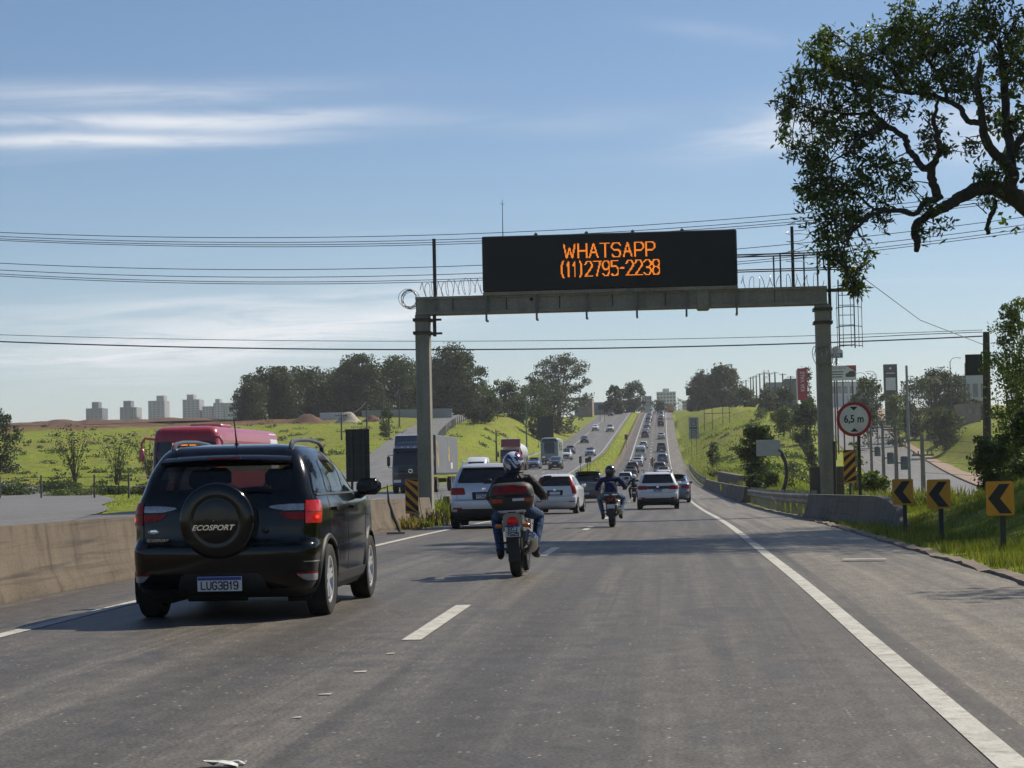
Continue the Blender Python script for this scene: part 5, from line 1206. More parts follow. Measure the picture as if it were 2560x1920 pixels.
# ---- buses and trucks ------------------------------------------------------
def box_keys(L, W, H, clear=.3, fr=.25, rake=.25):
    return [(clear, .05, L - .08, W * .97, .12, fr, .03, .10), (clear + .1, .0, L, W, .12, fr, .03, .12), (H * .38, 0, L, W, .12, fr, .03, .14), (H * .45, .0, L - .02, W, .12, fr, .03, .14), (H * .80, .02, L - rake * .7, W * .99, .14, fr, .03, .14), (H * .90, .05, L - rake, W * .965, .18, fr, .03, .12), (H * .95, .10, L - rake - .1, W * .92, .22, fr, .03, .1), (H * .985, .22, L - rake - .3, W * .80, .25, fr, .02, .08), (H, .5, L - rake - .7, W * .55, .3, .3, .02, .05)]
def bus(name, label, loc, rz, L, W, H, cols, sign=None, hi=True, windows=7, group=None):
    W /= 2; r = .48; wh = [(L * .28, r, r * 1.12), (L * .80, r, r * 1.12)]
    sh = Shell(box_keys(L, W, H), L, W, H, tr=.99, tf=.98, wheels=wh, hi=hi, yscale=False)
    c = Car(name, label, 'bus', loc, rz, group, True, {'paint': cols[0], 'band': cols[1], 'tail': cols[2], 'front': cols[3]}); E = c.emit
    E('body', sh.body(), ['paint', 'trim']); c.wells(sh)
    mb = MB(); mb.box((0, L / 2, .35), (W * 1.7, L * .9, .25)); E('underbody', mb, 'dark')
    for sg in (-1, 1):
        for y in (L * .28, L * .80): c.wheel(sg * (W - .16), y, r, .28, sg, hi=hi)
        y0, y1 = L * .06, L * .90
        for i in range(windows):
            a = lerp(y0, y1, i / windows) + .04; b = lerp(y0, y1, (i + 1) / windows) - .04
            E('side_window', sh.panel(rows(H * .47, H * .80, a, a, b, b, .06), 'side', .008, sgn=sg, nc=4), 'sideglass')
        E('roof_band', sh.panel([(z, L * .16, L * .97) for z in np.linspace(H * .825, H * .93, 5)], 'side', .012, sgn=sg, nc=10), 'band')
        E('tail_band', sh.panel([(z, .10, L * .155) for z in np.linspace(H * .30, H * .95, 7)], 'side', .013, sgn=sg, nc=6), 'tail')
        mb = MB(); fx = sh.side(L - .35, H * .8) * sg
        mb.tube([(fx * .98, L - .25, H * .86), (fx + sg * .22, L + .12, H * .86), (fx + sg * .34, L + .22, H * .80), (fx + sg * .34, L + .22, H * .74)], [.05, .05, .05, .045], 8); a = E('mirror_arm', mb, 'band')
        mb = MB(); mb.box((fx + sg * .34, L + .22, H * .665), (.20, .12, .46), bev=.05); E('mirror_head', mb, 'band', a)
        E('headlight', sh.panel(rows(H * .20, H * .255, W * .50 * sg, W * .50 * sg, W * .86 * sg, W * .86 * sg, .04), 'front', .012, nc=6), 'head')
    E('windscreen', sh.panel(rows(H * .36, H * .82, -W * .93, -W * .90, W * .93, W * .90, .10), 'front', .012, nc=18), 'glass')
    E('front_cap', sh.panel(rows(H * .83, H * .955, -W * .88, -W * .70, W * .88, W * .70, .06), 'front', .014, nc=18), 'front')
    if sign:
        mb = MB()
        for i in range(3): mb.box(((i - 1) * .32, sh.front(0, H * .785) + .03, H * .785), (.26, .01, .11))
        E('destination_sign', mb, emissive('destination_led', (1, .28, .03), .9))
    mb = MB()
    for s in (-1, 1): mb.tube([(s * .1, L + .02, H * .37), (s * .45, L + .03, H * .40), (s * .75, L + .0, H * .37)], .012, 5)
    E('wiper', mb, 'trim'); mb = MB(); mb.box((0, L + .02, .55), (.4, .02, .13)); E('number_plate', mb, 'plate')
    if hi:
        mb = MB(); mb.box((0, L * .62, H + .05), (1.3, 1.7, .16), bev=.06); E('roof_unit', mb, 'band')
    return c.root
V['sideglass'] = glassy('bus_side_glass', (.16, .17, .18), 1, .08)
bus('city_bus', 'red city bus coming the other way behind the black SUV', (-18.0, 86.3, gz(-18.0, 80)), math.pi, 12.0, 2.55, 3.22, (mat('bus_red_skin', (.33, .03, .05), .35, var=.1, coat=.4), mat('bus_red_side', (.36, .05, .075), .35, var=.08, coat=.4), mat('bus_tail_white', (.62, .62, .62), .4, var=.05), mat('bus_red', (.30, .012, .02), .3, var=.08, coat=.6)), True)
bus('coach', 'dark coach with pale green roof coming down the hill', (on_opp(-15.7, 300)[0], 299.0, float(oz(299))), math.pi, 12.5, 2.55, 3.55, (mat('coach_grey', (.23, .25, .25), .35, var=.1), mat('coach_green', (.20, .36, .24), .35, var=.1), mat('coach_pale', (.45, .5, .48), .4, var=.1), mat('coach_dark', (.035, .04, .042), .3, var=.1)), None, False)

def lorry(name, label, loc, rz, cab, body, cabH=3.55, L=17.0, tank=False, cat='truck', hi=True, boxH=3.95):
    """tractor unit (front at y = L) with a box or a tank behind it"""
    c = Car(name, label, cat, loc, rz, None, True, {'paint': cab, 'box': body}); E = c.emit; W = 1.25; CL = 2.35
    keys = [(.42, .0, CL - .10, W * .97, .1, .22, .0, .06), (.55, 0, CL, W * .99, .1, .22, 0, .08), (1.25, 0, CL + .02, W, .1, .22, 0, .08), (1.55, 0, CL, W, .1, .24, 0, .09), (2.6, 0, CL - .22, W * .98, .1, .26, 0, .1), (2.85, .0, CL - .34, W * .97, .1, .26, 0, .1), (cabH - .35, .1, CL - .75, W * .93, .12, .26, 0, .08), (cabH - .06, .25, CL - 1.15, W * .86, .15, .26, 0, .06), (cabH, .5, CL - 1.5, W * .7, .15, .2, 0, .04)]
    sh = Shell(keys, CL, W, cabH, tr=.99, tf=.97, hi=hi, yscale=False); T = Matrix.Translation((0, L - CL, 0))
    def ec(nm, mb, mk, parent=None):
        q = MB(); q.add(mb.v, mb.f, 0, T); q.m = mb.m; return E(nm, q, mk, parent)
    cabo = ec('cab', sh.body(), ['paint', 'trim'])
    ec('windscreen', sh.panel(rows(1.78, 2.62, -1.12, -1.06, 1.12, 1.06, .08), 'front', .012, nc=16), 'glass')
    ec('grille', sh.panel(rows(.95, 1.68, -.78, -.84, .78, .84, .06), 'front', .012, nc=12), 'trim')
    for k in range(5): ec('grille_bar', sh.panel(rows(1.0 + .13 * k, 1.035 + .13 * k, -.74, -.74, .74, .74, .01), 'front', .03, nc=8), 'seam' if k % 2 else 'paint')
    ec('bumper', sh.panel(rows(.44, .90, -1.16, -1.18, 1.16, 1.18, .06), 'front', .05, nc=14), 'bumper')
    ec('sun_visor', sh.panel(rows(2.66, 2.86, -1.12, -1.10, 1.12, 1.10, .03), 'front', .16, nc=12), 'glass')
    mb = MB(); mb.prism([(0, cabH - .25), (CL - 1.0, cabH - .30), (CL - 1.6, boxH - .05), (0, boxH)], -1.15, 1.15, 'YZ'); ec('roof_deflector', mb, 'paint')
    for k in range(4):
        mb = MB(); mb.box((-.6 + .4 * k, CL - .52, 2.95), (.10, .05, .05)); ec('marker_lamp', mb, 'head')
    for s in (-1, 1):
        ec('headlight', sh.panel(rows(.70, .88, s * .62, s * .62, s * 1.10, s * 1.10, .04), 'front', .06, nc=5), 'head')
        ec('side_window', sh.panel(rows(1.80, 2.5, CL - 1.55, CL - 1.5, CL - .55, CL - .72, .06), 'side', .01, sgn=s, nc=5), 'glass')
        mb = MB(); mb.tube([(s * 1.2, CL - .4, 2.45), (s * 1.42, CL - .15, 2.45), (s * 1.42, CL - .15, 1.65), (s * 1.2, CL - .4, 1.65)], .03, 6); mb.box((s * 1.42, CL - .15, 2.06), (.20, .16, .62), bev=.05); ec('mirror', mb, 'trim')
    mb = MB(); mb.tube([(-.18, CL + .06, 1.32), (.18, CL + .06, 1.52)], .025, 6); mb.lathe([(.13, .0), (.13, .03), (.10, .03), (.10, 0)], 20, 'Y', 0, Matrix.Translation((0, CL + .035, 1.42)), True); ec('maker_badge', mb, 'chrome', cabo)
    mb = MB(); mb.box((0, L / 2 - .4, .75), (1.0, L - 1.4, .28)); E('chassis', mb, 'dark')
    BL = L - CL - .75
    if not tank:
        mb = MB(); mb.box((0, BL / 2, (1.15 + boxH) / 2), (2.56, BL, boxH - 1.15), bev=.02); bx = E('cargo_box', mb, 'box', smooth=30)
        for s in (-1, 1):
            mb = MB(); mb.box((s * 1.285, BL / 2, 1.20), (.02, BL, .14)); E('side_rail', mb, 'trim')
            for (yy, zz, pts) in ((BL - 1.3, 2.2, [(0, -.9), (.35, -.3), (.55, .5), (.55, 1.3), (.35, 1.45), (.2, .6), (-.05, .1), (-.25, -.5)]), (BL - 1.0, 2.5, [(0, 0), (.3, .35), (.7, .95), (.85, 1.05), (.6, 1.15), (.2, .7)]), (BL * .42, 2.55, [(-.35, -.6), (.35, -.6), (.45, -.1), (.1, .0), (.25, .5), (-.1, .7), (-.3, .1)])):
                mb = MB(); mb.prism([(yy + a * 1.2, zz + b * .8) for a, b in pts], s * 1.281, s * 1.288, 'YZ'); E('side_emblem', mb, mat('emblem_gold', (.50, .30, .06), .5, var=.2), bx)
            mb = MB(); mb.box((s * 1.285, BL * .30, 1.75), (.008, 1.1, .42)); E('side_placard', mb, 'plate', bx)
    else:
        for k in range(3):
            mb = MB(); y0, y1 = BL * k / 3 + .05, BL * (k + 1) / 3 - .05; prof = [(.001, y0), (.8, y0 + .05), (1.05, y0 + .25), (1.08, y0 + .5), (1.08, y1 - .5), (1.05, y1 - .25), (.8, y1 - .05), (.001, y1)]
            mb.lathe(prof, 24, 'Y', 0, Matrix.Translation((0, 0, 2.35)) @ Matrix.Diagonal((1.13, 1, 1.1, 1))); t = E('tank_segment', mb, 'box')
            mb = MB(); mb.lathe([(.3, 0), (.3, .12), (.001, .14)], 14, 'Z', 0, Matrix.Translation((0, (y0 + y1) / 2, 3.52))); E('hatch_lid', mb, 'rim', t)
        mb = MB(); mb.box((0, L - CL - .5, 3.15), (1.9, .35, .45), bev=.1); E('roof_load', mb, 'paint')
    for y in (L - .95, L - 4.4, 1.1, 2.35, 3.6):
        for s in (-1, 1): c.wheel(s * 1.08, y, .50, .32, s, hi=False)
    mb = MB(); mb.box((0, L + .03, .62), (.42, .02, .14)); E('number_plate', mb, 'plate')
    return c.root
V['bumper'] = mat('truck_bumper_blue', (.018, .04, .11), .4, var=.15)
lorry('articulated_truck', 'dark cab truck with grey box trailer behind the gantry post', (-16.55, 145.2, gz(-16.5, 135)), math.pi, paint('truck_navy', (.012, .022, .045), .2), mat('trailer_grey', (.15, .16, .18), .6, var=.12, vs=1), 3.35, 16.5, boxH=3.75)
lorry('tanker_truck', 'red cab truck with a white tank body coming down the hill', (-19.6, 262.0, float(oz(255)) + .02), math.pi, paint('truck_red', (.25, .035, .03)), mat('tank_white', (.62, .63, .64), .4, var=.08, coat=.3), 3.2, 15.0, True, hi=False)
lorry('box_truck', 'black box truck in the queue near the hilltop', on_road(-.4, 715), 0, P_BLACK, mat('dark_tarpaulin', (.018, .02, .02), .7, var=.2), 3.3, 10.0, hi=False, boxH=3.8)
o = lorry('box_truck', 'orange truck beyond the brow of the hill', on_road(3.4, 830), 0, P_RED, mat('orange_load', (.42, .16, .05), .7, var=.2), 3.2, 9.0, hi=False, boxH=3.7)

# ------------------------------------------------------------------ barriers
C_BAR = concrete('barrier_concrete', (0.130, 0.102, 0.072), 0.8, 0.9, 0.75)
C_BAR2 = concrete('stained_barrier', (0.135, 0.104, 0.072), 0.75, 0.5)
C_GREY = concrete('grey_concrete', (0.130, 0.114, 0.092), 0.65, 0.8, 0.6)
C_POST = concrete('gantry_concrete', (0.235, 0.222, 0.190), 0.5, 0.7)
JERSEY = [(-.30, 0), (-.30, .08), (-.18, .30), (-.10, .82), (.10, .82), (.18, .30), (.30, .08), (.30, 0)]
def barrier(name, label, path, seg, m, h=.82, wear=.012, zf=None, group=None):
    """shaped concrete barrier cast in lengths; path gives (x, y)"""
    P = [Vector((p[0], p[1], 0)) for p in path]; t = thing(name, label, 'barrier', (P[0].x, P[0].y, gz(P[0].x, P[0].y)), 0, group); o0 = t.location
    cum = [0]
    for a, b in zip(P, P[1:]): cum.append(cum[-1] + (b - a).length)
    def at_len(s):
        i = max(0, min(len(P) - 2, int(np.searchsorted(cum, s)) - 1)); q = (s - cum[i]) / (cum[i + 1] - cum[i]); return P[i].lerp(P[i + 1], q), (P[i + 1] - P[i]).normalized()
    s = 0; k = 0
    while s < cum[-1] - .05:
        e = min(s + seg, cum[-1]); rws = []; n = max(3, int((e - s) / (1.6 if seg < 20 else 6)))
        dx = rng.uniform(-wear, wear); dh = rng.uniform(-wear, wear)
        for i in range(n + 1):
            p, d = at_len(lerp(s + .012, e - .012, i / n)); nr = Vector((d.y, -d.x, 0)); z = (float(zf(p.y)) if zf else gz(p.x, p.y)) - .03
            rws.append([p + nr * (a + dx) + Vector((0, 0, z + b / .82 * h + (dh if b > .5 else 0))) - o0 for a, b in JERSEY])
        mb = MB(); mb.grid(rws); mb.add(rws[0], [tuple(range(8))]); mb.add(rws[-1], [tuple(reversed(range(8)))])
        mb.build('barrier_segment', m, t, 50); s = e; k += 1
    return t
barrier('concrete_barrier', 'brownish concrete barrier along the left edge of the road, ending at the gantry post', [(-7.38 + float(xo(y)), y) for y in np.linspace(2, 62.6, 40)], 9.5, C_BAR, zf=hz)
barrier('concrete_barrier', 'dirt stained median barrier running up the hill beside the outer lane', [(-7.38 + float(xo(y)), y) for y in list(np.linspace(67.5, 200, 40)) + list(np.linspace(204, 820, 120))], 30, C_BAR2, zf=hz)
# nosed end block at the right shoulder
t = thing('barrier_end', 'short concrete barrier with a sloping nose at the foot of the gantry post', 'barrier', (4.35, 46, 0)); rw = []
for y in list(np.linspace(42.9, 47.5, 18)) + list(np.linspace(48, 58.3, 14)):
    x = lerp(4.78, 3.92, sstep(42.9, 58.3, y)); h = .70 * (1 if y > 47.2 else .06 + .94 * math.sqrt(max(0, 1 - ((47.2 - y) / 4.35)**2))); z = gz(3.7, y) - .03
    rw.append([Vector((x + a * (1.0 if y > 45 else .8), y, z + b / .82 * h)) - t.location for a, b in JERSEY])
mb = MB(); mb.grid(rw); mb.add(rw[0], [tuple(range(8))]); mb.add(rw[-1], [tuple(reversed(range(8)))]); mb.build('barrier_block', C_GREY, t, 50)
# steel guard rail
def guard_rail(name, label, path, step, m, z0=.36, h=.31, gap=None, post=True):
    t = thing(name, label, 'guard rail', (path[0][0], path[0][1], gz(*path[0][:2]))); o0 = t.location; prof = [(0, 0), (.03, .02), (.08, .05), (.08, .09), (.02, .13), (.02, .18), (.08, .22), (.08, .26), (.03, .29), (0, .31)]
    rw = []; n = int(abs(path[-1][1] - path[0][1]) / 1.2) + 2
    ys = [p[1] for p in path]; xs = [p[0] for p in path]
    for y in np.linspace(ys[0], ys[-1], n):
        x = float(np.interp(y, ys, xs)); z = float(hz(y)) + z0; rw.append([Vector((x - a, y, z + b * h / .31)) - o0 for a, b in prof])
    mb = MB(); mb.grid(rw); mb.build('rail_beam', m, t, 60)
    for y in np.arange(ys[0] + .4, ys[-1], step):
        x = float(np.interp(y, ys, xs)); z = float(hz(y)); mb = MB(); mb.box((x + .09 - o0.x, y - o0.y, z + .32 - o0.z), (.15, .10, .90)); mb.build('rail_post', M_STEEL, t)
    return t
M_STEEL = mat('galvanised_steel', (.30, .29, .27), .45, .6, .25, 2.0); M_RAIL = mat('worn_rail', (.15, .132, .108), .6, .25, .4, 1.2)
M_DSTEEL = mat('dark_steel', (.055, .05, .045), .6, .4, .25, 3.0)
guard_rail('guard_rail', 'steel guard rail leaning along the right shoulder past the gantry', [(3.92, 58.2), (3.80, 75), (3.66, 100)], 3.0, M_RAIL)
barrier('concrete_barrier', 'weathered concrete barrier beyond the guard rail on the right shoulder', [(3.95 + float(xo(y)), y) for y in np.linspace(100, 196, 40)], 12, C_GREY, zf=hz)
t = thing('bridge_railing', 'tubular steel railing on the right shoulder below the grey verge sign', 'railing', (3.95 + float(xo(200)), 200, float(hz(200)))); o0 = t.location
for zz in (.45, .85):
    mb = MB(); mb.tube([Vector((3.95 + float(xo(y)), y, float(hz(y)) + zz)) - o0 for y in np.linspace(197, 300, 30)], .06, 6); mb.build('rail', M_RAIL, t)
for y in np.arange(198, 301, 6.0):
    mb = MB(); mb.box(Vector((3.95 + float(xo(y)), y, float(hz(y)) + .45)) - o0, (.12, .12, .95)); mb.build('rail_post', M_STEEL, t)
mb = MB(); mb.box((0, 22, .40), (.52, 46, .95), bev=.02); tag(mb.build('concrete_wall', C_GREY, None, 30, (4.78, 140, float(hz(150)) + .42), (R(.25), 0, R(.6))), 'low concrete wall slab standing behind the weathered barrier', 'wall')
guard_rail('guard_rail', 'pale guard rail on the far side of the opposite carriageway', [(-21.3, 96), (-21.2, 118)], 4.0, M_STEEL)
guard_rail('guard_rail', 'guard rail beside the tanker on the opposite carriageway', [(-22.4, 300), (-22.4, 350)], 4.0, M_STEEL, 2.0)

# ------------------------------------------------------------------ gantry
GYY = 62.0; A0 = at(1042, 745, GYY); A1 = at(2065, 719, GYY); zt = (A0.z + A1.z) / 2; zb = (at(1042, 785, GYY).z + at(2065, 764, GYY).z) / 2
gan = thing('sign_gantry', 'concrete gantry spanning the road under the message board', 'gantry', ((A0.x + A1.x) / 2, GYY, gz(-3, GYY))); g0 = gan.location
def gp(x, y, z): return Vector((x, y, z)) - g0
LX = at(1061, 1000, GYY).x; RX = at(2062, 1000, GYY).x
mb = MB(); mb.box(gp((A0.x + A1.x) / 2, GYY, (zt + zb) / 2), (A1.x - A0.x, .62, zt - zb - .06), bev=.02)
beam = mb.build('beam', C_POST, gan, 30)
for zz, hh in ((zt - .03, .08), (zb + .03, .08)):
    mb = MB(); mb.box(gp((A0.x + A1.x) / 2, GYY, zz), (A1.x - A0.x + .01, .74, hh)); mb.build('beam_flange', C_POST, beam)
for px in (1135, 1268, 1400, 1532, 1664, 1760, 1935):
    mb = MB(); x = at(px, 750, GYY).x; mb.box(gp(x, GYY - .325, (zt + zb) / 2), (.018, .012, zt - zb - .14)); mb.build('beam_joint', V['seam'], beam)
for x, w in ((LX, .42), (RX, .44)):
    z0 = gz(x, GYY) - .6; mb = MB(); mb.box(gp(x, GYY, (z0 + zb) / 2), (w, .60, zb - z0), bev=.02); po = mb.build('post', C_POST, gan, 30)
    for zz in (zb - .16, zb - .56):
        mb = MB(); mb.box(gp(x, GYY, zz), (w + .12, .72, .09)); mb.build('clamp', M_DSTEEL, po)
    for s in (-1, 1):
        if x > 0: mb = MB(); mb.box(gp(x + s * .36, GYY + .1, gz(x, GYY) + .55), (.30, .36, 1.9), bev=.02); mb.build('footing_pier', C_GREY, po, 30)
x = LX + .37; mb = MB(); mb.box(gp(x, GYY - .1, zb - .33), (.10, .10, .68)); mb.box(gp(x, GYY - .1, zb - .16), (.42, .12, .06)); mb.box(gp(x, GYY - .1, zb - .58), (.46, .12, .06)); mb.build('steel_bracket', M_DSTEEL, gan)
cx = at(1757, 740, GYY).x; mb = MB(); mb.box(gp(cx, GYY - .02, (zt + zb) / 2), (.40, .76, zt - zb + .16), bev=.05); mb.build('beam_collar', C_POST, beam)
mb = MB(); mb.lathe([(.05, -.33), (.05, -.318), (.001, -.318)], 12, 'Y', 0, Matrix.Translation(gp(at(1330, 750, GYY).x, GYY, at(1330, 750, GYY).z))); mb.build('drain_hole', V['seam'], beam)
# masts on the beam
for px, ytop, w in ((1087, 597, .10), (1983, 566, .09), (2073, 590, .09)):
    x = at(px, 700, GYY).x; z1 = at(px, ytop, GYY).z; mb = MB(); mb.box(gp(x, GYY, (zt + z1) / 2 - (.5 if px == 2073 else 0)), (w, w, z1 - zt + (1.0 if px == 2073 else 0))); mb.build('mast', M_DSTEEL, gan)
# walkway rails to the right of the board
XB = at(1843, 680, GYY).x; XE = at(2122, 640, GYY).x; ZR = at(1980, 636, GYY).z; ZM = at(1980, 674, GYY).z
for y in (GYY - .30, GYY + .32):
    for zz, r_ in ((ZR, .022), (ZM, .018)):
        mb = MB(); mb.tube([gp(XB, y, zz), gp(XE, y, zz)], r_, 8); mb.build('handrail', M_DSTEEL, gan)
for px in (1936, 1950, 2012, 2042, 2110, 2120):
    x = at(px, 680, GYY).x; mb = MB(); y = GYY + (-.30 if px % 4 else .32); mb.box(gp(x, y, (ZR + zt) / 2), (.045, .045, ZR - zt)); mb.build('handrail_post', M_DSTEEL, gan)
mb = MB(); mb.box(gp((A1.x + XE) / 2, GYY, zt - .10), (XE - A1.x, .72, .05)); mb.build('walkway_plate', M_DSTEEL, gan)
# caged ladder on the outer face of the right post
lad = thing('caged_ladder', 'steel ladder with safety hoops on the right gantry post', 'ladder', (RX + .42, GYY, zb - 1.3)); l0 = lad.location; lx = RX + .42; ztop, zlow = zt + .2, zb - 1.35
for s in (0, .46):
    mb = MB(); mb.tube([Vector((lx + .06 + s, GYY - .1, zlow)) - l0, Vector((lx + .06 + s, GYY - .1, ztop)) - l0], .020, 6); mb.build('stile', M_DSTEEL, lad)
for z in np.arange(zlow + .1, ztop, .30):
    mb = MB(); mb.cyl(Vector((lx + .06, GYY - .1, z)) - l0, Vector((lx + .52, GYY - .1, z)) - l0, .012, 6); mb.build('rung', M_DSTEEL, lad)
for z in np.arange(zlow + .05, ztop, .58):
    mb = MB(); mb.tube([Vector((lx + .36 + .38 * math.cos(a), GYY - .1 - .62 * math.sin(a), z)) - l0 for a in np.linspace(0, math.pi, 13)], .014, 6); mb.build('hoop', M_DSTEEL, lad)
for a in (.2, .9, 1.57, 2.2, 2.9):
    mb = MB(); mb.tube([Vector((lx + .36 + .38 * math.cos(a), GYY - .1 - .62 * math.sin(a), z)) - l0 for z in (zlow, ztop - .3)], .010, 5); mb.build('cage_bar', M_DSTEEL, lad)
# razor wire
M_WIRE = mat('razor_wire', (.22, .22, .22), .4, .7, .1)
def coil(name, label, a, b, r, turns, loose=.03, thick=.010):
    a, b = Vector(a), Vector(b); d = (b - a); ax = d.normalized(); u = ax.cross(Vector((0, 0, 1)));
    if u.length < .1: u = Vector((1, 0, 0))
    u.normalize(); v = u.cross(ax); pts = []
    for i in range(turns * 14 + 1):
        w = 2 * math.pi * i / 14; t = i / (turns * 14); rr = r * (1 + .12 * math.sin(w * .37 + 1)); pts.append(d * t + ax * loose * math.sin(w * 1.7) + (u * math.cos(w) + v * math.sin(w)) * rr)
    mb = MB(); mb.tube(pts, thick, 4); o = mb.build(name, M_WIRE, None, 60, a); return tag(o, label, 'razor wire')
coil('razor_wire', 'open coil of razor wire along the left end of the gantry beam', (A0.x + .15, GYY - .1, zt + .22), (at(1205, 700, GYY).x, GYY - .1, zt + .34), .24, 11)
coil('razor_wire', 'bundled ring of razor wire hanging off the left end of the gantry beam', (A0.x - .25, GYY - .25, zt - .02), (A0.x - .17, GYY + .15, zt - .02), .27, 6, .05)
coil('razor_wire', 'open coil of razor wire under the gantry handrail', (XB + .1, GYY, zt + .16), (A1.x - .1, GYY, zt + .18), .24, 9)
coil('razor_wire', 'coil of razor wire wound up the mast beside the tree', (at(1975, 0, GYY).x, GYY, zt + .7), (at(1975, 0, GYY).x, GYY, at(1975, 560, GYY).z + .15), .30, 5)
coil('razor_wire', 'rings of razor wire round the right gantry post', (RX - .34, GYY - .4, at(2030, 893, GYY).z), (RX + .40, GYY - .4, at(2030, 893, GYY).z), .27, 7, .05)
# ------------------------------------------------------------------ message board
B0 = at(1209, 655, GYY); B1 = at(1842, 655, GYY); bz1 = (at(1209, 596, GYY).z + at(1842, 577, GYY).z) / 2; bz0 = (at(1209, 731, GYY).z + at(1842, 718, GYY).z) / 2
bx, bw, bh = (B0.x + B1.x) / 2, B1.x - B0.x, bz1 - bz0
board = thing('message_board', 'black electronic message board with orange lettering on the gantry', 'sign', (bx, GYY - .36, bz0))
mb = MB(); mb.box((0, .12, bh / 2), (bw, .50, bh), bev=.03); cab = mb.build('cabinet', mat('board_black', (.0065, .0065, .0075), .55, var=.15, vs=2), board, 30)
mb = MB(); mb.box((0, -.142, bh / 2), (bw - .12, .012, bh - .12)); mb.build('display_face', mat('display_black', (.005, .005, .006), .65, var=.2, vs=8), board)
for px in (1218, 1343, 1467, 1592, 1715, 1840):
    x = at(px, 740, GYY).x - bx; mb = MB(); mb.box((x, -.05, -.42), (.06, .06, .92)); mb.box((x, .2, -.86), (.06, .5, .05)); mb.build('support_strut', mat('strut_steel', (.13, .125, .115), .5, .5, .2), board)
mb = MB(); mb.box((0, .05, -.06), (bw, .30, .10)); mb.build('support_rail', C_POST, board)
for px in (1341, 1467, 1582, 1705):
    x = at(px, 590, GYY).x - bx; mb = MB(); mb.box((x, .1, bh + .03), (.10, .12, .07)); mb.tube([(x - .04, .1, bh + .05), (x, .1, bh + .10), (x + .04, .1, bh + .05)], .012, 5); mb.build('lifting_lug', M_DSTEEL, board)
x = at(1259, 590, GYY).x - bx; mb = MB(); mb.tube([(x, .1, bh - .05), (x, .1, bh + 1.15)], [.016, .008], 6)
for s in (-1, 1): mb.tube([(x, .1, bh + .98), (x + s * .07, .1, bh + 1.03)], .006, 4)
mb.build('antenna', M_DSTEEL, board)
def led_text(txt, w, h, cx_, cz, parent, m, ncap=16):
    p = h / ncap; mb = MB(); gx = np.arange(-w / 2 - p, w / 2 + p, p); gzz = np.arange(-h / 2 - p / 2, h / 2 + p, p); XX, ZZ = np.meshgrid(gx, gzz); pts = np.column_stack([XX.ravel(), ZZ.ravel()]); on = np.zeros(len(pts), bool)
    for line in strokes(txt, w, h - p, .36):
        for a, b in zip(line, line[1:]):
            a, b = np.array(a), np.array(b); e = b - a; t = np.clip(((pts - a) @ e) / (e @ e), 0, 1); on |= np.hypot(*(pts - a - t[:, None] * e).T) < p * .9
    r_ = p * .37
    for (x, z) in pts[on]: mb.add([(cx_ + x - r_, -.153, cz + z - r_), (cx_ + x + r_, -.153, cz + z - r_), (cx_ + x + r_, -.153, cz + z + r_), (cx_ + x - r_, -.153, cz + z + r_)], [(0, 1, 2, 3)])
    o = mb.build('lettering', m, parent, 0, recalc=False); o['kind'] = 'stuff'; return o
LED = emissive('orange_led', (1.0, .26, .018), 1.35)
for txt, (px0, px1, py0, py1) in (('WHATSAPP', (1412, 1636, 611, 648)), ('(11)2795-2238', (1403, 1648, 655, 694))):
    a, b = at(px0, py1, GYY), at(px1, py0, GYY); mid = at((px0 + px1) / 2, (py0 + py1) / 2, GYY)
    led_text(txt, b.x - a.x, (py1 - py0) / F_PX * GYY, mid.x - bx, mid.z - bz0, board, LED)

# ------------------------------------------------------------------ signs
YEL = mat('sign_yellow', (.62, .27, .015), .5, var=.12, vs=3); BLK = mat('sign_black', (.012, .012, .012), .55, var=.15); WHT = mat('sign_white', (.60, .60, .58), .5, var=.1, vs=3); RED = mat('sign_red', (.33, .012, .018), .5, var=.1); M_POLE = mat('sign_post_dark', (.045, .043, .042), .6, .3, .2); SBACK = mat('sign_back', (.028, .029, .032), .6, .2, .2, 3)
def rounded(w, h, r, n=5):
    out = []
    for cx_, cz, a0 in ((w / 2 - r, h / 2 - r, 0), (-w / 2 + r, h / 2 - r, 90), (-w / 2 + r, -h / 2 + r, 180), (w / 2 - r, -h / 2 + r, 270)):
        out += [(cx_ + r * math.cos(R(a0 + 90 * i / n)), cz + r * math.sin(R(a0 + 90 * i / n))) for i in range(n + 1)]
    return out
def post(t, x, y, z0, z1, w=.07, nm='post', m=None):
    mb = MB(); mb.box((x, y, (z0 + z1) / 2), (w, w, z1 - z0)); return mb.build(nm, m or M_POLE, t)
for px, py, hpx, Y_, lab in ((2257, 1230, 64, 39.5, 'yellow chevron sign nearest the concrete barrier end'), (2347, 1235, 72, 35.0, 'yellow chevron sign in the middle of the three'), (2500, 1246, 84, 29.5, 'yellow chevron sign nearest the right edge of the picture')):
    p = at(px, py, Y_); h = hpx * Y_ / F_PX; w = h * .80; zg = gz(p.x, Y_); t = thing('chevron_sign', lab, 'sign', (p.x, Y_, zg), R(rng.uniform(-4, 4)), 'chevron signs along the bend'); zc = p.z - zg
    mb = MB(); mb.prism([(a, b + zc) for a, b in rounded(w, h, .03)], -.006, .006, 'XZ'); f = mb.build('panel', YEL, t, 30)
    ch = [(.40, .44), (-.08, .44), (-.42, .0), (.05, -.46), (.44, -.46), (.02, -.0)]; ch = [(.36, .42), (-.02, .42), (-.43, 0), (-.02, -.44), (.42, -.44), (.0, 0)]
    mb = MB(); mb.prism([(a * w, b * h + zc) for a, b in ch], -.0095, -.0065, 'XZ'); mb.build('chevron', BLK, f, 0); post(t, .03, .04, -.3, zc + h * .3, .075)
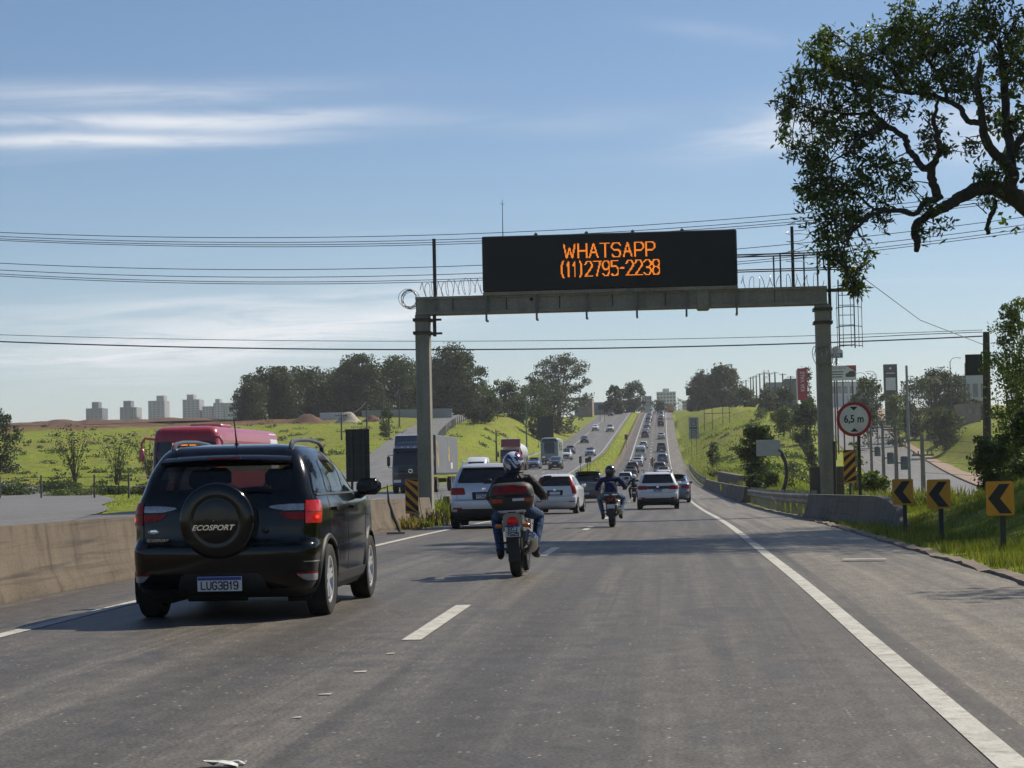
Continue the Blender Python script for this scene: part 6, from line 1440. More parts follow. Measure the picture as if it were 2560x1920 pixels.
# round height limit sign
p = at(2135, 1048, 58); zg = gz(p.x, 58); t = thing('height_limit_sign', 'round white sign with red rim reading 6,5m on a dark post', 'sign', (p.x, 58, zg)); zc = p.z - zg; rr = 43 * 58 / F_PX
mb = MB(); mb.lathe([(rr, .012), (rr, -.010), (.001, -.010)], 48, 'Y', 0, Matrix.Translation((0, 0, zc))); d = mb.build('disc', RED, t, 30)
mb = MB(); mb.lathe([(rr * .82, -.016), (.001, -.016)], 48, 'Y', 0, Matrix.Translation((0, 0, zc))); fw = mb.build('face', WHT, d, 0)
text('height_text', '6,5 m', .30, BLK, d, (-.005, -.020, zc), width=rr * 1.12, depth=.003, bold=.006)
for s in (-1, 1): mb = MB(); mb.prism([(-.11, zc + s * rr * .72), (.11, zc + s * rr * .72), (0, zc + s * rr * .50)], -.020, -.017, 'XZ'); mb.build('arrow', BLK, d, 0)
post(t, .12, .05, -.4, zc - rr * .7, .085)
def hazard(label, px0, px1, py0, py1, Y_, dirn, base_dx=0):
    a, b = at(px0, py1, Y_), at(px1, py0, Y_); w, h = b.x - a.x, (py1 - py0) / F_PX * Y_; xc = (a.x + b.x) / 2; zg = gz(xc, Y_); t = thing('hazard_marker', label, 'sign', (xc, Y_, zg)); z0 = (a.z + b.z) / 2 - h / 2 - zg
    mb = MB(); mb.prism([(q[0], q[1] + z0 + h / 2) for q in rounded(w, h, .03)], -.006, .006, 'XZ'); f = mb.build('panel', YEL, t, 30); n = 4; st = h / 3.4
    for i in range(-1, n + 1):
        lo = z0 + i * st + st * .1; q = []
        for x, dz in ((-w / 2 + .005, 0), (w / 2 - .005, w * .95)):
            zz = lo + (dz if dirn > 0 else w * .95 - dz); q.append((x, zz))
        q = [q[0], q[1], (q[1][0], q[1][1] + st * .52), (q[0][0], q[0][1] + st * .52)]
        q = [(x, min(max(z, z0 + .01), z0 + h - .01)) for x, z in q]
        if max(z for x, z in q) - min(z for x, z in q) > .04: mb = MB(); mb.prism(q, -.0095, -.0065, 'XZ'); mb.build('stripe', BLK, f, 0)
    post(t, base_dx, .03, -.3, z0 + h * .5, .05); return t
hazard('black and yellow striped marker in front of the left gantry post', 1014, 1045, 1197, 1284, 53.0, -1, .02)
hazard('black and yellow striped marker below the height limit sign', 2110, 2138, 1125, 1207, 57.5, 1, .0)
p = at(2110, 1040, 57); t = thing('sign_pole', 'slim dark pole rising behind the striped marker by the right post', 'pole', (p.x - .10, 59.5, gz(p.x, 59))); mb = MB(); mb.cyl((0, 0, -.3), (0, 0, 2.2), .045, 8); mb.build('pole', M_POLE, t)
# boards that show their dark backs
def back_board(name, label, px0, px1, py0, py1, Y_, posts=(-.3, .3), base=None, rib=False, m=SBACK):
    a, b = at(px0, py1, Y_), at(px1, py0, Y_); w, h = b.x - a.x, (py1 - py0) / F_PX * Y_; xc = (a.x + b.x) / 2; zc = (at((px0 + px1) / 2, (py0 + py1) / 2, Y_)).z; zg = gz(xc, Y_) if base is None else base; t = thing(name, label, 'sign', (xc, Y_, zg))
    mb = MB(); mb.box((0, 0, zc - zg), (w, .03, h), bev=.008); f = mb.build('panel', m, t, 30)
    for s in posts:
        post(t, s * w, -.03, -.4, zc - zg + h * .46, .06 if w < 2 else .12)
    if rib:
        for s in (-.25, 0, .25): mb = MB(); mb.box((0, -.022, zc - zg + s * h), (w * .96, .02, .03)); mb.build('rib', M_POLE, f)
    return t
back_board('road_sign', 'black back of a tall sign on two posts beyond the barrier', 866, 923, 1072, 1205, 52, (-.25, .25), rib=True)
back_board('road_sign', 'large dark sign back on the grassy slope above the coach', 1344, 1383, 1041, 1096, 330, (-.3, .3), rib=True)
back_board('road_sign', 'slim black sign back on the median tip', 1448, 1454, 1141, 1158, 246, (0,)); back_board('road_sign', 'left one of two joined black sign backs on the median', 1463, 1471, 1145, 1157, 250, (.2,)); back_board('road_sign', 'right one of two joined black sign backs on the median', 1470.5, 1478, 1142, 1155, 250, (0,))
back_board('road_sign', 'small blue grey sign back against the median barrier', 1561.5, 1569, 1086, 1099, 420, (0,), m=mat('sign_bluegrey', (.06, .075, .09), .6, var=.2))
back_board('road_sign', 'dark board at the yard entrance on the hilltop', 1496, 1514, 1012, 1024, 600, (-.3, .3))
t = back_board('verge_sign', 'tall grey panel with two speed limit rings on the right verge', 1722.5, 1746, 1043, 1097, 330, (-.25, .25), m=mat('sign_grey', (.30, .32, .31), .6, var=.1)); zc = at(1734, 1070, 330).z - t.location.z
for k, (s, n_) in enumerate(((.22, '110'), (-.22, '90'))):
    h = 54 / F_PX * 330; mb = MB(); mb.lathe([(.46, -.03), (.46, -.045), (.36, -.045), (.36, -.03)], 28, 'Y', 0, Matrix.Translation((0, 0, zc + s * h)), True); mb.build('ring', SBACK, t, 30)
    text('speed_number', n_, .42, SBACK, t, (0, -.03, zc + s * h), depth=.01, width=.5)
    for dz in (.19, -.19): mb = MB(); mb.box((0, -.02, zc + (s + dz) * h), (1.1, .012, .10)); mb.build('text_line', SBACK, t)
mb = MB(); mb.box((0, -.02, zc - .02), (1.5, .012, .05)); mb.build('divider', SBACK, t)
# blank white board on a curved mast
p = at(1921, 1120, 88); q = at(1891, 1101, 88); w = 60 / F_PX * 88; h = 40 / F_PX * 88; bs = at(1957, 1232, 88); t = thing('blank_sign', 'blank pale board on a curved black mast beside the shrub', 'sign', (bs.x, 88, gz(bs.x, 88)))
mb = MB(); mb.box((p.x - bs.x, 0, p.z - t.location.z), (w, .04, h), bev=.01); mb.build('panel', mat('blank_panel', (.36, .37, .36), .5, var=.08), t, 30)
mb = MB(); mb.tube([Vector((at(x, y, 88).x, 88.08, at(x, y, 88).z)) - t.location for x, y in ((1957, 1262), (1958, 1230), (1965, 1205), (1968, 1180), (1964, 1155), (1955, 1135), (1946, 1124))], [.10, .095, .085, .08, .08, .10, .12], 8); mb.build('mast', M_POLE, t)
t = thing('empty_billboard', 'empty billboard frame standing on the green slope', 'frame', (at(1795, 1045, 430).x, 430, gz(at(1795, 1045, 430).x, 430))); z0 = t.location.z
za, zc_ = at(1795, 1033, 430).z - z0, at(1795, 1017, 430).z - z0
for zz in (za, zc_): mb = MB(); mb.box((0, 0, zz), (5.8, .12, .12)); mb.build('rail', M_POLE, t)
for s in (-2.85, -1.2, 1.0, 2.4): mb = MB(); mb.box((s, 0, zc_ / 2 - .5), (.12, .12, zc_ + 1)); mb.build('post', M_POLE, t)
t = thing('overhead_sign', 'dark overhead sign board before the trees on the hilltop', 'sign', (at(1728, 1015, 700).x, 700, gz(at(1728, 1015, 700).x, 700))); a = at(1730, 979, 700)
mb = MB(); mb.box((a.x - t.location.x, 0, a.z - t.location.z), (4.2, .3, 2.7), bev=.05); mb.build('panel', SBACK, t); mb = MB(); mb.cyl((.8, .2, -1), (.8, .2, a.z - t.location.z), .22, 8); mb.build('mast', M_POLE, t)

# ------------------------------------------------------------------ plants
BARK = mat('bark', (.055, .045, .036), .95, var=.35, vs=3, bump=.6); BARK_D = mat('dark_bark', (.028, .025, .021), .95, var=.4, vs=4, bump=.7)
LEAF_D = leafy('leaf_dark', (.016, .030, .009), (.062, .088, .022), .25, .25); LEAF_M = leafy('leaf_mid', (.020, .038, .011), (.075, .11, .026), .3, .3); LEAF_L = leafy('leaf_light', (.045, .075, .015), (.13, .17, .035), .5, .35); LEAF_G = leafy('leaf_greygreen', (.035, .05, .028), (.09, .11, .055), .35, .25)
LEAF_H = leafy('leaf_overhanging', (.018, .036, .006), (.095, .14, .022), .8, .45, .42); LEAF_B = leafy('leaf_shrub', (.020, .040, .010), (.075, .11, .028), .8, .3)
def fast_mesh(name, verts, nper, m):
    """many loose faces of nper corners each"""
    N = len(verts) // nper; me = bpy.data.meshes.new(name); me.vertices.add(len(verts)); me.vertices.foreach_set('co', np.asarray(verts, np.float32).ravel())
    me.loops.add(len(verts)); me.loops.foreach_set('vertex_index', np.arange(len(verts), dtype=np.int32)); me.polygons.add(N)
    me.polygons.foreach_set('loop_start', np.arange(0, len(verts), nper, dtype=np.int32)); me.polygons.foreach_set('loop_total', np.full(N, nper, np.int32)); me.materials.append(m); me.update(); me.validate(); return me
def leaf_verts(C, S, width=.28, flat=0.0, droop=0.0):
    N = len(C); d = nrg.normal(size=(N, 3)); d[:, 2] = d[:, 2] * (1 - flat) - droop; d /= np.linalg.norm(d, axis=1)[:, None]
    q = nrg.normal(size=(N, 3)); s = np.cross(d, q); s /= np.linalg.norm(s, axis=1)[:, None] + 1e-9; S = np.asarray(S)[:, None]
    return np.stack([C - d * S * .5, C + s * S * width, C + d * S * .5, C - s * S * width], 1).reshape(-1, 3)
def cloud(blobs, n, clumps=18, spread=.34, shell=.55):
    """leaf places: clumps spread through ellipsoids, denser near their skins"""
    vol = np.array([b[3] * b[4] * b[5] for b in blobs])**.72; k = (vol / vol.sum() * n).astype(int); out = []
    for b, m in zip(blobs, k):
        c, r = np.array(b[:3], float), np.array(b[3:6], float); nc = max(4, int(clumps * (m / max(k.max(), 1))**.5))
        d = nrg.normal(size=(nc, 3)); d /= np.linalg.norm(d, axis=1)[:, None]; rad = shell + (1 - shell) * nrg.random(nc)**.6; cc = d * rad[:, None]
        i = nrg.integers(0, nc, m); p = cc[i] + np.clip(nrg.normal(size=(m, 3)), -1.5, 1.5) * spread * nrg.uniform(.5, 1.2, (nc, 1))[i]; out.append(c + p * r)
    return np.vstack(out)
def tree(name, label, x, y, blobs, n, leaf, m, trunk=.3, bark=BARK, group=None, cat='tree', spread=.33, clumps=18, stems=1, z=None, limbs=True, droop=0., width=.30):
    """blobs: (dx, dy, height, rx, ry, rz) from the foot of the tree"""
    z0 = gz(x, y) if z is None else z; t = thing(name, label, cat, (x, y, z0), 0, group)
    C = cloud([(b[0], b[1], b[2], b[3], b[4], b[5]) for b in blobs], n, clumps, spread); C = C[C[:, 2] > .05]
    link('crown', fast_mesh('crown', leaf_verts(C, leaf * nrg.uniform(.6, 1.35, len(C)), width, droop=droop), 4, m), t)
    if trunk:
        top = max(b[2] for b in blobs); low = min(b[2] - b[5] for b in blobs); fork = max(.6, min(low + .1 * top, top * .45))
        for s in range(stems):
            ox = rng.uniform(-.4, .4) * (stems > 1); mb = MB()
            mb.tube([(ox, 0, -.4), (ox + rng.uniform(-.1, .1), 0, fork * .5), (ox * .6, 0, fork)], [trunk * 1.25, trunk, trunk * .8], 8)
            if limbs:
                for b in blobs[s::stems]:
                    e = Vector((b[0], b[1], b[2])); a = Vector((ox * .6, 0, fork)); mid = a.lerp(e, .5) + Vector((rng.uniform(-.1, .1) * b[3], 0, -.08 * b[5])); mb.tube([a, mid, e], [trunk * .6, trunk * .35, trunk * .12], 5)
            mb.build('trunk', bark, t, 60)
    return t
def px_tree(name, label, x0, x1, ytop, ybase, Y, n, leaf, m, lobes=7, trunk=.3, low=.25, seed=0, ground=None, skirt=False, **k):
    """tree sized from where its edges stand in the view at its distance"""
    r = random.Random(seed * 31 + int(x0)); a, b = at(x0, ybase, Y), at(x1, ybase, Y); xc = (a.x + b.x) / 2; W = b.x - a.x; zg = gz(xc, Y) if ground is None else ground
    H = at((x0 + x1) / 2, ytop, Y).z - zg; bl = []
    for i in range(lobes):
        f = (i + .5) / lobes * 2 - 1; rad = W * r.uniform(.17, .26); hh = H * lerp(low, 1, .5 + .5 * math.sqrt(max(0, 1 - f * f * .9)) * r.uniform(.75, 1.0) - .5 * 0) if i % 2 == 0 else H * lerp(low, .75, r.random())
        hh = min(hh, H); rz = min(rad * .8, H * .26); bl.append((f * (W / 2 - rad * .85), r.uniform(-.3, .3) * W * .6, max(hh - rz, rz * .9), rad, rad * 1.1, rz))
    if skirt: bl += [(W * r.uniform(-.42, .42), r.uniform(-.3, .2) * W, H * r.uniform(.08, .35), W * .17, W * .2, H * .16) for _ in range(9)]
    bl.append((0, 0, H * lerp(low, 1, .45), W * .33, W * .33, H * (1 - low) * .40)); bl.append((r.uniform(-.1, .1) * W, 0, H - min(W * .2, H * .25) * .8, W * .24, W * .24, min(W * .2, H * .25) * .8))
    return tree(name, label, xc, Y, bl, n, leaf, m, trunk, z=zg, **k)
# wood on the left hill
GW = 'trees of the wood on the left hill'
for i, (x0, x1, yt, yb, Y_, n, m, lab) in enumerate([(596, 662, 945, 1046, 455, 2200, LEAF_G, 'thin greyish tree at the left end of the wood'), (612, 742, 916, 1046, 470, 9500, LEAF_D, 'broad dark tree second from the left end of the wood'), (700, 855, 918, 1046, 490, 10000, LEAF_D, 'wide dark tree in the middle left of the wood'), (838, 962, 893, 1046, 480, 10000, LEAF_D, 'tall domed tree left of the gantry post'), (925, 1060, 892, 1046, 500, 9500, LEAF_M, 'domed tree half behind the gantry post'), (1075, 1206, 869, 1042, 480, 11000, LEAF_D, 'tallest dark tree just right of the left gantry post'), (1030, 1120, 900, 1042, 520, 6000, LEAF_D, 'dark tree right behind the left gantry post'), (655, 775, 935, 1046, 520, 5200, LEAF_M, 'green tree filling the gap between the two broad dark trees'), (790, 900, 922, 1046, 525, 5200, LEAF_M, 'green tree behind the gap left of the tall domed tree'), (1150, 1240, 955, 1042, 500, 3600, LEAF_M, 'lower green tree at the right flank of the tallest dark tree')]):
    px_tree('broadleaf_tree', lab, x0 - 14, x1 + 14, yt, yb, Y_, int(n * 2.2), .60, m, 14, .45, .0, i, group=GW, stems=2 if i else 1, skirt=True)
GM = 'trees behind the green slope'
for i, (x0, x1, yt, yb, Y_, n, m, lf, lab) in enumerate([(1225, 1318, 947, 1035, 470, 5500, LEAF_M, .5, 'round green tree above the green slope'), (1180, 1262, 985, 1045, 455, 3800, LEAF_D, .5, 'low dark tree left of the round green tree'), (1300, 1392, 955, 1036, 500, 5000, LEAF_M, .5, 'bushy tree under the left side of the tall eucalyptus'), (1345, 1445, 960, 1036, 480, 5000, LEAF_G, .5, 'olive tree under the tall eucalyptus'), (1265, 1345, 985, 1040, 440, 3200, LEAF_M, .45, 'young tree at the top edge of the slope'), (1318, 1375, 1000, 1044, 420, 2200, LEAF_M, .45, 'small tree with bare stems above the dark sign back')]):
    px_tree('broadleaf_tree', lab, x0, x1, yt, yb, Y_, n, lf, m, 7, .22, .02, i, group=GM, stems=2, skirt=True)
# tall eucalyptus with open crown
p = at(1398, 1015, 560); zg = gz(p.x, 560); H = at(1398, 888, 560).z - zg
tree('eucalyptus_tree', 'tall open crowned eucalyptus on the hill above the oncoming traffic', p.x, 560, [(-7.5, 0, H * .50, 2.6, 2.6, 2.0), (-5.6, 1, H * .66, 3.2, 3, 2.0), (-3.4, 0, H * .80, 3.2, 3, 2.0), (-.2, -1, H * .90, 3.4, 3, 1.8), (2.6, 0, H * .93, 2.6, 3, 1.6), (5.2, 1, H * .80, 2.6, 2.4, 1.8), (3, -1, H * .72, 3.0, 2.6, 1.8), (6.8, 0, H * .57, 1.9, 2, 1.4), (0, 1, H * .70, 3.0, 3, 2), (-3, -1, H * .55, 3, 3, 1.8), (4.5, 0, H * .50, 2.4, 2.2, 1.5), (8.0, 0, H * .36, 1.5, 1.5, 1.2), (1, 0, H * .5, 3, 3, 1.8), (5.8, 0, H * .3, 2, 2, 1.2), (-1, 0, H * .35, 3.4, 3, 1.8)], 11000, .50, LEAF_G, .5, group=None, clumps=26, spread=.28)
px_tree('ramp_shrub', 'round dark bush at the edge of the ramp', 1163, 1243, 1012, 1062, 395, 4200, .40, LEAF_D, 7, .12, .0, 3, cat='bush')
px_tree('hilltop_tree', 'dark spiky tree on the hilltop between the two carriageways and the yard', 1515, 1560, 960, 1022, 690, 3600, .75, LEAF_D, 6, .3, .0, 4, skirt=True); px_tree('hilltop_tree', 'broad dark tree on the hilltop left of the white building', 1545, 1614, 954, 1022, 720, 5000, .75, LEAF_D, 7, .3, .0, 5, skirt=True)
px_tree('hilltop_shrub', 'dark shrub row on the median at the brow of the hill', 1622, 1672, 996, 1016, 800, 2200, .5, LEAF_D, 5, .1, 0, 6, cat='bush'); px_tree('hilltop_shrub', 'thin bare shrub at the brow beyond the queue', 1680, 1712, 995, 1015, 850, 700, .4, LEAF_G, 4, .1, 0, 7, cat='bush')
px_tree('hilltop_tree', 'large dark tree on the hilltop right of the road', 1716, 1802, 930, 1022, 640, 9000, .75, LEAF_D, 9, .4, .0, 8, skirt=True); px_tree('hilltop_tree', 'tall dark tree beside the large dark hilltop tree', 1760, 1858, 915, 1020, 620, 9500, .75, LEAF_D, 9, .4, .0, 9, skirt=True)
for i, (x0, x1, yt, yb, Y_, n, m, lab) in enumerate([(1822, 1900, 968, 1016, 560, 3600, LEAF_M, 'low tree right of the tall hilltop tree'), (1890, 1950, 975, 1018, 520, 2800, LEAF_M, 'low bushy tree below the distant poles'), (1935, 1992, 970, 1020, 480, 3000, LEAF_D, 'dark bushy tree left of the red banner sign'), (1995, 2040, 920, 990, 520, 2600, LEAF_D, 'dark tree behind the red banner sign')]): px_tree('slope_tree', lab, x0, x1, yt, yb, Y_, n, .6, m, 6, .15, .0, 10 + i, skirt=True)
for i, (x0, x1, yt, yb, Y_, n, m, lf, lab) in enumerate([(1984, 2046, 1000, 1066, 300, 3200, LEAF_M, .32, 'small tree left of the right gantry post'), (1935, 1985, 1015, 1062, 340, 2400, LEAF_L, .32, 'bright green bush on the fence line'), (2135, 2212, 935, 1012, 420, 4200, LEAF_M, .42, 'tree left of the dark totem sign'), (2250, 2330, 940, 1092, 450, 7500, LEAF_D, .34, 'dark tree behind the street poles'), (2300, 2412, 920, 1090, 470, 12000, LEAF_D, .46, 'large dark tree right of the totem sign'), (2222, 2262, 985, 1100, 430, 2300, LEAF_L, .42, 'slender light green tree beside the side street'), (2318, 2408, 1020, 1126, 375, 4600, LEAF_M, .38, 'mid green tree in front of the large dark tree'), (2405, 2470, 1000, 1100, 420, 3200, LEAF_D, .42, 'dark shrub tree left of the big wooden pole'), (2120, 2160, 1105, 1150, 180, 700, LEAF_L, .22, 'thin sapling behind the striped marker')]):
    px_tree('street_tree', lab, x0 - 8, x1 + 8, yt, yb, Y_, int(n * 1.3), lf * 1.15, m, 7, .16, .04, 20 + i, skirt=(m is LEAF_D))
# feathery palm over the dark trees
p = at(2325, 940, 440); zg = gz(p.x, 440); t = thing('palm_tree', 'palm rising over the dark trees by the totem sign', 'tree', (p.x, 440, zg)); hh = at(2325, 945, 440).z - zg; mb = MB(); mb.tube([(0, 0, -.5), (.2, 0, hh * .5), (0, 0, hh)], [.22, .17, .14], 8); mb.build('trunk', BARK, t); fr = []
for k in range(16):
    a = 2 * math.pi * k / 16; L_ = rng.uniform(2.2, 3.0); up = rng.uniform(.2, 1.1); pts = [Vector((math.cos(a) * L_ * s, math.sin(a) * L_ * s, hh + up * s * 1.6 - 1.7 * s * s)) for s in np.linspace(0, 1, 8)]
    mb = MB(); mb.tube(pts, [.04, .035, .03, .03, .025, .02, .015, .01], 4)
    for i in range(1, 8):
        for s in (-1, 1):
            d = Vector((-math.sin(a) * s, math.cos(a) * s, -.35)); q = pts[i]; mb.add([q, q + d * .75 + Vector((0, 0, .0)), q + (pts[i] - pts[i - 1]) * .35], [(0, 1, 2)])
    mb.build('frond', LEAF_M, t, 0, recalc=False)
# left field: dark tree at the picture edge and staked saplings
px_tree('field_tree', 'dark tree at the left edge of the green field', -70, 48, 1028, 1122, 250, 5000, .34, LEAF_D, 7, .2, .02, 40)
for i, (xp, yt, yb, Y_, lf, n) in enumerate(((187, 1066, 1166, 212, .30, 700), (292, 1082, 1172, 205, .30, 520), (372, 1088, 1150, 216, .30, 420))):
    p = at(xp, yb, Y_); zg = gz(p.x, Y_); t = thing('young_tree', ('fan shaped young tree with dark leafy tops in the field', 'sparse fan shaped sapling beside the dark topped young tree', 'sapling in the field just left of the red bus')[i], 'tree', (p.x, Y_, zg)); H = at(xp, yt, Y_).z - zg; cs = []; mb = MB()
    for k in range(22):
        a = rng.uniform(-.55, .55); b = rng.uniform(-.4, .4); e = Vector((math.sin(a) * H * .8, math.sin(b) * H * .5, H * rng.uniform(.75, 1.0))); mb.tube([(rng.uniform(-.2, .2), 0, -.1), e * .5 + Vector((-e.x * .18, 0, 0)), e], [.030, .022, .010], 4); 
        for s in np.linspace(.35, 1, 7): cs.append(e * s)
    mb.build('stems', BARK, t, 60); C = np.array([c[:] for c in cs]); C = C[nrg.integers(0, len(C), n)] + nrg.normal(size=(n, 3)) * .22; C[:n // 2] += nrg.normal(size=(n // 2, 3)) * .1
    link('crown', fast_mesh('crown', leaf_verts(C, lf * nrg.uniform(.6, 1.3, n), .22), 4, LEAF_M if i else LEAF_D), t)
GS = 'scrub beside the field fence'
for i, (x0, x1, yt, yb, Y_, n, m, lab) in enumerate([(-40, 90, 1204, 1240, 165, 3600, LEAF_B, 'dark scrub at the left end of the field fence'), (90, 210, 1200, 1230, 178, 3200, LEAF_B, 'dark scrub under the fan shaped young tree'), (110, 262, 1222, 1250, 160, 4200, LEAF_L, 'bright weeds in front of the field fence'), (245, 330, 1214, 1254, 160, 2400, LEAF_B, 'scrub beside the last field fence post'), (330, 420, 1205, 1256, 158, 2600, LEAF_M, 'scrub half hidden behind the black SUV')]):
    px_tree('scrub_bush', lab, x0, x1, yt, yb, Y_, n, .17, m, 14, 0, 0, 60 + i, cat='bush', group=GS, skirt=True)
GB = 'bushes on the right slope'
for i, (x0, x1, yt, yb, Y_, n, m, lf, lab) in enumerate([(1846, 1952, 1062, 1196, 122, 9000, LEAF_B, .17, 'big dark shrub behind the blank board'), (1765, 1802, 1105, 1140, 215, 1400, LEAF_B, .20, 'small round bush right of the verge sign'), (1860, 1920, 1185, 1216, 108, 1500, LEAF_B, .15, 'low bush at the foot of the big dark shrub'), (1955, 2010, 1150, 1210, 110, 500, LEAF_G, .12, 'half bare twiggy bush right of the curved mast'), (1965, 2010, 1040, 1062, 320, 800, LEAF_L, .28, 'bright bush beside the wire fence'), (2010, 2045, 1108, 1138, 220, 900, LEAF_B, .24, 'round bush left of the gantry post foot'), (1880, 1925, 1020, 1040, 420, 800, LEAF_L, .3, 'light bush on the crest of the slope'), (2140, 2235, 1180, 1222, 80, 2200, LEAF_L, .13, 'tall leafy weeds behind the first chevron sign')]):
    px_tree('slope_bush', lab, x0, x1, yt, yb, Y_, n, lf, m, 6, .03, 0, 80 + i, cat='bush', group=GB)

# ---- the big tree overhanging from the right -------------------------------
TY = 43.0
def cp(cx_, cy, dy=0.0): return at(1900 + cx_ * .3857, cy * .3857, TY + dy)
p0 = Vector((11.6, TY + 2.2, 0)); p0.z = gz(p0.x, p0.y) - .3
big = thing('overhanging_tree', 'big dark tree reaching over the road from the right', 'tree', p0)
LIMBS = [  # points in the crop, depth offset, radii (m)
    ([(2400, 1650, 2.2), (2150, 1560, 1.8), (1900, 1440, 1.2), (1711, 1330, .6), (1600, 1250, .3), (1500, 1212, .1), (1420, 1218, 0), (1330, 1260, -.1), (1240, 1312, -.2), (1160, 1360, -.3), (1080, 1402, -.4), (1015, 1450, -.5)], (.42, .36, .33, .29, .26, .22, .20, .18, .16, .14, .12, .10)),
    ([(1025, 1440, -.5), (1005, 1510, -.5), (1022, 1570, -.5), (1014, 1632, -.5)], (.12, .115, .10, .07)),
    ([(1165, 1300, -.2), (1120, 1190, -.3), (1112, 1085, -.4), (1130, 1050, -.4), (1163, 975, -.6), (1143, 860, -.8), (1125, 760, -1), (1160, 640, -1.2)], (.14, .125, .12, .10, .085, .075, .06, .04)),
    ([(1112, 1090, -.4), (1062, 1092, -.2), (1000, 1018, .1), (952, 950, .3), (930, 880, .5), (830, 820, .8), (740, 735, 1.1), (680, 640, 1.4), (560, 560, 1.8)], (.11, .10, .095, .09, .085, .08, .065, .05, .03)),
    ([(830, 820, .8), (740, 850, .4), (640, 900, 0), (560, 990, -.3), (470, 1040, -.6)], (.06, .055, .045, .035, .02)), ([(740, 735, 1.1), (620, 740, 1.2), (480, 730, 1.4), (330, 700, 1.6), (200, 690, 1.8)], (.05, .045, .035, .028, .015)),
    ([(1150, 1285, -.2), (1065, 1312, -.5), (1012, 1382, -.8), (900, 1366, -1.1), (780, 1372, -1.3), (690, 1422, -1.5), (600, 1505, -1.7), (560, 1572, -1.8), (533, 1650, -1.9)], (.10, .085, .075, .065, .06, .05, .042, .035, .02)),
    ([(1010, 1385, -.8), (830, 1358, -.6), (740, 1362, -.5), (650, 1430, -.4), (540, 1520, -.3), (450, 1560, -.2)], (.06, .05, .045, .04, .03, .018)), ([(740, 1362, -.5), (640, 1270, -.2), (520, 1180, .1), (400, 1150, .4)], (.04, .035, .028, .018)),
    ([(1600, 1240, .3), (1632, 1130, .4), (1590, 1060, .3), (1500, 970, .1), (1452, 870, -.1), (1440, 760, -.3), (1420, 640, -.5), (1405, 520, -.7), (1430, 400, -.9)], (.22, .20, .16, .14, .125, .11, .10, .08, .05)),
    ([(1430, 800, -.2), (1345, 782, 0), (1300, 700, .3), (1220, 660, .6), (1100, 612, .9), (950, 600, 1.1), (800, 560, 1.3), (640, 520, 1.5), (480, 470, 1.7)], (.09, .085, .08, .075, .07, .06, .05, .04, .02)),
    ([(1632, 1120, .4), (1620, 960, .7), (1600, 800, .9), (1588, 600, 1.2), (1570, 400, 1.4), (1550, 280, 1.6), (1480, 205, 1.8), (1420, 150, 2)], (.15, .14, .13, .12, .10, .08, .06, .04)), ([(1640, 1000, .6), (1711, 880, .5), (1850, 700, .3), (2000, 400, 0)], (.12, .11, .1, .06)),
    ([(533, 1650, -1.9), (560, 1740, -1.5), (590, 1830, -1.1)], (.022, .016, .008)), ([(1532, 1300, .2), (1495, 1395, .1), (1472, 1470, .1), (1478, 1520, .1)], (.075, .068, .060, .055)), ([(1465, 1385, .1), (1400, 1322, -.2), (1300, 1332, -.4)], (.02, .014, .008)), ([(1690, 1180, .3), (1720, 1160, .2), (1850, 1060, 0)], (.05, .05, .04)), ([(1220, 660, .6), (1150, 470, .9), (1020, 330, 1.2), (880, 180, 1.4)], (.06, .05, .04, .02)), ([(950, 600, 1.1), (820, 420, 1.4), (640, 330, 1.6), (460, 210, 1.9)], (.05, .042, .03, .015))]
limb_pts = []
for pts, rad in LIMBS:
    P = [cp(*q) - p0 for q in pts]; fine = []; fr_ = []
    for i in range(len(P) - 1):
        a0 = P[max(i - 1, 0)]; d0 = P[min(i + 2, len(P) - 1)]
        for s in np.linspace(0, 1, 5, endpoint=False):
            q = .5 * (2 * P[i] + (P[i + 1] - a0) * s + (2 * a0 - 5 * P[i] + 4 * P[i + 1] - d0) * s * s + (3 * P[i] - a0 - 3 * P[i + 1] + d0) * s**3); fine.append(q + Vector((rng.gauss(0, .012), rng.gauss(0, .012), rng.gauss(0, .012)))); fr_.append(lerp(rad[i], rad[i + 1], s) * rng.uniform(.72, .76))
    fine.append(P[-1]); fr_.append(rad[-1] * .7); mb = MB(); mb.tube(fine, fr_, 9); mb.build('limb', BARK_D, big, 70); limb_pts += [(q, r_) for q, r_ in zip(fine, fr_)]
mb = MB(); mb.tube([(0, 0, -.3), (.1, 0, 1.6), cp(2400, 1650, 2.2) - p0, cp(2560, 1200, 2.6) - p0, cp(2500, 700, 2.5) - p0], [.62, .52, .46, .36, .22], 12); mb.build('trunk', BARK_D, big, 70)
